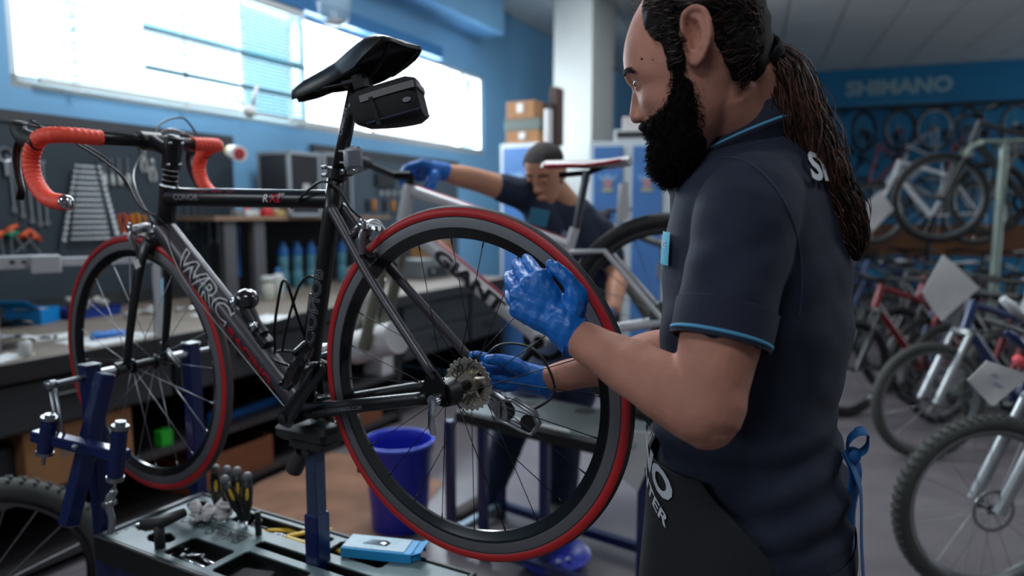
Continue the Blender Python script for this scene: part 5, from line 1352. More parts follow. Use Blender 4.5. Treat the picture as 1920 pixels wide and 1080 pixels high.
# ---------------------------------------------------------------- tools in the tray
M_yel = mat('tool yellow', (214, 176, 60), .4); M_toolblk = mat('tool black', (22, 22, 22), .5); M_rag = mat('rag paper', (214, 208, 210), .9, bump=.3, bscale=80)
def screwdriver(name, lab, p, d, grp=None, L_=.115, r=.013, shaft=.10):
    """standing screwdriver, handle up, tip at p"""
    d = V(d).normalized(); r_ = thing(name, lab, 'screwdriver', p, group=grp)
    b = MB(); prof = [(shaft, r * .55), (shaft + .006, r * .8), (shaft + .02, r * .62), (shaft + .035, r * .95), (shaft + .075, r), (shaft + .10, r * .9)]
    b.lathe(p, d, prof, n=16); b.build('grip', M_toolblk, r_, smooth=True, world=True)
    b = MB(); b.lathe(p, d, [(shaft + .098, r * .9), (shaft + .112, r * .86), (shaft + .118, r * .5)], n=16); b.build('end_cap', mat('cap grey', (104, 106, 108), .5), r_, smooth=True, world=True)
    b = MB(); Fm = frame(d, (1, 0, 0)); tv = (V((0, 0, CAMZ)) - p).normalized(); tv = (tv - d * tv.dot(d)).normalized(); sd = d.cross(tv)
    for s_ in (0, 1, -1):
        n_ = (tv * cos(s_ * 1.9) + sd * sin(s_ * 1.9)).normalized()
        c = p + d * (shaft + .068) + n_ * r * .72; rs = []
        b.ball(c, (.0052, .022, .0052), 10, Matrix((n_.cross(d), d, n_)).transposed())
    b.build('grip_inlay', M_yel, r_, smooth=True, world=True)
    b = MB(); b.cyl(p, p + d * shaft, .003, n=8); b.build('shaft', M_chrome, r_, smooth=True, world=True)
    return r_
def sdp(u, v): return pz(u, v, TZ - .03)
for i, (u, v, dv, Y_) in enumerate(((404, 872, (.02, .0, 1), 1.66), (425, 874, (.03, 0, 1), 1.64), (444, 876, (.0, 0, 1), 1.62), (464, 886, (.05, .02, 1), 1.59), (418, 892, (-.42, .05, 1), 1.60))):
    top = px(u, v, Y_); d = V(dv).normalized(); p = top - d * .218
    screwdriver('screwdriver', ['black and yellow screwdriver, leftmost of the upright row in the tray', 'black and yellow screwdriver, second from left of the upright row', 'black and yellow screwdriver, third from left of the upright row', 'black and yellow screwdriver standing right of the others beside the white rag', 'black and yellow screwdriver leaning to the left over the white rag'][i], p, d, 'screwdrivers standing in the tray')
# crumpled rag
rg = px(410, 950, 1.0); rgc = pz(412, 968, TZ)
b = MB(); rnd = random.Random(4)
rgc = rgc + Dn * .018 - Dd * .004
for i in range(24): b.ball(rgc + V((rnd.uniform(-.040, .040), rnd.uniform(-.024, .024), .012 + rnd.uniform(0, .030))), (rnd.uniform(.010, .020), rnd.uniform(.008, .016), rnd.uniform(.007, .014)), 10, Euler((rnd.random() * 3, rnd.random() * 3, 0)).to_matrix())
b.tube([rgc + V((-.02, -.0, .02)), rgc + V((-.045, -.002, .018)), rgc + V((-.055, -.004, .010))], [.009, .006, .003], n=8)
o = remesh(b, 'paper_rag', M_rag, None, .0022, 1, disp=lambda co: nz(co, 42, seed=5) * .0022); tag(o, 'crumpled white paper rag on the grey tool tray', 'rag'); origin(o, rgc)
# T handled key standing at the tray's left end
_k = 1.3
hk = thing('t_handle_key', 'large black T-handled hex key standing in the left end of the tray', 'tool', tp(.176, .236, TZ))
p0 = tp(.176, .236, TZ - .005); p1 = p0 + V((0, 0, .058))
b = MB(); b.tube([p0, p1], .011, n=12, ry=.013); b.tube([p1 + Dn * .016 - Dd * .034, p1 + V((0, 0, .004)), p1 - Dn * .062 + Dd * .004 + V((0, 0, .006))], [.013, .0150, .0110], n=14); b.build('handle', mat('grip dark', (34, 34, 36), .55), hk, smooth=True, world=True)
b = MB(); q_ = p1 + Dn * .016 - Dd * .034; b.cyl(q_, q_ + (Dn * .3 - Dd * .3).normalized() * .014, .004, n=6); b.build('key_tip', M_chrome, hk, world=True)
# pliers
def pliers(p, ang, lab, openang=.25, sc=1.2):
    t = thing('pliers', lab, 'pliers', p, ang, 'yellow handled pliers in the tray')
    for s in (-1, 1):
        b = MB(); P = catmull([V((0, 0, .006)), V((-.018, s * .010, .006)), V((-.05, s * (.014 + openang * .03), .007)), V((-.085, s * (.012 + openang * .05), .007))], 5)
        b.tube([q * sc for q in P], [.0045 + .0035 * min(1, i / 8) for i in range(len(P))], n=10, ry=.0055); b.build('handle', M_yel, t, smooth=True)
        b = MB(); b.tube([V((-.004, s * .002, .006)) * sc, V((.014, -s * .006, .006)) * sc, V((.050, -s * (.0015 + openang * .012), .006)) * sc], [.006, .0062, .0022], n=8, ry=.004, up=(0, 0, 1)); b.build('jaw', M_alu, t, smooth=True)
    b = MB(); b.cyl((0, 0, .0), (0, 0, .013), .005, n=12); b.build('pivot', M_chrome, t, smooth=True)
    return t
az = atan2(Dd.y, Dd.x)
pliers(tp(.285, .040, TZ - .027), az + pi + .1, 'yellow handled pliers, leftmost in the tray well behind the post')
pliers(tp(.375, .050, TZ - .016), az + pi + .45, 'yellow handled pliers lying across the others beside the post', .4)
pliers(tp(.465, .036, TZ - .026), az + pi - .2, 'yellow handled pliers nearest the middle post', .1)
# hex keys / spanners in the front well
for i, (a_, c_, r_) in enumerate(((.27, .195, .14), (.27, .225, .02), (.25, .205, -.5))):
    L2 = .15 if i < 2 else .05
    b = MB(); d = (Dd * cos(r_) + Dn * sin(r_)); p = tp(a_, c_, TZ - .023 + .004 * i); b.tube([p - d * L2 / 2, p + d * L2 / 2], .0045, n=8, ry=.0035); b.ball(p - d * L2 / 2, (.008, .008, .005), 8); 
    o = b.build('spanner', M_chrome, None, smooth=True); tag(o, ['bright steel spanner lying further back in the front tray well', 'bright steel spanner lying along the front edge of the tray well', 'short steel key lying slantwise on the two spanners'][i], 'spanner', 'spanners in the front tray well'); origin(o, p)
b = MB(); p = tp(.325, .085, TZ); b.cyl(p, p + V((0, 0, .045)), .0075, n=14); b.cyl(p + V((0, 0, .030)), p + V((0, 0, .036)), .010, n=14); b.cyl(p + V((0, 0, .045)), p + V((0, 0, .058)), .008, .007, n=8); b.cyl(p + V((0, 0, .022)) - Dd * .02, p + V((0, 0, .022)) + Dd * .03, .003, n=6)
o = b.build('socket_driver', M_toolblk, None, smooth=True, auto=40); tag(o, 'small black socket driver standing upright in the tray edge', 'tool'); origin(o, p)
b = MB(); p = tp(.44, .20, TZ - .020); b.box(p, (.08, .05, .012), RT @ Matrix.Rotation(.3, 3, 'Z'), .003); o = b.build('tool_pouch', mat('dark pouch', (40, 34, 36), .8), None); tag(o, 'dark fabric pouch in the front tray well', 'pouch'); origin(o, p)
# open blue carton on the tray's right end
pc = tp(.640, .018, TZ + .016); ca_ = az + .30
cart = thing('carton', 'open pale blue parts carton with a window lying on the tray end', 'box', V((pc.x, pc.y, TZ)), ca_)
M_cy = mat('carton blue', (36, 146, 206), .45); M_cyl_ = mat('carton pale', (170, 196, 208), .5, var=.1, scale=40)
b = MB(); b.box((0, 0, .012), (.165, .065, .022), None, .001); b.build('box_body', M_cy, cart)
b = MB(); b.box((-.008, .002, .0238), (.145, .058, .0015)); b.build('printed_face', M_cyl_, cart)
b = MB(); b.prism([(-.03, -.008), (-.015, .010), (.02, .012), (.032, .004), (.028, -.010)], .0012, Matrix.Translation(V((-.01, .002, .0250)))); b.build('box_window', mat('dark window', (34, 38, 44), .1), cart)
b = MB(); b.ball((.008, -.002, .0262), (.010, .007, .002), 10); b.build('part_inside', M_chrome, cart, smooth=True)
b = MB(); b.box((.092, 0, .024), (.026, .062, .0012), Euler((0, -.35, 0)).to_matrix()); b.box((.090, -.020, .014), (.022, .0012, .02), Euler((0, 0, .5)).to_matrix()); b.box((.088, .03, .012), (.02, .0012, .02), Euler((0, 0, -.4)).to_matrix()); b.build('flap', M_cy, cart)
text_on('carton_print', 'PARTS', plane_fn((.045, 0, .0251), (1, 0, 0), (0, 1, 0)), mat('print dim', (100, 130, 150), .5), cart, size=.010) if False else None
# ================================================================ LEFT BENCH, TOOL WALL
M_bwood = mat('worn bench wood', (116, 104, 92), .6, var=.18, scale=9, bump=.3, bscale=60, stretch=(1, 1, 1))
M_cab = mat('cabinet charcoal', (40, 42, 44), .5, var=.05)
M_peg = mat('peg board dark slate', (36, 48, 58), .6, var=.05)
M_steel = mat('tool steel', (150, 154, 158), .35, .85)
M_orange = mat('tool orange', (206, 84, 40), .45); M_green = mat('tool green', (30, 130, 90), .5); M_redp = mat('plastic red', (190, 34, 40), .45)
M_bluep = mat('plastic blue', (18, 92, 160), .4); M_bluebr = mat('carton bright blue', (10, 128, 200), .45)
M_card = mat('cardboard', (150, 106, 68), .8, var=.10, scale=6); M_paper = mat('white paper', (206, 206, 206), .8, var=.04, scale=12)
M_greypl = mat('grey plastic', (120, 122, 124), .5); M_ltpl = mat('pale plastic', (186, 188, 186), .5)
RR = Matrix((E1, WN, V((0, 0, 1)))).transposed()     # columns: along wall, towards wall, up
def rb(b, t, n, z, st_, sn, sz, bev=0., rot=0.):
    b.box(rm(t, n, z), (st_, sn, sz), RR @ Matrix.Rotation(rot, 3, 'Z'), bev); return b
def one(name, b, m, label, cat, p, group=None, smooth=False, auto=None, kind=None):
    o = b.build(name, m, None, smooth=smooth, auto=auto); tag(o, label, cat, group, kind); origin(o, p); return o
NF = 2.75; BZ = .88
# ---- workbench: one long top, drawer units, shelf unit
wt = thing('workbench', 'long dark workbench with worn wooden top along the window wall', 'workbench', rm(2.8, 3.1, 0))
b = MB(); rb(b, 2.0, 3.34, BZ - .03, 6.2, 1.20, .06, .006); b.build('worktop', M_bwood, wt, world=True)
b = MB(); rb(b, 2.0, NF - .012, BZ - .035, 6.2, .012, .075, .003); b.build('edge_band', mat('edge dark', (30, 29, 30), .5), wt, world=True)
b = MB(); rb(b, 2.0, 3.93, BZ + .04, 6.2, .02, .08); b.build('backboard', M_cab, wt, world=True)
def drawers(t0, t1, rows, zt=.80, zb=.42):
    c = (t0 + t1) / 2
    b = MB(); rb(b, c, 3.12, (zt + zb) / 2, t1 - t0, .68, zt - zb); q = b.build('drawer_case', M_cab, wt, world=True)
    h = (zt - zb) / rows
    for i in range(rows):
        z = zt - h * (i + .5)
        b = MB(); rb(b, c, 2.775, z, t1 - t0 - .03, .02, h - .02, .004); b.build('drawer_front', mat('drawer front', (46, 48, 50), .45), q, world=True)
        b = MB(); rb(b, c, 2.757, z + .02, .16, .016, .020, .005); rb(b, c, 2.762, z + .008, .14, .008, .006); b.build('drawer_pull', M_blkp, q, world=True)
drawers(1.10, 1.95, 1, .80, .60); drawers(1.97, 2.78, 1, .80, .60); drawers(2.80, 3.62, 1, .80, .60); drawers(3.64, 4.5, 2, .80, .42); drawers(4.52, 5.06, 2, .80, .42)
for t_ in (1.0, 2.79, 3.63, 5.08): b = MB(); rb(b, t_, 3.34, .41, .03, 1.10, .80); b.build('side_panel', M_cab, wt, world=True)
for z_ in (.34, .06): b = MB(); rb(b, 2.35, 3.30, z_, 2.65, 1.0, .025); b.build('lower_shelf', mat('shelf dark', (54, 52, 54), .5), wt, world=True)
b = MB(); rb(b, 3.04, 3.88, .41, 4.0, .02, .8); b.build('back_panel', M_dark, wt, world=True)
# ---- pegboards
pb = thing('tool_board', 'dark slate tool board left of the handlebar', 'tool board', rm(2.1, 3.92, 1.0))
ta = pn(0, 210, 3.93); tb_ = pn(432, 252, 3.93); ZP = .5 * (ta.z + tb_.z) + .0
b = MB(); rb(b, (tb_.x - 1.6) / 2, 3.932, (ZP + .96) / 2, tb_.x + 1.6, .03, ZP - .96); b.build('board', M_peg, pb, world=True)
b = MB(); rb(b, (tb_.x - 1.6) / 2, 3.914, ZP - .03, tb_.x + 1.6, .02, .06); b.build('top_rail', mat('board rail', (58, 60, 64), .5), pb, world=True)
tc_ = pn(583, 275, 3.93); td = pn(856, 300, 3.93); ZP2 = .5 * (tc_.z + td.z)
pb2 = thing('tool_board', 'grey slate tool board behind the gloved hand of the second man', 'tool board', rm((tc_.x + td.x) / 2, 3.48, 1.0))
b = MB(); rb(b, (tc_.x + td.x) / 2, 3.932, (ZP2 + .96) / 2, td.x - tc_.x, .03, ZP2 - .96); b.build('board', mat('board grey', (66, 80, 92), .6), pb2, world=True)
b = MB(); rb(b, (tc_.x + td.x) / 2, 3.914, ZP2 - .03, td.x - tc_.x, .02, .06); b.build('top_rail', mat('board rail', (0, 0, 0)), pb2, world=True)
# generic wall tools, drawn in wall plane (x along wall, y up)
def wall_M(u, v, n, rot=0.):
    q = pn(u, v, n); return Matrix.Translation(rm(q.x, n, q.z)) @ (RR @ Matrix.Rotation(-pi / 2, 3, 'X') @ Matrix(((1, 0, 0), (0, -1, 0), (0, 0, -1)))).to_4x4() @ mrot('Z', rot)
def wall_MM(t, n, z, rot=0.):
    X = E1; Y = V((0, 0, 1)); Z = X.cross(Y)
    return Matrix.Translation(rm(t, n, z)) @ Matrix((X, Y, Z)).transposed().to_4x4() @ mrot('Z', rot)
def wtool(name, label, cat, u, v, build, n=3.905, rot=0., group=None):
    q = pn(u, v, n); M = wall_MM(q.x, n, q.z, rot); r = thing(name, label, cat, M=M, group=group); build(r); return r
def spanner_geo(L_, w_=.011, m=None, h=.006):
    def f(r):
        b = MB(); b.box((0, 0, 0), (w_, L_ * .86, h), None, .002); b.build('shank', m or M_steel, r)
        b = MB(); R_ = w_ * 1.25; k = 10
        b.lathe((0, -L_ / 2 + R_, -h * .6), (0, 0, 1), [(0, R_ * .55), (0, R_), (h * 1.2, R_), (h * 1.2, R_ * .55)], n=14, closed=True); b.build('ring_end', m or M_steel, r)
        b = MB(); O = [(-R_ * .45, -R_ * .9), (R_ * .45, -R_ * .9), (R_ * 1.1, -R_ * .2), (R_ * 1.1, R_ * 1.1), (R_ * .45, R_ * 1.2), (R_ * .42, .1 * R_), (-R_ * .42, .1 * R_), (-R_ * .45, R_ * 1.2), (-R_ * 1.1, R_ * 1.1), (-R_ * 1.1, -R_ * .2)]
        b.prism(O, h, Matrix.Translation(V((0, L_ / 2 - R_, 0)))); b.build('open_end', m or M_steel, r)
    return f
sp = [(22, 345, 108, 'leftmost'), (38, 350, 118, 'second'), (55, 355, 128, 'third'), (70, 360, 130, 'fourth'), (84, 362, 122, 'fifth')]
def lenpx(u, v, hpx, n=3.905): a = pn(u, v - hpx / 2, n); c = pn(u, v + hpx / 2, n); return a.z - c.z
for u, v, h, w_ in sp:
    wtool('spanner', 'hanging steel spanner, %s from the left in the row under the brake lever' % w_, 'spanner', u, v, spanner_geo(lenpx(u, v, h), .010), group='spanners hanging at the far left of the tool board', rot=.02)
def tt(u0, u1, v, n=3.905): return pn(u1, v, n).x - pn(u0, v, n).x
# stacked open ended spanner rack
rk = thing('spanner_rack', 'steel rack of combination spanners stacked from short to long beside the bar end', 'spanner set', rm(pn(165, 450, 3.90).x, 3.90, pn(165, 452, 3.90).z))
rows = 14
for i in range(rows):
    f = i / (rows - 1); v = 312 + (447 - 312) * f; ul = 142 - 20 * f; ur = 182 + 34 * f; uc = (ul + ur) / 2
    a = pn(ul, v, 3.88); c = pn(ur, v, 3.88); zc = pn(uc, v, 3.88).z; L_ = c.x - a.x
    if i % 1 == 0:
        b = MB(); tcn = (a.x + c.x) / 2
        rb(b, tcn, 3.880, zc, L_ * .80, .008, .0135, .002)
        o1, o2 = rm(tcn - L_ * .54, 3.875, zc), rm(tcn + L_ * .54, 3.875, zc)
        b.cyl(o1 - WN * .010, o1 + WN * .006, .0085 + .004 * f, n=10); b.cyl(o2 - WN * .010, o2 + WN * .006, .0095 + .004 * f, n=10)
        b.build('spanner', mat('bright spanner', (190, 194, 198), .25, .8), rk, world=True)
for sg in (-1, 1):
    b = MB(); p = [rm(pn(165 + sg * 14, 305, 3.90).x, 3.902, pn(165 + sg * 14, 305, 3.90).z), rm(pn(167 + sg * 24, 452, 3.90).x, 3.902, pn(167 + sg * 30, 452, 3.90).z)]; b.tube(p, .008, n=6); b.build('rack_rail', M_blkp, rk, world=True)
# hanging hex sockets / pliers in the middle of the board
def pliers_wall(m_h, L_=.17):
    def f(r):
        for s in (-1, 1):
            b = MB(); P = catmull([V((0, L_ * .18, 0)), V((s * L_ * .07, 0, 0)), V((s * L_ * .12, -L_ * .25, 0)), V((s * L_ * .08, -L_ * .5, 0))], 4); b.tube(P, .006, n=8, ry=.005); b.build('handle', m_h, r, smooth=True)
            b = MB(); b.tube([V((0, L_ * .16, 0)), V((-s * L_ * .05, L_ * .26, 0)), V((-s * L_ * .01, L_ * .48, 0))], [.007, .007, .003], n=8); b.build('jaw', M_steel, r, smooth=True)
    return f
def driver_wall(m_h, L_=.2, r_=.012):
    def f(r):
        b = MB(); b.lathe((0, L_ * .5, 0), (0, -1, 0), [(0, r_ * .7), (L_ * .06, r_), (L_ * .3, r_ * .9), (L_ * .42, r_ * .5)], n=12); b.build('handle', m_h, r, smooth=True)
        b = MB(); b.cyl((0, L_ * .1, 0), (0, -L_ * .5, 0), .003, n=6); b.build('shaft', M_steel, r)
    return f
def thandle(m_h, L_=.16, w_=.09):
    def f(r):
        b = MB(); b.tube([V((-w_ / 2, L_ / 2, 0)), V((0, L_ / 2 + .004, 0)), V((w_ / 2, L_ / 2, 0))], .011, n=10); b.tube([V((0, L_ / 2, 0)), V((0, L_ * .3, 0))], [.012, .007], n=10); b.build('handle', m_h, r, smooth=True)
        b = MB(); b.cyl((0, L_ * .3, 0), (0, -L_ / 2, 0), .004, n=6); b.build('shaft', M_steel, r)
    return f
for i, u in enumerate((196, 210, 224, 240)):
    wtool('hex_driver', 'pale handled hex driver, %s in the row right of the spanner rack' % ('first', 'second', 'third', 'last')[i], 'tool', u, 322, driver_wall(M_ltpl, .16, .012), group='hex drivers hanging under the gear cables', rot=pi)
for i, (u, v) in enumerate(((270, 300), (286, 318))): wtool('cable_cutter', ('pale handled cutter hanging under the stem', 'cable cutter hanging behind the head tube')[i], 'cutter', u, v, pliers_wall(M_ltpl, .15), group='cutters behind the stem')
for i, (u, v, r_) in enumerate(((232, 428, .1), (246, 430, -.1), (258, 426, .15), (268, 430, 0))):
    wtool('pliers', '%s pliers hanging %s above the front wheel' % (('orange', 'orange', 'yellow', 'yellow')[i], ('leftmost', 'second', 'third', 'last in the row')[i]), 'pliers', u, v, pliers_wall(M_orange if i < 2 else mat('handle amber', (220, 140, 30), .45), .17), rot=pi + r_, group='pliers hanging above the front wheel')
for i, (u, v, r_, m_) in enumerate(((4, 462, .1, M_orange), (22, 462, 0, M_green), (34, 450, .5, M_orange), (48, 458, -.9, M_orange), (62, 458, .6, M_orange))):
    wtool('t_handle_key', '%s T-handled key hanging %s at the left edge' % (('orange', 'green', 'orange', 'tilted orange', 'slanting orange')[i], ('first', 'second', 'third', 'fourth', 'last')[i]), 'tool', u, v, thandle(m_, .13, .07), n=3.89, rot=r_, group='T-handled keys at the left end of the board')
# hooks with big rings at the very left
for i, (u, v, r_) in enumerate(((10, 290, .034), (46, 300, .022))):
    q = pn(u, v, 3.90); b = MB(); b.tube([rm(q.x + cos(a * pi / 8) * r_, 3.90, q.z + sin(a * pi / 8) * r_) for a in range(16)], .007, n=6, closed=True); rb(b, q.x, 3.90, q.z - r_ - .035, .016, .008, .07)
    one('ring_spanner', b, M_steel, ('large ring spanner hanging at the left picture edge', 'small ring spanner hanging above the row of spanners')[i], 'spanner', rm(q.x, 3.90, q.z - r_))
# small row of sockets and hanging tools right of the head tube
for i, (u, v) in enumerate(((350, 335), (364, 335), (378, 330))): wtool('chain_whip', 'dark steel tool with loop, %s behind the right bar drop' % ('first', 'second', 'third')[i], 'tool', u, v + 70, spanner_geo(.17, .012, mat('dull steel', (92, 98, 104), .4, .8)), group='dull steel tools behind the down tube', rot=pi)
for i, u in enumerate((392, 408, 425)): wtool('cone_spanner', 'flat cone spanner, %s right of the down tube' % ('first', 'second', 'third')[i], 'spanner', u, 430, spanner_geo(.19, .014, mat('dull steel', (0, 0, 0))), group='cone spanners right of the down tube')
# second board: yellow handled tools
for i, u in enumerate((697, 706, 732, 744, 760)):
    m_ = mat('handle amber', (0, 0, 0)) if i in (1, 2) else M_blkp
    wtool('screwdriver', '%s handled driver, %s on the grey tool board' % (('black', 'yellow', 'yellow', 'black', 'black')[i], ('first', 'second', 'third', 'fourth', 'fifth')[i]), 'screwdriver', (690, 702, 738, 722, 756)[i], 402, driver_wall(m_, .26, .017), group='drivers on the grey tool board')
q = pn(722, 338, 3.90); b = MB(); rb(b, q.x, 3.895, q.z, .26, .03, .12, .004); one('parts_box', b, mat('box dark', (28, 32, 36), .6), 'dark rectangular box mounted on the grey tool board', 'box', rm(q.x, 3.90, q.z))
for i in range(5):
    q = pn(712 + i * 12, 362, 3.90); b = MB(); b.cyl(rm(q.x, 3.88, q.z - .02), rm(q.x, 3.88, q.z + .02), .014, n=10); one('socket', b, M_ltpl, 'pale socket, number %s in the row under the dark box' % ('one', 'two', 'three', 'four', 'five')[i], 'socket', rm(q.x, 3.88, q.z - .02), 'sockets under the dark box', True, 40)
# truing stand: white rail across
ry0 = px(-40, 492, 2.62); ry1 = px(300, 488, 3.02)
ts = thing('truing_stand', 'white perforated truing rail standing on the bench behind the front wheel', 'truing stand', V((ry0.x, ry0.y, BZ)) * .5 + V((ry1.x, ry1.y, BZ)) * .5)
M_rail = mat('rail white', (176, 178, 182), .4)
d = (ry1 - ry0).normalized(); Fr = frame((0, 0, 1), d)
b = MB(); L_ = (ry1 - ry0).length; b.box((ry0 + ry1) / 2, (L_, .03, .036), Fr, .003); b.build('rail', M_rail, ts, world=True)
b = MB(); c0 = px(30, 492, 2.66); b.box(c0, (.22, .05, .052), Fr, .004); q = b.build('slider', M_rail, ts, world=True)
b = MB()
for k in range(3): c = px(3 + k * 22, 491, 2.63); b.cyl(c + V((0, 0, 0)) - V((0, .0, 0)), c + V((0, -.012, 0)), .007, n=8)
b.build('slider_hole', M_dark, q, world=True)
b = MB(); c = px(85, 495, 2.70); b.box(c, (.10, .065, .07), Fr, .004); b.build('end_block', M_rail, ts, world=True)
for e in (px(-20, 492, 2.64), px(292, 489, 3.0)): b = MB(); b.box(V((e.x, e.y, (e.z + BZ) / 2)), (.03, .03, e.z - BZ), Fr); b.build('support', M_rail, ts, world=True)
# ---- things on the bench
def bt(u, v, z=BZ): q = pz(u, v, z); return V((q.dot(E1), q.dot(WN), z))
def boxthing(name, label, cat, u, v, s, m, rot=0., z=BZ, bev=.003, group=None):
    q = bt(u, v, z); b = MB(); b.box((0, 0, s[2] / 2), s, None, bev); o = b.build(name, m); o.location = rm(q.x, q.y, z); o.rotation_euler = (0, 0, atan2(E1.y, E1.x) + rot); _W[o.name] = Matrix.Identity(4); return tag(o, label, cat, group)
# open blue carton
q = bt(62, 605); bc = thing('carton', 'bright blue open carton with raised lid on the left bench', 'box', rm(q.x, q.y, BZ), atan2(E1.y, E1.x) + .55)
b = MB(); w_, d_, h_ = .15, .17, .075
for (c, s) in (((0, 0, .002), (w_, d_, .004)), ((-w_ / 2, 0, h_ / 2), (.003, d_, h_)), ((w_ / 2, 0, h_ / 2), (.003, d_, h_)), ((0, -d_ / 2, h_ / 2), (w_, .003, h_)), ((0, d_ / 2, h_ / 2), (w_, .003, h_))): b.box(c, s)
b.build('tray', M_bluebr, bc)
b = MB(); b.box((-w_ / 2 - .05, 0, h_ + .028), (.12, d_, .003), Euler((0, .45, 0)).to_matrix()); b.box((0, d_ / 2 + .03, h_ - .01), (w_ * .9, .06, .003), Euler((-.3, 0, 0)).to_matrix()); b.build('lid', M_bluebr, bc)
b = MB(); b.box((0, 0, h_ - .012), (w_ - .01, d_ - .01, .006)); b.build('insert', M_ltpl, bc)
b = MB(); b.cyl((0, 0, h_ - .008), (0, 0, h_ - .006), .025, n=16); b.build('insert_hole', M_dark, bc)
# blue tray with gloves / bags
q = bt(165, 592); tr = thing('parts_tray', 'blue plastic tray heaped with clear bags on the bench', 'tray', rm(q.x, q.y, BZ), atan2(E1.y, E1.x))
def open_tray(par, w_, d_, h_, m, name='tray', t_=.006, fl=.012):
    b = MB()
    R1 = [V((x, y, 0)) for x, y in ((-w_ / 2, -d_ / 2), (w_ / 2, -d_ / 2), (w_ / 2, d_ / 2), (-w_ / 2, d_ / 2))]
    def sc(k, z): return [V((p.x * k, p.y * k, z)) for p in R1]
    b.rings([sc(.9, .0), sc(1., h_), sc(1.04, h_), sc(1.04, h_ - .006), sc(1.01, h_ - .006), sc(1.0, h_ - .01)][:3] + [sc(.97, h_), sc(.87, t_)]); return b.build(name, m, par)
open_tray(tr, .26, .20, .05, mat('tray deep blue', (24, 60, 150), .4))
b = MB(); rnd = random.Random(9)
for i in range(14): b.ball((rnd.uniform(-.10, .09), rnd.uniform(-.07, .07), .04 + rnd.uniform(0, .05)), (rnd.uniform(.02, .04), rnd.uniform(.02, .035), rnd.uniform(.015, .03)), 8, Euler((rnd.random() * 3, rnd.random() * 3, 0)).to_matrix())
o = remesh(b, 'plastic_bag', mat('clear bag', (150, 146, 140), .35, bump=.6, bscale=50), None, .006, 2, disp=lambda co: nz(co, 16, seed=2) * .005)
o.matrix_world = Matrix.Translation(rm(q.x, q.y, BZ + .005)) @ mrot('Z', atan2(E1.y, E1.x)); tag(o, 'crumpled clear plastic bags heaped in the blue tray', 'bag')
# bottles, cones, small parts
def bottle(name, label, u, v, r, h, m, mc, cat='bottle', z=BZ, neck=.4, group=None, n=None, cone=False):
    if n is None: p = pz(u, v, z)
    else: qq = pn(u, v, n); p = rm(qq.x, n, z)
    t = thing(name, label, cat, p, group=group)
    b = MB(); b.lathe((0, 0, 0), (0, 0, 1), [(0, r * .95), (.004, r), (h * .68, r), (h * .76, r * .85), (h * .82, r * neck), (h * .86, r * neck)], n=20); b.build('body', m, t, smooth=True, auto=50)
    b = MB(); b.lathe((0, 0, h * .84), (0, 0, 1), [(0, r * neck * 1.25), (h * .08, r * neck * 1.2), (h * .16, r * neck * (.25 if cone else 1.0))], n=16); b.build('cap', mc, t, smooth=True, auto=50)
    return t
bottle('bottle', 'small frosted bottle at the front left of the bench', 48, 668, .022, .075, M_ltpl, M_ltpl, neck=.5)
bottle('bottle', 'white squeeze bottle with blue cap seen between the down tube and seat tube', 523, 560, .036, .20, M_ltpl, M_bluep, cone=True)
bottle('bottle', 'white wide bottle left of the blue capped bottle', 503, 562, .040, .15, mat('bottle cream', (190, 192, 180), .5), M_ltpl, neck=.9)
bottle('spray_can', 'tall red can standing behind the blue tray', 124, 580, .018, .19, M_redp, M_redp, cat='can', neck=.7)
bottle('spray_can', 'green can standing left of the red can', 110, 575, .015, .21, M_green, M_green, cat='can', neck=.7)
bottle('cup', 'light blue tapered cup standing behind the fork', 303, 570, .022, .15, mat('cup blue', (110, 180, 214), .5), mat('cup blue', (0, 0, 0)), cat='cup', neck=.9)
bottle('bottle', 'orange bottle standing behind the down tube', 445, 530, .03, .13, mat('orange bottle', (220, 120, 30), .5), M_orange, neck=.8)
# paper sheets
def sheet(label, u, v, w_, d_, rot, z=BZ, m=M_paper, name='paper_sheet', group='paper sheets on the bench'):
    q = pz(u, v, z); b = MB(); n = 6; vs = []
    for i in range(n + 1):
        for j in range(n + 1): vs.append((-w_ / 2 + w_ * i / n, -d_ / 2 + d_ * j / n, .002 + .002 * sin(i * 1.3 + j)))
    fs = [(i * (n + 1) + j, (i + 1) * (n + 1) + j, (i + 1) * (n + 1) + j + 1, i * (n + 1) + j + 1) for i in range(n) for j in range(n)]
    b.add(vs, fs); b.box((0, 0, .0007), (w_, d_, .0012)); o = b.build(name, m); o.location = V((q.x, q.y, z)); o.rotation_euler = (0, 0, rot); return tag(o, label, 'paper', group)
az_ = atan2(E1.y, E1.x)
sheet('white paper sheet under the blue glove on the bench', 205, 635, .32, .24, az_ + .1)
sheet('white paper sheet at the left picture edge of the bench', 8, 672, .16, .12, az_ + .4)
sheet('white paper with small black parts on it', 100, 632, .16, .14, az_ - .2)
sheet('white paper behind the lettered down tube', 415, 588, .26, .18, az_)
sheet('white paper between the tubes of the bicycle', 500, 598, .26, .16, az_ + .3)
# loose blue glove on the paper
q = pz(200, 633, BZ); b = MB(); W0 = V((q.x, q.y, BZ + .014)); da = E1
def gp(x, y, z=0): return W0 + E1 * x + WN * y + V((0, 0, z))
hand(b, gp(-.06, -.01), [gp(.02, .03), gp(.028, .008), gp(.025, -.014), gp(.018, -.034)], [[gp(.05, .045), gp(.075, .05)], [gp(.06, .014), gp(.095, .02)], [gp(.06, -.02), gp(.09, -.018)], [gp(.045, -.05), gp(.07, -.06)]], [gp(-.05, .01), gp(-.02, .045), gp(.0, .06), gp(.02, .075)], rw=.022, rm_=.010, rf=.0075)
o = remesh(b, 'loose_glove', M_glove, None, .0035, 2, disp=lambda co: nz(co, 20, seed=4) * .0025); tag(o, 'empty blue glove lying on the white paper sheet', 'glove'); origin(o, W0)
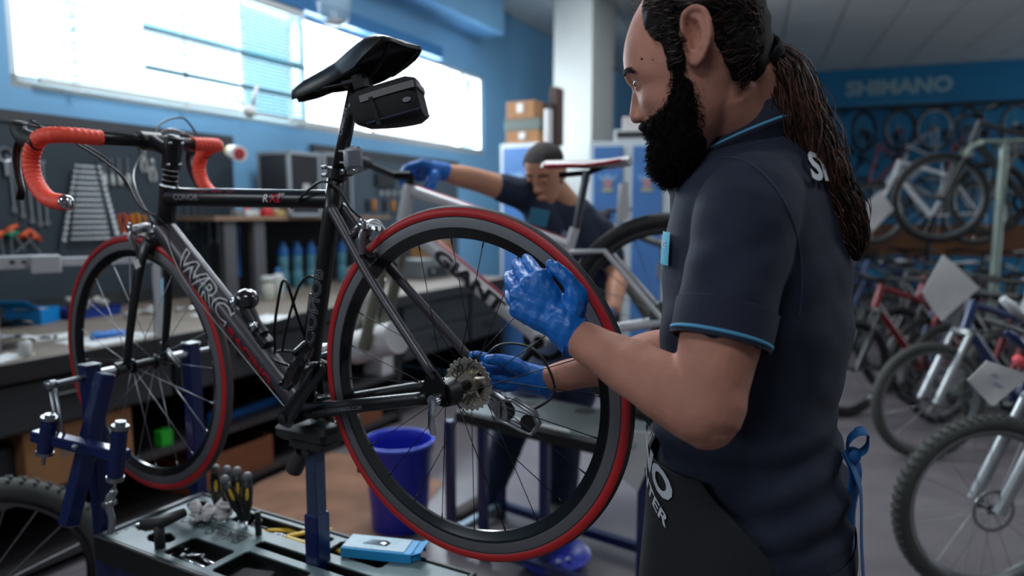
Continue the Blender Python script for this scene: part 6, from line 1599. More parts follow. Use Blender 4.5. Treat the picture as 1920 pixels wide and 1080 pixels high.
# small clutter
rnd = random.Random(21)
def clutter(label, u, v, kind_, m, s=.03, name='part', cat='part', group=None, z=BZ):
    p = pz(u, v, z); b = MB()
    if kind_ == 0: b.lathe(p, (0, 0, 1), [(0, s), (s * .3, s), (s * .3, s * .55), (0, s * .55)], n=18, closed=True)
    elif kind_ == 1:
        a = rnd.uniform(0, 3); d = V((cos(a), sin(a), 0)); b.cyl(p - d * s + V((0, 0, s * .3)), p + d * s + V((0, 0, s * .3)), s * .28, n=10); b.cyl(p - d * s * .3 + V((0, 0, s * .3)), p + d * s * .1 + V((0, 0, s * .3)), s * .42, n=10)
    elif kind_ == 2:
        b.tube(catmull([p + V((-s, 0, s * .3)), p + V((-s * .3, s * .5, s * .3)), p + V((s * .4, -s * .3, s * .5)), p + V((s * 1.2, s * .3, s * .25))], 5), s * .16, n=8); b.ball(p + V((-s, 0, s * .3)), s * .32, 8)
    else: b.lathe(p, (0, 0, 1), [(0, s), (s * 1.1, s * .95), (s * 1.15, s * .6)], n=14)
    return one(name, b, m, label, cat, p, group, True, 40)
clutter('coiled grey hose fitting at the front of the bench left of the small bottle', 14, 652, 0, mat('fitting', (104, 100, 96), .4, .7), .045, 'hub_part')
clutter('dark gloves bundle lying left of the blue carton', 28, 612, 2, M_blkp, .06, 'cable_bundle')
clutter('black chain links on the white paper, left one', 84, 636, 1, M_blkp, .022, 'axle_part'); clutter('black chain links on the white paper, right one', 104, 634, 1, M_blkp, .020, 'axle_part')
clutter('polished lever lying at the front left edge', 30, 642, 2, M_alu, .06, 'lever_part'); 
clutter('white plastic cup on the bench right of the fork blade', 245, 598, 3, M_ltpl, .030, 'cup', 'cup'); clutter('white cup with spout near the second fork blade', 288, 588, 3, M_ltpl, .036, 'cup', 'cup'); clutter('white bent plastic part between cup and fork', 270, 590, 2, M_ltpl, .045, 'plastic_part')
clutter('silver quick release lying behind the front tyre', 350, 585, 2, M_alu, .05, 'skewer_part'); clutter('grey round part behind the tyre', 455, 565, 0, M_greypl, .05, 'ring_part'); clutter('brown tape roll on the bench behind the tyre', 366, 572, 0, M_card, .03, 'tape_roll', 'tape')
clutter('green cap on the bench behind the fork', 292, 568, 3, M_green, .02, 'cap', 'cap')
# ---- shelf box unit between the boards
q0 = pn(440, 396, 3.55); q1 = pn(710, 404, 3.55); zs_ = 1.40
su = thing('wall_shelf', 'wooden wall shelf carrying cases and bottles behind the top tube', 'shelf', rm((q0.x + q1.x) / 2, 3.75, zs_ - .02))
b = MB(); rb(b, (q0.x + q1.x) / 2, 3.74, zs_ - .012, q1.x - q0.x + .3, .38, .024); b.build('shelf_board', mat('shelf oak', (150, 120, 96), .6, var=.1), su, world=True)
for t_ in (q0.x - .02, pn(492, 440, 3.55).x): b = MB(); rb(b, t_, 3.60, (zs_ + BZ) / 2 - .01, .09, .05, zs_ - BZ - .03); b.build('upright', mat('upright grey', (84, 84, 88), .5), su, world=True)
b = MB(); rb(b, (q0.x + q1.x) / 2 + .1, 3.92, 1.14, q1.x - q0.x, .01, .5); b.build('back_panel', M_dark, su, world=True)
def case(label, u0, u1, vt, n, dep, m=None, z0=zs_):
    a = pn(u0, vt, n); c = pn(u1, vt, n); h = (a.z + c.z) / 2 - z0; tcn = (a.x + c.x) / 2; w_ = c.x - a.x
    t = thing('flight_case', label, 'case', rm(tcn, n + dep / 2, z0))
    b = MB(); rb(b, tcn, n + dep / 2, z0 + h / 2, w_ - .012, dep - .012, h - .012); b.build('case_body', m or mat('case black', (30, 30, 34), .6), t, world=True)
    b = MB(); e = .022
    for tt_ in (a.x + e / 2, c.x - e / 2):
        for nn in (n + e / 2, n + dep - e / 2): rb(b, tt_, nn, z0 + h / 2, e, e, h)
    for zz in (z0 + e / 2, z0 + h - e / 2):
        for nn in (n + e / 2, n + dep - e / 2): rb(b, tcn, nn, zz, w_, e, e)
        for tt_ in (a.x + e / 2, c.x - e / 2): rb(b, tt_, n + dep / 2, zz, e, dep, e)
    b.build('case_edge', mat('case aluminium', (170, 174, 178), .35, .6), t, world=True)
    b = MB(); rb(b, tcn, n - .006, z0 + h * .45, .06, .012, .05); b.build('latch', M_ltpl, t, world=True)
    return t
case('black flight case with aluminium edges on the shelf left of the seat post', 540, 600, 285, 3.52, .30); case('larger black flight case with aluminium edges behind the seat post', 606, 660, 288, 3.52, .32)
for i, (u, r, h, m, mc, lb) in enumerate(((463, .018, .09, M_redp, M_redp, 'small red bottle at the left end of the shelf'), (480, .022, .05, M_ltpl, M_ltpl, 'low white jar on the shelf beside the red bottle'), (502, .030, .10, mat('bottle red white', (196, 90, 84), .5), M_ltpl, 'red and white bottle in the middle of the shelf'), (518, .022, .06, M_ltpl, M_greypl, 'short white bottle on the shelf'), (531, .026, .085, mat('pale green', (150, 160, 146), .5), M_greypl, 'pale green bottle on the shelf left of the flight case'))):
    bottle('bottle', lb, u, 396, r, h, m, mc, z=zs_, n=3.62)
for i, (u, m, lb) in enumerate(((452, M_greypl, 'grey tube end in the row under the top tube'), (470, M_paper, 'white roll end in the row under the top tube'), (505, M_redp, 'red box end in the row under the top tube'), (528, mat('yellow box', (200, 170, 110), .5), 'yellow box end in the row under the top tube'))):
    q = pn(u, 388, 3.57); b = MB(); rb(b, q.x, 3.60, zs_ + .022, .07, .06, .042, .004); one('small_box', b, m, lb, 'box', rm(q.x, 3.60, zs_), 'small boxes along the shelf front')
# below the shelf: blue water bottles hanging in a row, tools
for i, u in enumerate((530, 556, 582, 606, 640)):
    q = pn(u, 470, 3.7); t = thing('water_bottle', 'translucent blue water bottle, %s in the row under the shelf' % ('first', 'second', 'third', 'fourth', 'fifth')[i], 'bottle', rm(q.x, 3.7, BZ), group='blue water bottles under the shelf')
    b = MB(); b.lathe((0, 0, 0), (0, 0, 1), [(0, .036), (.005, .038), (.12, .038), (.13, .032), (.15, .034), (.24, .037), (.26, .02)], n=18); b.build('body', mat('bottle teal', (70, 120, 136), .3), t, smooth=True, auto=50)
    b = MB(); b.lathe((0, 0, .24), (0, 0, 1), [(0, .039), (.045, .037), (.075, .020), (.095, .017)], n=18); b.build('cap', M_bluep, t, smooth=True, auto=50)
for i, (u, m) in enumerate(((424, M_card), (440, M_blkp), (446, M_bluep))):
    q = pn(u, 470, 3.75); b = MB(); b.cyl(rm(q.x, 3.75, 1.0), rm(q.x, 3.75, 1.28), .014, n=10); b.cyl(rm(q.x, 3.75, 1.28), rm(q.x, 3.75, 1.34), .02, n=10); one('mallet_handle', b, m, ('wooden tool handle standing right of the down tube', 'black tool handle standing beside the wooden one', 'blue tool handle standing beside the black one')[i], 'tool', rm(q.x, 3.75, 1.0), None, True, 40)
q = bt(500, 500); b = MB(); rb(b, q.x, 3.6, BZ + .14, .1, .1, .28, .004); one('tool_caddy', b, M_blkp, 'black tool caddy standing left of the water bottles', 'box', rm(q.x, 3.6, BZ))
# duct tape spindle sticking out of the wall above the shelf
hp_ = px(448, 288, 3.8); wall_t = hp_.dot(E1) ; 
tr_ = thing('tape_holder', 'wall rod with tape rolls pointing out beside the bar drop', 'tape holder', hp_)
ax = (px(462, 290, 3.4) - px(410, 278, 4.2)).normalized()
b = MB(); b.cyl(hp_ - ax * .5, hp_ + ax * .02, .010, n=10); b.build('rod', M_steel, tr_, world=True)
for i, (o_, r_, L_, m_) in enumerate(((-.28, .036, .10, mat('amber tape', (196, 160, 60), .4)), (-.17, .040, .07, M_paper), (-.085, .042, .05, mat('tape cream', (206, 200, 190), .5)), (-.02, .044, .035, M_paper))):
    b = MB(); c = hp_ + ax * o_; b.lathe(c, ax, [(0, .026), (0, r_), (L_, r_), (L_, .026)], n=24, closed=True); b.build('tape_roll', m_, tr_, smooth=True, auto=40, world=True)
b = MB(); b.lathe(hp_ + ax * .012, ax, [(0, .010), (0, .028), (.006, .028), (.006, .010)], n=20, closed=True); b.build('core', M_redp, tr_, world=True)
# angle arm lamp hanging in the window, and glass lamp above
al = thing('arm_lamp', 'white arm clamp lamp blurred in front of the window blind', 'lamp', px(468, 215, 4.15))
b = MB(); b.tube([px(430, 165, 4.15), px(462, 205, 4.15)], .010, n=8); b.tube([px(482, 160, 4.15), px(472, 205, 4.15)], .012, n=8); b.build('arm', M_white, al, world=True, smooth=True)
b = MB(); b.ball(px(468, 208, 4.15), (.04, .035, .04), 12); b.build('joint', M_white, al, smooth=True, world=True)
lp = thing('glass_lamp', 'clear rounded glass lamp hanging at the top picture edge', 'lamp', px(625, 0, 4.4))
M_clear = mat('lamp glass', (150, 170, 180), .1, alpha=.35)
b = MB(); c = px(626, -8, 4.4); b.lathe(c - V((0, 0, .18)), (0, 0, 1), [(0, .03), (.012, .06), (.05, .092), (.12, .108), (.22, .105), (.30, .07)], n=28); b.build('shade', M_clear, lp, smooth=True, world=True)
b = MB(); b.tube([c + V((cos(k * pi / 12) * .045, sin(k * pi / 12) * .045, -.155)) for k in range(24)], .012, n=8, closed=True); b.build('ring', M_ltpl, lp, smooth=True, world=True)
b = MB(); b.cyl(c + V((0, 0, .1)), V((c.x, c.y, CEIL)), .006, n=8); b.build('cord', M_white, lp, world=True)
# ---- below the bench
def lb(name, label, cat, t, n, z0, s, m, rot=0, bev=.003, group=None):
    b = MB(); b.box((0, 0, s[2] / 2), s, None, bev); o = b.build(name, m); o.location = rm(t, n, z0); o.rotation_euler = (0, 0, az_ + rot); return tag(o, label, cat, group)
def card_box(label, u, v, s, z0=.0, rot=0., ptxt=None, pos=None):
    p = pos or pz(u, v, z0); t = thing('cardboard_box', label, 'box', p, az_ + rot); w_, d_, h_ = s; b = MB(); k = .006
    for (c, q) in (((0, 0, k / 2), (w_, d_, k)), ((-w_ / 2, 0, h_ / 2), (k, d_, h_)), ((w_ / 2, 0, h_ / 2), (k, d_, h_)), ((0, -d_ / 2, h_ / 2), (w_, k, h_)), ((0, d_ / 2, h_ / 2), (w_, k, h_))): b.box(c, q)
    b.build('box_body', M_card, t)
    b = MB(); b.box((0, d_ / 2 + .03, h_ + .03), (w_, k, .09), Euler((-.5, 0, 0)).to_matrix()); b.build('flap', M_card, t)
    if ptxt: text_on('box_print', ptxt, plane_fn((0, -d_ / 2 - k * .6, h_ * .55), (1, 0, 0), (0, 0, 1)), mat('print blue dim', (70, 104, 120), .7), t, size=h_ * .3)
    return t
card_box('cardboard box on the shelf under the bench behind the blue stand', 110, 1010, (.42, .3, .24), z0=.36, rot=.0, ptxt='BIKES', pos=rm(1.55, 2.95, .355))
lb('blue_frame', 'blue painted tool bar lying on the lower shelf', 'tool', 2.6, 2.95, .353, (.75, .035, .035), M_bluep, .1)
lb('blue_frame', 'short blue painted bar leaning across the lower shelf', 'tool', 2.35, 3.0, .39, (.3, .03, .03), M_bluep, .7)
def crate(label, t, n, z0, s, m):
    r = thing('crate', label, 'crate', rm(t, n, z0), az_); w_, d_, h_ = s; b = MB(); k = .012
    for (c, q) in (((0, 0, k / 2), (w_, d_, k)), ((-w_ / 2, 0, h_ / 2), (k, d_, h_)), ((w_ / 2, 0, h_ / 2), (k, d_, h_)), ((0, -d_ / 2, h_ / 2), (w_, k, h_)), ((0, d_ / 2, h_ / 2), (w_, k, h_))): b.box(c, q)
    b.build('crate_body', m, r); return r
crate('wooden drawer box on the lowest shelf', 3.2, 3.0, .073, (.55, .35, .12), mat('drawer wood', (120, 70, 42), .6, var=.12))
crate('second wooden drawer box behind the front tyre', 2.3, 3.0, .073, (.5, .35, .16), mat('drawer wood', (0, 0, 0)))
lb('green_box', 'small bright green box under the bench behind the stand', 'box', 1.95, 2.86, .353, (.06, .05, .075), mat('bright green', (40, 190, 50), .5))
lb('white_box', 'white paper box on the lower shelf behind the crank', 'box', 3.55, 2.9, .353, (.12, .16, .17), M_paper)
lb('magazine_pile', 'dark magazines pile on the lower shelf', 'magazine', 3.0, 3.0, .353, (.3, .22, .05), mat('mag dark', (60, 54, 60), .5), .2)
lb('dark_case', 'dark tool case under the bench at the left', 'case', 1.2, 3.0, .0 + .355, (.5, .3, .18), mat('case dark grey', (44, 46, 54), .5), .1)
# brown cardboard sheet on the floor
b = MB(); p_ = [pz(400, 985, .004), pz(485, 905, .004), pz(620, 848, .004), pz(720, 860, .004), pz(830, 905, .004), pz(700, 1080, .004), pz(430, 1160, .004), pz(250, 1100, .004)]
b.add([V((p.x, p.y, .001)) for p in p_] + [V((p.x, p.y, .006)) for p in p_], [tuple(range(8))[::-1], tuple(range(8, 16))] + [(i, (i + 1) % 8, 8 + (i + 1) % 8, 8 + i) for i in range(8)])
o = b.build('cardboard_sheet', mat('floor cardboard', (150, 112, 90), .8, var=.22, scale=5)); tag(o, 'worn brown cardboard sheet laid on the grey floor behind the stand', 'cardboard'); 
# ---- toolbox, paper roll holder on the bench behind the rear wheel
q = bt(800, 520); tbx = thing('toolbox', 'grey metal toolbox standing on the bench behind the rear wheel', 'toolbox', rm(q.x, q.y, BZ), az_)
b = MB(); b.box((0, 0, .075), (.42, .22, .15), None, .008); b.build('case_body', mat('toolbox grey', (120, 124, 126), .45, .3), tbx)
b = MB(); b.box((0, -.115, .06), (.30, .012, .08), None, .004); b.build('drawer', mat('case black', (0, 0, 0)), tbx); b = MB(); b.box((0, 0, .155), (.43, .23, .02), None, .004); b.build('lid', mat('toolbox lid', (150, 156, 158), .4, .3), tbx)
b = MB(); b.ball((-.08, -.124, .06), .012, 8); b.build('knob', M_ltpl, tbx, smooth=True)
bottle('spray_can', 'red can standing behind the grey toolbox', 820, 500, .03, .2, M_redp, M_redp, cat='can', neck=.8)
_q = pn(888, 500, 3.3); lb_q = MB(); rb(lb_q, min(_q.x, 4.9), 3.40, BZ + .15, .30, .24, .30, .003); one('cardboard_carton', lb_q, M_card, 'brown carton on the bench right of the toolbox', 'box', rm(min(_q.x, 4.9), 3.40, BZ))
q = pz(690, 650, .62); prp = px(712, 640, 2.55)
pr = thing('paper_roll_holder', 'pale wall arm holding a white paper roll, behind the rear wheel', 'paper roll', prp)
b = MB(); a0, a1 = px(672, 650, 2.62), px(745, 632, 2.50); b.cyl(a0, a1, .062, n=28); b.build('roll', M_paper, pr, smooth=True, auto=40, world=True)
b = MB(); b.cyl(a0 + (a0 - a1).normalized() * .0, a0 + (a0 - a1).normalized() * .02, .066, n=28); b.cyl(a0 + (a0 - a1).normalized() * .02, a0 + (a0 - a1).normalized() * .04, .022, n=14); b.tube(catmull([px(660, 500, 2.7), px(688, 560, 2.66), px(694, 612, 2.62), px(690, 640, 2.62)], 5), .030, n=10, ry=.014); b.build('arm', mat('holder beige', (170, 166, 158), .5), pr, smooth=True, auto=40, world=True)
b = MB(); b.tube([px(688, 555, 2.66), V((px(688, 555, 2.66).x, px(688, 555, 2.66).y, 0.9)) + WN * .12], .02, n=8); b.build('stalk', mat('holder beige', (0, 0, 0)), pr, smooth=True, world=True)
# ================================================================ SECOND STAND, SECOND BICYCLE, SECOND MAN
# grey rack of bench parts beyond, bucket, floor tray
bk_p = pz(750, 985, 0); bu = thing('bucket', 'royal blue plastic bucket on the floor behind the rear wheel', 'bucket', V((bk_p.x, bk_p.y, 0)))
M_bucket = mat('bucket blue', (30, 42, 170), .35)
b = MB(); b.lathe((0, 0, 0), (0, 0, 1), [(0, .115), (.01, .125), (.36, .150), (.385, .160), (.40, .160), (.405, .154), (.39, .147), (.36, .144), (.02, .118), (.015, .01)], n=40); b.build('bucket_body', M_bucket, bu, smooth=True, auto=40)
b = MB(); b.lathe((0, 0, .392), (0, 0, 1), [(0, .160), (.014, .163), (.018, .157), (.012, .152)], n=40, closed=True); b.build('rim', mat('bucket rim', (80, 104, 220), .3), bu, smooth=True)
b = MB(); P = [V((cos(a) * .158, sin(a) * .158 * 1, .37 - .10 * abs(sin(a)))) for a in [pi * k / 14 for k in range(15)]]; b.tube(P, .003, n=6); b.build('bail', M_zinc, bu, smooth=True)
ft = pz(1038, 1062, 0); ftn = thing('floor_tray', 'shallow blue plastic bowl on the floor under the rear wheel', 'bowl', V((ft.x, ft.y, 0)))
b = MB(); b.lathe((0, 0, 0), (0, 0, 1), [(0, .10), (.005, .112), (.055, .150), (.060, .150), (.057, .141), (.012, .102), (.010, .01)], n=36); b.build('bowl', mat('bowl blue', (22, 40, 160), .35), ftn, smooth=True, auto=40)
for k in range(2): b = MB(); b.ball((.02 + .04 * k, .02 * k, .02), (.012, .010, .008), 8); b.build('soap', M_paper, ftn, smooth=True)
# second stand
T2 = .60
st2 = thing('repair_stand', 'blue stand with black tray behind the rear wheel, in front of the second man', 'stand', pz(1010, 800, T2) - V((0, 0, T2)))
c1 = pz(852, 772, T2); c2 = pz(1150, 838, T2); d2 = (c2 - c1).normalized(); n2_ = V((-d2.y, d2.x, 0)); n2_ = n2_ if n2_.y > 0 else -n2_
R2 = Matrix((d2, n2_, V((0, 0, 1)))).transposed(); L2_ = (c2 - c1).length + .12
def s2(a, c, z): p = c1 + d2 * a + n2_ * c; return V((p.x, p.y, z))
b = MB(); b.box(s2(L2_ / 2, .19, T2 - .02), (L2_, .38, .05), R2, .006); b.build('tray', M_trayblk, st2, world=True)
b = MB(); b.box(s2(L2_ / 2, .19, T2 + .006), (L2_ - .03, .35, .004), R2); b.build('tray_top', mat('tray grey dark', (74, 80, 80), .4), st2, world=True)
for a_, c_, r_ in ((.70, .08, .03), (.82, .14, .032), (.62, .2, .04), (.78, .27, .045), (.94, .28, .03), (.45, .3, .045), (.2, .25, .035)):
    b = MB(); b.lathe(s2(a_, c_, T2 + .0075), (0, 0, 1), [(0, r_), (.001, r_), (.001, r_ * .9)], n=20); b.build('tray_recess', M_dark, st2, world=True)
for a_, c_ in ((-.03, .0), (-.03, .36), (.16, .02), (.52, .02), (1.02, .0), (1.02, .36)):
    b = MB(); p = s2(a_ * L2_ / 1.02, c_, 0); b.box((p.x, p.y, (T2 - .04) / 2), (.036, .036, T2 - .04), R2, .003); b.build('leg', M_standblue, st2, world=True)
for c_ in (0, .36): b = MB(); b.box(s2(L2_ / 2, c_, .06), (L2_ + .05, .034, .034), R2); b.build('foot_rail', M_standblue, st2, world=True)
for a_ in (-.03, .34, 1.0): b = MB(); b.box(s2(a_ * L2_, .18, .06), (.034, .36, .034), R2); b.build('cross_rail', mat('steel pale blue', (110, 130, 140), .4, .5), st2, world=True)
# tools on it
def on2(a_, c_): return s2(a_, c_, T2 + .012)
b = MB(); b.tube([on2(.66, .16), on2(.80, .10)], .009, n=8, ry=.004); b.tube([on2(.66, .16), on2(.60, .20)], [.009, .02], n=8, ry=.004); one('tyre_lever', b, M_ltpl, 'pale spanner lying on the second black tray', 'tool', on2(.7, .14), None, True)
b = MB(); b.cyl(on2(.18, .02) + V((0, 0, .004)), on2(.55, .01) + V((0, 0, .004)), .008, n=8); one('steel_bar', b, M_ltpl, 'long pale bar along the front edge of the second tray', 'bar', on2(.36, .02))
# hanging paper with prices
pp = px(1180, 870, 2.25); b = MB(); o_ = px(1182, 868, 2.25); X_ = V((.93, .36, 0)); 
P4 = [px(1135, 800, 2.28), px(1240, 815, 2.24), px(1196, 922, 2.24), px(1118, 862, 2.28)]
def sheet4(name, label, P4, lines, m=None, cat='paper', thick=.003, group=None):
    a, bq, c, d = [V(p) for p in P4]; n = (bq - a).cross(d - a).normalized(); n = n if n.dot(V((0, -1, 0))) > 0 else -n
    b = MB(); N_ = 6; vs = []; fs = []
    for side in (1, -1):
        for i in range(N_ + 1):
            for j in range(N_ + 1):
                s, t = i / N_, j / N_; p = a.lerp(bq, s).lerp(d.lerp(c, s), t); vs.append(p + n * (side * thick / 2 + .006 * sin(s * 4 + t * 2)))
    m1 = (N_ + 1) ** 2
    for i in range(N_):
        for j in range(N_):
            q = i * (N_ + 1) + j; fs.append((q, q + 1, q + N_ + 2, q + N_ + 1)); fs.append((m1 + q, m1 + q + N_ + 1, m1 + q + N_ + 2, m1 + q + 1))
    for i in range(N_):
        for (q, r) in ((i, i + 1), (N_ * (N_ + 1) + i, N_ * (N_ + 1) + i + 1), (i * (N_ + 1), (i + 1) * (N_ + 1)), (i * (N_ + 1) + N_, (i + 1) * (N_ + 1) + N_)): fs.append((q, r, m1 + r, m1 + q))
    b.add(vs, fs); o = b.build(name, m or M_paper, None, smooth=True, auto=40); tag(o, label, cat, group); origin(o, (a + bq) / 2)
    X = (bq - a).normalized(); Y = n.cross(X) if n.cross(X).dot(a - d) > 0 else -n.cross(X); ctr = (a + bq + c + d) / 4
    _W[o.name] = Matrix.Translation((a + bq) / 2)
    for (s_, dx, dy, sz) in lines:
        text_on('handwriting', s_, plane_fn(ctr + n * (thick / 2 + .008) + X * dx + Y * dy, X, Y), mat('pen blue', (60, 80, 150), .6), o, size=sz, world=True, shear=.3)
    return o
sheet4('price_tag', 'white hand-written sheet hanging from the second stand beside the apron', P4, [('N 2', .01, .03, .028), ('8', .0, -.03, .03)])
# ---------------------------------------------------------------- generic bicycle
def simple_bike(name, label, M, frame_m, acc_m=None, R=.345, w=.026, wb=1.06, rim_m=None, tyre_m=None, saddle_m=None, style='mtb', group=None, zo=None, bars='flat', parts=('front', 'rear', 'saddle', 'bars'), tread=False, sch=None, fork_m=None, nsp=16, tyre_n=40, cat='bicycle', disc=False, rim_h=None, steer=0., wheel_wall=None):
    zo = R if zo is None else zo
    r = thing(name, label, cat, M=M, group=group); X = Matrix.Translation(V((0, 0, zo)))
    def mb(): b = MB(); b.X = X; return b
    frame_m2 = acc_m or frame_m; rim_m = rim_m or M_rimblk; tyre_m = tyre_m or M_rubblk; fork_m = fork_m or frame_m
    BBx, BBz = .43, -.03; SC_ = V((.27, 0, .40)); ST_ = V((.245, 0, .46));
    if sch is not None: SC_ = V((.29, 0, sch)); ST_ = V((.268, 0, sch + .06)) 
    HTt = V((wb - .235, 0, .56)); HBt = V((wb - .195, 0, .44)); Bb = V((BBx, 0, BBz)); fa = V((wb, 0, 0))
    if 'rear' in parts: wheel(r, 'rear_wheel', (0, 0, 0), R, w, (tyre_m, rim_m, M_alu), nsp, .06, .022, None, None, spoke_objs=False, X=X, n=tyre_n, sp_r=.0013, disc=disc, rim_h=rim_h, tread=tread)
    Xs = X @ Matrix.Translation(HBt) @ mrot('Z', steer) @ Matrix.Translation(-HBt)
    def mbs(): b = MB(); b.X = Xs; return b
    if 'front' in parts: wheel(r, 'front_wheel', (wb, 0, 0), R, w, (tyre_m, rim_m, M_alu), nsp, .05, .022, None, None, spoke_objs=False, X=Xs, n=tyre_n, sp_r=.0013, disc=disc, rim_h=rim_h, tread=tread)
    b = mb(); stube(b, HBt, Bb, .024, .026, .030, .030, 12); stube(b, SC_, HTt, .017, .02, .019, .022, 12); stube(b, Bb, ST_, .018, .018, n=12); b.tube([HTt + V((-.006, 0, .018)), HBt + V((.008, 0, -.02))], .025, n=14); b.cyl(Bb - V((0, .04, 0)), Bb + V((0, .04, 0)), .028, n=16)
    for s in (-1, 1):
        b.tube(catmull([Bb + V((-.01, s * .03, 0)), V((.3, s * .045, -.02)), V((.0, s * .068, .0))], 5), .011, n=8); b.tube([SC_ + V((0, s * .02, -.02)), V((.17, s * .045, .25)), V((.0, s * .068, .0))], .009, n=8)
    b.build('frame', frame_m, r, smooth=True, auto=50)
    b = mbs()
    if style == 'mtb':
        cr = HBt + V((.02, 0, -.035)); b.box(cr, (.05, .15, .035), Euler((0, .3, 0)).to_matrix(), .01)
        for s in (-1, 1):
            q = V((cr.x, s * .065, cr.z)); e = V((wb, s * .065, 0)); b.cyl(q, q.lerp(e, .5), .016, n=12); b.cyl(q.lerp(e, .38), e, .022, n=12)
    else:
        for s in (-1, 1): b.tube(catmull([HBt + V((.008, s * .02, -.02)), HBt + V((.03, s * .05, -.08)), V((wb - .03, s * .055, .12)), V((wb, s * .052, 0))], 5), .011, n=8)
    b.build('fork', fork_m, r, smooth=True, auto=50)
    if 'saddle' in parts:
        top = ST_ + (ST_ - Bb).normalized() * .16; b = mb(); b.cyl(ST_, top, .0135, n=10); b.build('seatpost', M_blk, r, smooth=True, auto=50)
        b = mb(); sec = [(.16, .008, .0), (.14, .018, .012), (.05, .022, .016), (-.02, .045, .020), (-.07, .070, .026), (-.11, .066, .024), (-.12, .04, .018)]; rs = []
        for x, hw, z in sec:
            rs.append([top + V((x, hw * cos(a), z + (.004 if sin(a) > 0 else .026 * min(1, hw / .05)) * sin(a) - .01 * abs(cos(a)))) for a in [2 * pi * k / 14 for k in range(14)]])
        b.rings(rs); q = b.build('saddle', saddle_m or M_blkp, r, smooth=True, auto=60)
        b = mb(); b.tube([top + V((.10, 0, -.01)), top + V((0, 0, -.005)), top + V((-.08, 0, .0))], .010, n=6); b.build('saddle_rail', M_blk, q)
    if 'bars' in parts:
        st_ = HTt + V((-.014, 0, .05)); cc = st_ + V((.065, 0, .012))
        b = mbs(); b.cyl(HTt + V((-.006, 0, .018)), st_, .018, n=10); b.tube([st_, cc], .016, n=10); b.build('stem', M_blk, r, smooth=True, auto=50)
        b = mbs()
        if bars == 'flat': b.tube(catmull([cc + V((-.03, -.33, .02)), cc + V((0, -.12, .012)), cc, cc + V((0, .12, .012)), cc + V((-.03, .33, .02))], 5), .0125, n=8)
        else:
            P = [cc + V((0, s * y, z)) + V((x, 0, 0)) for s in (1,) for x, y, z in ((0, 0, 0), (.0, .17, 0), (.05, .205, 0), (.10, .21, -.03), (.09, .212, -.10), (0, .214, -.13))]; b.tube(catmull(P, 4), .014, n=8); b.tube(catmull([V((p.x, 2 * cc.y - p.y, p.z)) for p in P], 4), .014, n=8)
        q = b.build('handlebar', M_blk, r, smooth=True)
        if bars == 'flat':
            for s in (-1, 1): b = mbs(); b.cyl(cc + V((-.018, s * .22, .016)), cc + V((-.031, s * .345, .021)), .017, n=10); b.tube([cc + V((0, s * .18, .012)), cc + V((.05, s * .23, -.01)), cc + V((.06, s * .31, -.02))], .005, n=6); b.build('grip', M_rubblk, q, smooth=True, auto=50)
    b = mb(); b.cyl(Bb + V((0, .05, 0)), Bb + V((0, .058, 0)), .02, n=10); a1 = V((.12, 0, -.12)); b.tube([Bb + V((0, .06, 0)), Bb + a1 + V((0, .08, 0))], .008, n=8, ry=.015, up=(0, 1, 0)); b.tube([Bb + V((0, -.06, 0)), Bb - a1 + V((0, -.08, 0))], .008, n=8, ry=.015, up=(0, 1, 0)); b.lathe(Bb + V((0, -.05, 0)), (0, 1, 0), [(0, .06), (0, .085), (.004, .085), (.004, .06)], n=28, closed=True)
    q = b.build('crankset', M_blk, r, smooth=True, auto=50)
    for s in (1, -1): b = mb(); b.box(Bb + a1 * s + V((0, s * .13, 0)), (.09, .08, .018), None, .004); b.build('pedal', M_blkp, q)
    b = mb(); b.lathe((0, -.05, 0), (0, 1, 0), [(0, .025), (0, .05), (.03, .06), (.03, .03)], n=24, closed=True); b.tube([V((-.02, -.07, -.03)), V((-.03, -.07, -.07)), V((0, -.065, -.13))], .010, n=8); b.build('rear_drive', mat('dull metal', (104, 104, 104), .4, .8), r, smooth=True, auto=50)
    return r
def bike_M(P0, P1, z=0., lean=0., pitch=0.):
    """rear hub ground point P0, heading towards P1"""
    d = V(P1) - V(P0); return Matrix.Translation(V((P0[0], P0[1], z))) @ mrot('Z', atan2(d.y, d.x)) @ mrot('Y', pitch) @ mrot('X', lean)
# white and red mountain bicycle held in the second stand
M_wf = mat('white frame', (196, 196, 200), .25, coat=.5); M_redf = mat('red frame', (176, 28, 40), .3, coat=.5)
rh = px(1250, 600, 2.22)
hd = V((-.95, .30, 0)).normalized()
MB2 = Matrix.Translation(rh) @ mrot('Z', atan2(hd.y, hd.x)) @ mrot('Y', radians(8)) @ mrot('X', radians(2))
M_ws = mat('saddle white', (204, 200, 200), .4)
b2k = simple_bike('mountain_bicycle', 'white and red mountain bicycle clamped in the second stand', MB2, M_wf, R=.352, w=.028, wb=1.10, zo=0., sch=.28, parts=('rear', 'bars'), fork_m=mat('fork grey', (120, 118, 104), .4, .3), tyre_m=M_rubblk, rim_m=mat('rim dark grey', (40, 40, 42), .4), nsp=24, tyre_n=64, tread=False, steer=0)
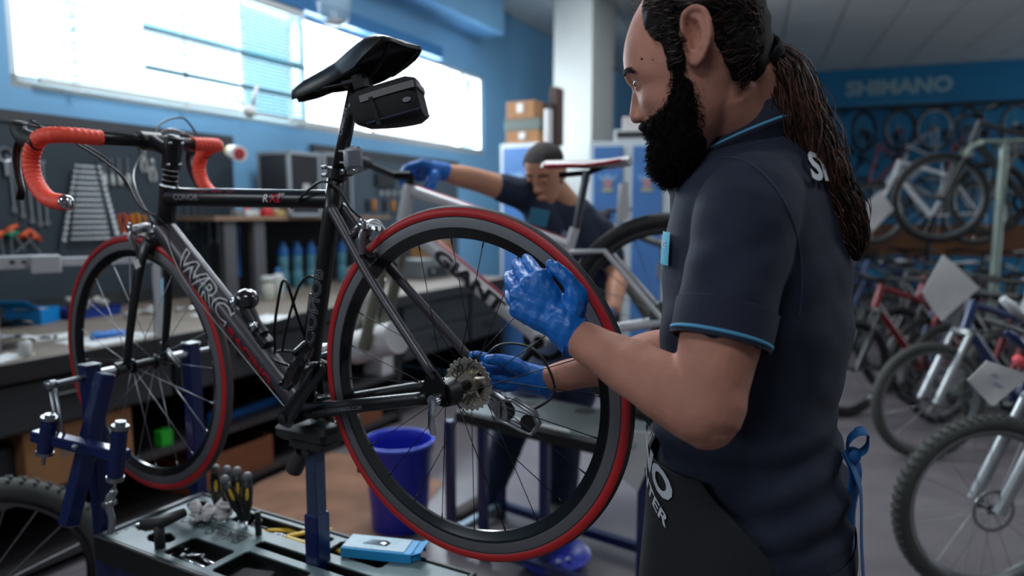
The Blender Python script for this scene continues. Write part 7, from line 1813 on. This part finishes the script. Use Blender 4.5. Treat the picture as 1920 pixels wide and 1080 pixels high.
# saddle drawn at its own place: high post
Bb_ = V((.43, 0, -.03)); tpS = V((.16, 0, .60))
b = MB(); b.cyl((.268, 0, .33), (.205, 0, .525), .0145, n=10); b.build('seatpost', mat('post silver black', (90, 92, 96), .3, .6), b2k, smooth=True, auto=50)
sec = [(.36, .008, .0), (.345, .018, .008), (.27, .023, .014), (.20, .036, .016), (.13, .062, .024), (.08, .070, .034), (.06, .05, .036)]
b = MB(); b.X = Matrix.Translation(V((.19, 0, .54))) @ mrot('Y', radians(-12)) @ Matrix.Translation(V((-.19, 0, -.54))); SX_ = b.X; b.rings([[V((x, hw * cos(a), .535 + z + (.006 if sin(a) > 0 else .022 * min(1, hw / .05)) * sin(a) - .012 * abs(cos(a)))) for a in [2 * pi * k / 16 for k in range(16)]] for x, hw, z in sec]); sd_ = b.build('saddle', M_ws, b2k, smooth=True, auto=60, label='white saddle with dark red flanks')
for s in (-1, 1):
    b = MB(); b.X = SX_; b.tube([V((x, s * (hw * .92 + .003), .521 + z)) for x, hw, z in sec[1:6]], .006, n=6, ry=.010, up=(0, 0, 1)); b.build('saddle_flank', M_redf, sd_, smooth=True)
b = MB(); b.tube([V((.30, 0, .525)), V((.2, 0, .517)), V((.12, 0, .535))], .010, n=6); b.build('saddle_rail', M_blk, b2k)
# lettering on the down tube
p0_, p1_ = V((1.10 - .195, 0, .44)), Bb_; dd_ = (p1_ - p0_).normalized(); uu_ = V((-dd_.z, 0, dd_.x)); uu_ = uu_ if uu_.z > 0 else -uu_
text_on('lettering', 'GIANT', lambda x, y: p0_.lerp(p1_, .50) + dd_ * x + uu_ * y + V((0, .0265, 0)), mat('decal black', (0, 0, 0)), b2k, size=.062, bold=.003, sx=1.7)
b = MB(); b.tube([p0_ + uu_ * .028, p1_ + uu_ * .028], .005, n=6, ry=.012, up=(0, 1, 0)); b.tube([V((.29, 0, .28)) + V((0, 0, .018)), V((1.10 - .235, 0, .56)) + V((0, 0, .02))], .004, n=6, ry=.009, up=(0, 1, 0)); b.build('red_stripe', mat('muted red', (176, 84, 94), .35), b2k, smooth=True)
# third bicycle behind the lockers side, with tag
rh3 = px(1212, 508, 3.55); fh3 = px(1330, 520, 3.2)
h3 = V((fh3.x - rh3.x, fh3.y - rh3.y, 0)).normalized()
simple_bike('road_bicycle', 'dark bicycle standing between the second man and the blue lockers', bike_M((px(1385, 520, 3.5).x, 3.55), (px(1160, 520, 3.9).x, 3.95), 0), mat('frame dark yellow', (52, 50, 40), .35), R=.335, w=.018, wb=1.0, style='road', zo=.80, nsp=16)
st3 = thing('floor_rack', 'dark display rack carrying the third bicycle', 'rack', V((px(1290, 520, 3.6).x, 3.65, 0)))
b = MB(); p = V((px(1290, 520, 3.6).x, 3.68, 0)); b.cyl(p, p + V((0, 0, .78)), .02, n=10); b.box(p + V((0, 0, .02)), (.5, .35, .03)); b.box(p + V((0, 0, .78)), (.12, .06, .03)); b.build('rack_post', M_blk, st3, world=True)
sheet4('price_tag', 'white folded price tag hanging from the handlebar in front of the blue lockers', [px(1160, 345, 3.4), px(1178, 340, 3.4), px(1182, 408, 3.4), px(1155, 420, 3.4)], [])
# ---------------------------------------------------------------- second man
YM = 2.9
m2p = px(1060, 600, 3.0); m2 = thing('person', 'second man with short dark hair bending over the white mountain bicycle', 'person', V((m2p.x, m2p.y, 0)))
b = MB()
N0 = px(1070, 395, 2.92); 
S1 = px(965, 360, 2.80); E1_ = px(895, 338, 2.72); W1_ = px(828, 322, 2.62)       # outstretched arm
S2 = px(1128, 440, 2.98); E2_ = px(1158, 512, 2.90); W2_ = px(1150, 580, 2.72)
seg_r(b, [S1, S1.lerp(E1_, .5), E1_, E1_.lerp(W1_, .35), W1_], [.055, .050, .046, .045, .031], n=16)
seg_r(b, [S2, E2_, E2_.lerp(W2_, .4), W2_], [.052, .046, .043, .030], n=16)
# head: bowed, loft of ellipses along a tilted axis
hc = px(1021, 322, 2.82)
ax_f = V((-.42, -.78, -.50)).normalized(); ax_u = V((-.18, -.42, .88)); ax_u = (ax_u - ax_f * ax_u.dot(ax_f)).normalized(); ax_l = ax_f.cross(ax_u).normalized()
def h2(f, l, u): return hc + ax_f * f + ax_l * l + ax_u * u
prof = [(-.125, .030, .030, .052), (-.115, .040, .043, .045), (-.09, .052, .055, .035), (-.06, .064, .062, .022), (-.03, .074, .068, .012), (0, .086, .073, .0), (.03, .092, .076, -.006), (.06, .088, .074, -.008), (.085, .070, .062, -.008), (.10, .045, .042, -.008), (.108, .015, .015, -.008)]
rs = []
for u_, a_, w_, f0 in prof:
    rs.append([h2(f0 + a_ * cos(q), w_ * sin(q), u_) for q in [2 * pi * k / 28 for k in range(28)]])
b.rings(rs)
seg_r(b, [h2(.082, 0, .012), h2(.092, 0, -.012), h2(.104, 0, -.032), h2(.098, 0, -.042)], [.007, .008, .012, .009], n=12)
for s in (-1, 1):
    b.ball(h2(.092, s * .012, -.038), .008, 8); b.ball(h2(.070, s * .036, .022), (.016, .014, .007), 10, Matrix((ax_f, ax_l, ax_u)).transposed())
    b.ball(h2(-.005, s * .076, -.01), (.016, .006, .030), 12, Matrix((ax_f, ax_l, ax_u)).transposed()); seg_r(b, [h2(-.012, s * .080, .018), h2(-.022, s * .086, .0), h2(-.012, s * .082, -.035)], [.004, .005, .005], n=8)
seg_r(b, [h2(.087, -.024, -.072), h2(.094, 0, -.070), h2(.087, .024, -.072)], [.005, .008, .005], n=8); seg_r(b, [h2(.085, -.020, -.082), h2(.091, 0, -.082), h2(.085, .020, -.082)], [.005, .0075, .005], n=8)
seg_r(b, [h2(-.01, 0, -.05), N0], [.058, .062], n=18)
remesh(b, 'body', M_skin2, m2, .005, 3, world=True)
for s in (-1, 1):
    b = MB(); b.ball(h2(.079, s * .032, .002), .0105, 10); e = b.build('eyelid', M_skin2, m2, smooth=True, world=True); b = MB(); b.tube([h2(.086, s * .020, -.004), h2(.0895, s * .032, -.006), h2(.083, s * .043, -.003)], .0016, n=5); b.build('lashes', M_hair, e, smooth=True, world=True)
    b = MB(); b.tube([h2(.090, s * .014, .024), h2(.089, s * .034, .030), h2(.074, s * .052, .024)], .0035, n=6); b.build('eyebrow', M_hair, m2, smooth=True, world=True)
b = MB(); rs = []
for u_, a_, w_, f0 in [(-.07, .066, .064, .018), (-.045, .074, .069, .014), (-.015, .084, .075, .004), (.02, .094, .080, -.004), (.05, .0955, .0815, -.008), (.075, .086, .075, -.009), (.098, .062, .056, -.009), (.114, .03, .028, -.009), (.118, .008, .008, -.009)]:
    r_ = []
    for k in range(32):
        q = 2 * pi * k / 32; f = f0 + a_ * cos(q)
        lim = .030 + max(0, u_ - .04) * 1.6 if u_ > .03 else -.01 + (u_ + .07) * .35
        if abs(sin(q)) > .86 and u_ < .03: lim = -.004
        f = min(f, lim); r_.append(h2(f, w_ * sin(q), u_))
    rs.append(r_)
b.rings(rs); b.build('hair', mat('short hair', (44, 36, 34), .8, bump=.6, bscale=400), m2, smooth=True, auto=60, world=True, label='short cropped dark hair')
# shirt: from hips up bending over
b = MB(); hip = px(1085, 640, 3.15); mid = px(1090, 540, 3.10)
seg_r(b, [hip, mid, px(1082, 470, 3.02), px(1062, 418, 2.94)], [.155, .150, .160, .120], n=28)
seg_r(b, [px(1062, 418, 2.94), px(1000, 372, 2.86), S1, S1.lerp(E1_, .34)], [.105, .078, .064, .060], n=22)
seg_r(b, [px(1075, 415, 2.96), S2.lerp(px(1075, 415, 2.96), .3), S2, S2.lerp(E2_, .62)], [.11, .080, .070, .060], n=22)
seg_r(b, [px(1010, 395, 2.84), px(1050, 470, 2.92)], [.07, .11], n=18)
remesh(b, 'polo_shirt', mat('navy shirt second', (28, 38, 62), .85, bump=.3, bscale=300), m2, .008, 4, world=True, disp=lambda co: nz(co, 4, seed=3) * .004)
b = MB(); b.tube([N0 + V((cos(q * pi / 10) * .07, sin(q * pi / 10) * .07, .02 * sin(q * pi / 10) + .0)) for q in range(20)], .010, n=8, closed=True); b.build('collar', M_navyd, m2, smooth=True, world=True)
b = MB(); p = px(1066, 440, 2.80); b.box(p, (.06, .004, .03), Euler((.2, 0, .3)).to_matrix(), .001); b.build('chest_print', mat('print pale', (120, 140, 160), .6), m2, world=True)
b = MB(); b.box(px(1010, 408, 2.76), (.08, .006, .07), Euler((.3, .2, .2)).to_matrix(), .002); b.build('chest_badge', mat('badge cyan dim', (60, 130, 160), .6), m2, world=True)
# trousers
b = MB(); Kl, Al = px(962, 800, 3.02), px(918, 925, 3.14); Kr, Ar = px(1062, 800, 3.10), px(1050, 935, 3.16)
H_ = px(1085, 655, 3.16)
seg_r(b, [H_ + V((-.08, -.02, 0)), px(1010, 720, 3.06), Kl, Kl.lerp(Al, .5), Al], [.13, .105, .080, .072, .066], n=20)
seg_r(b, [H_ + V((.04, .0, 0)), px(1078, 720, 3.12), Kr, Kr.lerp(Ar, .5), Ar + V((0, 0, .03))], [.13, .11, .082, .078, .082], n=20)
remesh(b, 'jeans', mat('dark jeans', (22, 34, 62), .85, var=.15, scale=12, bump=.3, bscale=200), m2, .01, 3, world=True, disp=lambda co: nz(co, 5, seed=6) * .006)
for p, f in ((px(905, 955, 3.16), V((-.75, -.66, 0))), (px(1048, 965, 3.15), V((-.12, -.99, 0)))):
    f = f.normalized(); shoe((p.x, p.y, 0), f, V((-f.y, f.x, 0)), m2, mat('shoe brown', (44, 36, 32), .7))
# gloves
b = MB(); W = W1_; kn = [px(792, 306, 2.56), px(784, 312, 2.60), px(782, 322, 2.64), px(786, 334, 2.67)]
fi = [[px(768, 312, 2.55), px(756, 326, 2.56), px(758, 342, 2.58)], [px(764, 316, 2.59), px(752, 330, 2.60), px(754, 346, 2.62)], [px(766, 326, 2.63), px(758, 338, 2.64), px(762, 350, 2.65)], [px(772, 338, 2.66), px(766, 348, 2.67), px(770, 358, 2.67)]]
hand(b, W, kn, fi, [px(815, 330, 2.57), px(805, 350, 2.55), px(796, 362, 2.55), px(790, 368, 2.56)], rw=.034, rm_=.0175, rf=.0115)
seg_r(b, [px(834, 322, 2.63), px(812, 318, 2.61)], [.036, .034], n=14)
remesh(b, 'glove', M_glove, m2, .004, 2, world=True, disp=gl, label='right blue glove on the handlebar')
b = MB(); W = W2_; kn = [px(1128, 600, 2.66), px(1124, 610, 2.68), px(1122, 620, 2.70), px(1124, 628, 2.73)]
hand(b, W, kn, [[k + V((-.03, -.02, -.02)), k + V((-.04, -.02, -.05))] for k in kn], [px(1140, 598, 2.66), px(1130, 590, 2.63), px(1118, 596, 2.61), px(1110, 600, 2.60)], rw=.03, rm_=.0165, rf=.011)
remesh(b, 'glove', M_glove, m2, .004, 2, world=True, label='left blue glove beside the saddle stays')
# handlebar grips under glove and suspension stanchion highlight of the second bicycle are part of it
# ---------------------------------------------------------------- lockers and boxes
M_lock = mat('locker blue', (70, 118, 178), .45, var=.05); M_lockf = mat('locker frame', (196, 204, 206), .4)
def locker(label, u0, u1, vt, Y, ndoor, dz=1.98, emblem=True):
    p0 = px(u0, vt, Y); p1 = px(u1, vt, Y - .18); zt = (p0.z + p1.z) / 2; d = V((p1.x - p0.x, p1.y - p0.y, 0)); L_ = d.length; d.normalize(); n = V((d.y, -d.x, 0)); R_ = Matrix((d, -n, V((0, 0, 1)))).transposed(); p0 = V((p0.x, p0.y, 0))
    r = thing('locker', label, 'locker', p0 + d * L_ / 2 - n * .22)
    def lp_(a, c, z): q = p0 + d * a + n * c; return V((q.x, q.y, z))
    b = MB(); b.box(lp_(L_ / 2, -.24, zt / 2), (L_, .44, zt), R_, .004); b.build('cabinet', M_lockf, r, world=True)
    w_ = L_ / ndoor
    for i in range(ndoor):
        b = MB(); b.box(lp_(w_ * (i + .5), -.012, zt / 2 + .02), (w_ - .075, .03, zt - .12), R_, .003); q = b.build('door', M_lock, r, world=True)
        b = MB(); b.box(lp_(w_ * (i + .5) + w_ * .32, .012, zt * .5), (.02, .02, .12), R_, .004); b.build('handle', M_greypl, q, world=True)
        if emblem:
            c = lp_(w_ * (i + .5), .006, zt - .30); P = lambda x, z: c + d * x + V((0, 0, z)) + n * .0
            b = MB(); 
            def pr(out, h, off, m, nm):
                bb = MB(); Mx = Matrix.Translation(c + n * off) @ Matrix((d, V((0, 0, 1)), n)).transposed().to_4x4(); bb.prism(out, h, Mx); bb.build(nm, m, q, world=True)
            pr([(-.075, .05), (-.03, .025), (0, .06), (.03, .025), (.075, .05), (.06, .01), (.03, -.005), (-.03, -.005), (-.06, .01)], .006, .0, mat('emblem pale', (122, 164, 202), .6), 'emblem_wings')
            pr([(-.035, .01), (.035, .01), (.035, -.035), (0, -.07), (-.035, -.035)], .008, .002, mat('emblem red', (166, 128, 132), .6), 'emblem_shield')
            pr([(-.045, -.06), (.045, -.06), (.04, -.085), (-.04, -.085)], .007, .002, mat('emblem yellow', (164, 170, 140), .6), 'emblem_scroll')
    return r, lp_, zt, R_
r_, lpA, ztA, RA_ = locker('row of blue lockers with white frames right of the column', 1104, 1330, 263, 5.35, 3)
r_, lpB, ztB, RB_ = locker('blue locker left of the column behind the second man', 936, 1012, 268, 6.1, 1)
for i, (a_, w_, h_, m, z_, lb_) in enumerate(((.22, .32, .11, M_card, 0, 'lowest cardboard box on the left locker'), (.22, .34, .10, mat('box grey green', (92, 100, 96), .7), .112, 'grey flat box in the middle of the stack on the left locker'), (.20, .27, .15, M_card, .214, 'topmost cardboard box with white label on the left locker'))):
    b = MB(); b.box(lpB(a_ - .02, -.20, ztB + z_ + h_ / 2), (w_, .3, h_), RB_, .004); o = b.build('cardboard_box', m, None); tag(o, lb_, 'box', 'boxes stacked on the left locker'); origin(o, lpB(a_, -.2, ztB + z_)); _W[o.name] = Matrix.Translation(lpB(a_, -.2, ztB + z_))
    if i != 1: b = MB(); b.box(lpB(a_ - .02, -.046, ztB + z_ + h_ * .6), (.06, .004, h_ * .5), RB_); b.build('box_label', M_paper, o, world=True)
b = MB(); b.box(lpB(.40, -.34, ztB + .25), (.07, .16, .50), RB_, .004); o = b.build('cardboard_box', mat('tall brown box', (64, 46, 40), .8), None); tag(o, 'tall brown box at the back right of the left locker', 'box'); origin(o, lpB(.4, -.28, ztB))
b = MB(); b.box(lpA(.36, -.2, ztA + .045), (.34, .3, .09), RA_, .006); o = b.build('printer', mat('printer white', (190, 194, 194), .5), None); tag(o, 'flat white device with black front on the blue lockers', 'printer'); origin(o, lpA(.36, -.2, ztA)); _W[o.name] = Matrix.Translation(lpA(.36, -.2, ztA))
b = MB(); b.box(lpA(.36, -.047, ztA + .05), (.30, .006, .045), RA_); b.build('front_slot', mat('case black', (0, 0, 0)), o, world=True)
b = MB(); b.box(lpA(.33, -.2, ztA + .142), (.16, .2, .10), RA_, .004); one('white_box', b, mat('pinkish white', (206, 196, 196), .6), 'pinkish white box on top of the flat device', 'box', lpA(.33, -.2, ztA + .092))
b = MB(); p = px(1028, 245, 5.6); b.cyl(V((p.x, p.y, 1.9)), V((p.x, p.y, 2.25)), .03, n=12)
one('paper_tube', b, M_paper, 'white paper tube standing between the left locker and the column', 'tube', V((p.x, p.y, 1.9)), None, True, 40)
# ================================================================ BICYCLES ON THE RIGHT
M_silv = mat('silver fork', (176, 180, 182), .3, .6); M_fr_dk = mat('frame dark', (24, 25, 28), .3, coat=.4); M_fr_bl = mat('frame blue', (20, 44, 96), .3, coat=.4); M_fr_rd = mat('frame red', (128, 22, 32), .3, coat=.4); M_fr_wh = mat('frame white', (190, 192, 196), .3, coat=.4)
M_tyrg = mat('tyre grey', (66, 68, 66), .75, bump=.2, bscale=120); M_rimg = mat('rim grey', (110, 114, 116), .4, .5); M_rimw = mat('rim pale', (168, 172, 172), .4, .4)
def gp_(u, v): p = pz(u, v, 0); return (p.x, p.y)
# nearest: wheel at lower right corner, second: silver fork bike
def floor_bike(label, front_u, front_v, Yf, heading, fm, **k):
    """front wheel contact under pixel u at depth; heading = direction the bicycle points"""
    g = px(front_u, 600, Yf); h = V((cos(heading), sin(heading), 0)); wb = k.get('wb', 1.06); P0 = V((g.x, g.y, 0)) - h * wb
    return simple_bike('mountain_bicycle', label, bike_M(P0, V((g.x, g.y, 0)), 0, k.pop('lean', 0.)), fm, **k)
hdg = radians(-158)
floor_bike('nearest bicycle at the lower right corner with grey knobbly tyre and silver fork', 1897, 0, 2.37, radians(-164), M_fr_dk, R=.345, w=.030, tyre_m=M_tyrg, rim_m=M_rimg, fork_m=M_silv, nsp=28, tyre_n=72, disc=True, rim_h=M_rimw, tread=True, steer=radians(-14))
floor_bike('mountain bicycle with silver fork standing behind the nearest one on the right', 1762, 0, 3.80, radians(-164), M_fr_bl, R=.345, w=.030, tyre_m=M_tyrg, rim_m=M_rimg, fork_m=M_silv, nsp=24, tyre_n=64, disc=True, rim_h=M_rimw, steer=radians(-12))
floor_bike('white and red bicycle parked third from the front on the right', 1880, 0, 4.35, radians(-160), M_fr_wh, R=.345, w=.028, tyre_m=M_tyrg, fork_m=M_fr_rd, nsp=20, tyre_n=48, disc=True, rim_h=M_rimw)
# price sheets
sheet4('price_tag', 'large white crumpled price sheet hung on the second bicycle\'s bars', [px(1768, 478, 3.55), px(1838, 540, 3.55), px(1766, 602, 3.52), px(1727, 548, 3.52)], [])
sheet4('price_tag', 'white hand-written price sheet on the nearest bicycle at the right edge', [px(1850, 676, 2.2), px(1935, 705, 2.18), px(1862, 762, 2.18), px(1812, 712, 2.2)], [('Alu', -.01, .015, .018), ('29er', .01, -.012, .02)])
sheet4('price_tag', 'white price sheet hanging far back beside the ponytail', [px(1650, 358, 5.2), px(1676, 392, 5.2), px(1636, 434, 5.2), px(1606, 396, 5.2)], [])
sheet4('price_tag', 'small translucent sheet under the large crumpled one', [px(1778, 560, 3.6), px(1810, 566, 3.6), px(1798, 618, 3.6), px(1772, 600, 3.6)], [], m=M_greypl)
# middle rows of bicycles (copies of three prototypes)
protos = []
def row(label, u, Yd, hdg_, proto, z=0., lean=0., pitch=0., grp='bicycles standing in the crowded middle row'):
    g = px(u, 600, Yd); h = V((cos(hdg_), sin(hdg_), 0)); M = Matrix.Translation(V((g.x, g.y, z))) @ mrot('Z', hdg_) @ mrot('Y', pitch) @ mrot('X', lean)
    return copy_tree(proto, M=M, label=label, group=grp)
g = px(1900, 600, 4.6)
p1 = simple_bike('mountain_bicycle', 'dark bicycle with pale saddle standing at the right edge behind the silver forks', Matrix.Translation(V((g.x + .5, 4.9, 0))) @ mrot('Z', radians(-160)), M_fr_dk, R=.345, w=.026, nsp=14, tyre_n=36, saddle_m=M_fr_wh, rim_m=M_rimg, group='bicycles standing in the crowded middle row')
g = px(1880, 600, 5.6)
p2 = simple_bike('mountain_bicycle', 'red framed bicycle standing in the middle row under the hanging wheels', Matrix.Translation(V((g.x, 5.6, 0))) @ mrot('Z', radians(-165)), M_fr_rd, R=.345, w=.026, nsp=14, tyre_n=36, fork_m=M_fr_dk, rim_m=M_rimblk, group='bicycles standing in the crowded middle row')
g = px(1700, 600, 7.6)
p3 = simple_bike('mountain_bicycle', 'blue framed bicycle far back right of the ponytail', Matrix.Translation(V((g.x + .7, 8.6, 0))) @ mrot('Z', radians(-170)), M_fr_bl, R=.335, w=.024, nsp=12, tyre_n=32, rim_m=M_rimg, group='bicycles standing in the crowded middle row')
g = px(1640, 600, 8.2)
p4 = simple_bike('child_bicycle', 'small white wheeled bicycle at the foot of the far wall', Matrix.Translation(V((g.x + .4, 8.2, 0))) @ mrot('Z', radians(-165)), M_fr_dk, R=.26, w=.022, wb=.86, nsp=12, tyre_n=28, rim_m=M_rimw, rim_h=M_rimw, group='bicycles standing in the crowded middle row')
names = ['second', 'third', 'fourth', 'fifth', 'sixth', 'seventh', 'eighth']
k_ = 0
for (u, Yd, hd_, pr_, lb_) in ((1700, 6.6, -168, p1, 'dark bicycle standing right of the man, left of the crumpled sheet'), (1812, 5.0, -162, p2, 'red framed bicycle behind the crumpled price sheet'), (1920, 5.3, -160, p3, 'blue framed bicycle at the right edge behind the silver forks'),
        (1830, 6.4, -165, p1, 'dark bicycle near the display stand'), (1740, 7.6, -168, p3, 'blue framed bicycle between the man and the display stand'), (1880, 7.4, -165, p4, 'small bicycle behind the display stand'),
        (1650, 8.3, -168, p4, 'small bicycle at the foot of the far wall beside the ponytail'), (1800, 8.6, -165, p2, 'red framed bicycle close to the far wall'), (1925, 8.3, -160, p1, 'dark bicycle close to the far wall at the right edge')):
    row(lb_, u, Yd, radians(hd_), pr_)
# display stand with pale post and raised bicycle
ds = thing('display_stand', 'pale green display stand with raised arm among the bicycles', 'stand', V((px(1858, 600, 5.15).x, 5.15, 0)))
M_pg = mat('pale green metal', (150, 164, 154), .4, .3)
p = V((px(1858, 600, 5.15).x, 5.15, 0))
zt_ = px(1858, 268, 5.15).z
b = MB(); b.cyl(p, V((p.x, p.y, zt_)), .032, n=14); b.build('post', M_pg, ds, smooth=True, auto=40, world=True)
b = MB(); b.box((p.x, p.y, zt_ + .01), (.36, .07, .03), Euler((0, 0, -.2)).to_matrix(), .01); b.tube(catmull([V((p.x - .17, p.y, zt_)), V((p.x - .26, p.y - .03, zt_ - .03)), V((p.x - .32, p.y - .05, zt_ - .10))], 4), .02, n=8); b.build('arm', M_pg, ds, smooth=True, auto=40, world=True)
b = MB(); b.box((p.x, p.y, .015), (.5, .5, .03), None, .01); b.build('foot', M_pg, ds, world=True)
simple_bike('mountain_bicycle', 'grey bicycle raised on the display stand with big black wheels', Matrix.Translation(V((4.28, 5.05, px(1767, 372, 5.3).z))) @ mrot('Z', radians(166)), mat('frame grey', (70, 72, 76), .35, .4), R=.345, w=.026, wb=1.02, nsp=20, tyre_n=48, rim_m=M_rimg, zo=0, saddle_m=M_fr_wh, fork_m=M_fr_dk)
simple_bike('mountain_bicycle', 'dark bicycle raised behind the grey one at the right edge', Matrix.Translation(V((5.35, 6.1, px(1900, 372, 6.2).z))) @ mrot('Z', radians(170)), M_fr_dk, R=.345, w=.026, wb=1.02, nsp=16, tyre_n=40, rim_m=M_rimblk, zo=0, saddle_m=M_fr_wh)
simple_bike('mountain_bicycle', 'white bicycle raised between the ponytail and the display stand', Matrix.Translation(V((5.0, 7.4, px(1700, 400, 7.6).z))) @ mrot('Z', radians(168)), M_fr_wh, R=.345, w=.026, wb=1.02, nsp=16, tyre_n=40, rim_m=M_rimg, zo=0, saddle_m=M_fr_wh)
for sx_, sy_, sz_ in ((5.0, 6.25, 1.45), (4.6, 7.55, 1.35)):
    dk = thing('display_stand', 'plain dark display stand behind the pale green one, %s' % ('right' if sx_ == 5.0 else 'left'), 'stand', V((sx_, sy_, 0)))
    b = MB(); b.cyl((0, 0, .02), (0, 0, sz_), .025, n=10); b.build('post', M_blk, dk); b = MB(); b.box((0, 0, .015), (.5, .5, .03)); b.build('foot', M_blk, dk)
# hanging rail and bicycles hung by the wheel
s0_, z0_ = sgeo(1545, 214); s1_, z1_ = sgeo(1935, 196); zr = (z0_ + z1_) / 2
hr = thing('hanging_rail', 'long black steel rail with hooks under the wall sign', 'rail', bw((s0_ + s1_) / 2, .25, zr))
b = MB(); A, B_ = bw(s0_ - .3, .45, zr), bw(s1_ + .8, .45, zr); b.box((A + B_) / 2, ((B_ - A).length, .05, .05), Matrix((BWd, BWn, V((0, 0, 1)))).transposed()); b.build('bar', M_blk, hr, world=True)
for k in range(4):
    b = MB(); s_ = s0_ + (s1_ - s0_) * (k + .4) / 4; b.box(bw(s_, .23, zr), (.05, .46, .05), Matrix((BWd, BWn, V((0, 0, 1)))).transposed()); b.build('bracket', M_blk, hr, world=True)
vb = [M_fr_dk, M_fr_rd, M_fr_dk, M_fr_wh]
hb = []
for i, (u, m, lb_) in enumerate(((1612, M_fr_dk, 'black bicycle hung by its wheel, first from the left on the rail'), (1676, M_fr_rd, 'red and black bicycle hung by its wheel, second on the rail'), (1738, M_fr_wh, 'pale bicycle hung by its wheel, third on the rail'), (1800, M_fr_rd, 'red bicycle hung by its wheel, fourth on the rail'), (1884, M_fr_dk, 'black bicycle hung by its wheel at the right end of the rail'))):
    s_, _ = sgeo(u, 240)
    # vertical: forward axis up, wheel plane facing out of the wall at an angle
    hub = bw(s_, .50, zr - .36); up = V((0, 0, -1)); side = (BWd * cos(radians(35 + 8 * (i % 3))) + BWn * sin(radians(35 + 8 * (i % 3)))).normalized()
    Zx = up.cross(side) * -1
    X_ = V((0, 0, -1)); Y_ = (-BWn * cos(radians(50 - 12 * (i % 3))) + BWd * sin(radians(50 - 12 * (i % 3)))).normalized(); Z_ = X_.cross(Y_)
    M_ = Matrix.Translation(hub) @ Matrix((X_, Y_, Z_)).transposed().to_4x4()
    hb.append(simple_bike('hanging_bicycle', lb_, M_, m, R=.33, w=.024, wb=1.02, nsp=12, tyre_n=36, rim_m=M_rimblk if i != 2 else M_rimw, zo=0, group='bicycles hung from the wall rail'))
    b = MB(); b.tube([bw(s_, .45, zr), hub + V((0, 0, .315)) + V((0, 0, 0))], .008, n=6); b.build('hook', M_blk, hr, world=True, smooth=True)
# low brown panel and bright things on the wall foot
s_, z_ = sgeo(1640, 470); s2_, _ = sgeo(1930, 455)
b = MB(); bbox(b, s_ - .6, s2_ + .5, .02, .06, .75, 1.25); o = b.build('wooden_panel', mat('orange wood', (104, 64, 36), .6, var=.25, scale=2), None); tag(o, 'brown wooden board along the far wall behind the bicycles', 'board')
b = MB(); p = px(1600, 420, 5.0); 
# coral grip and cable bits near the second bicycle
for i, (u0, v0, u1, v1, Y, m, lb_) in enumerate(((1905, 670, 1925, 690, 2.5, mat('coral', (220, 80, 90), .5), 'coral coloured bar grip at the right edge'), (1886, 620, 1925, 655, 2.7, M_fr_bl, 'blue fabric tube beside the price sheet'), (1880, 560, 1925, 600, 2.6, M_fr_wh, 'white slanted fork cover at the right edge'))):
    b = MB(); b.tube([px(u0, v0, Y), px((u0 + u1) / 2, (v0 + v1) / 2, Y), px(u1, v1, Y)], [.016, .02, .016], n=10); one('bar_cover', b, m, lb_, 'cover', px(u0, v0, Y), None, True)
# ================================================================ LOWER LEFT: bicycle whose front wheel enters the frame
hc_ = px(-43, 1155, 1.8); h_ = V((.75, .66, 0)).normalized(); P0 = V((hc_.x, hc_.y, 0)) - h_ * 1.06
wf = simple_bike('mountain_bicycle', 'black knobbly tyred bicycle whose front wheel enters the lower left corner', bike_M(P0, P0 + h_), M_fr_dk, R=.345, w=.032, tyre_m=M_tyrg, rim_m=M_rimblk, nsp=20, tyre_n=72, tread=True)
b = MB(); fc = V((1.06, 0, .345))
for k in range(9):
    a = radians(52 + k * 5.0); b.box(fc + V((cos(a) * .300, -.0165, sin(a) * .300)), (.018, .003, .012), frame((cos(a), 0, sin(a)), (-sin(a), 0, cos(a)))); b.box(fc + V((cos(a) * .300, .0165, sin(a) * .300)), (.018, .003, .012), frame((cos(a), 0, sin(a)), (-sin(a), 0, cos(a))))
b.build('rim_decal', M_redp, wf, kind='stuff')
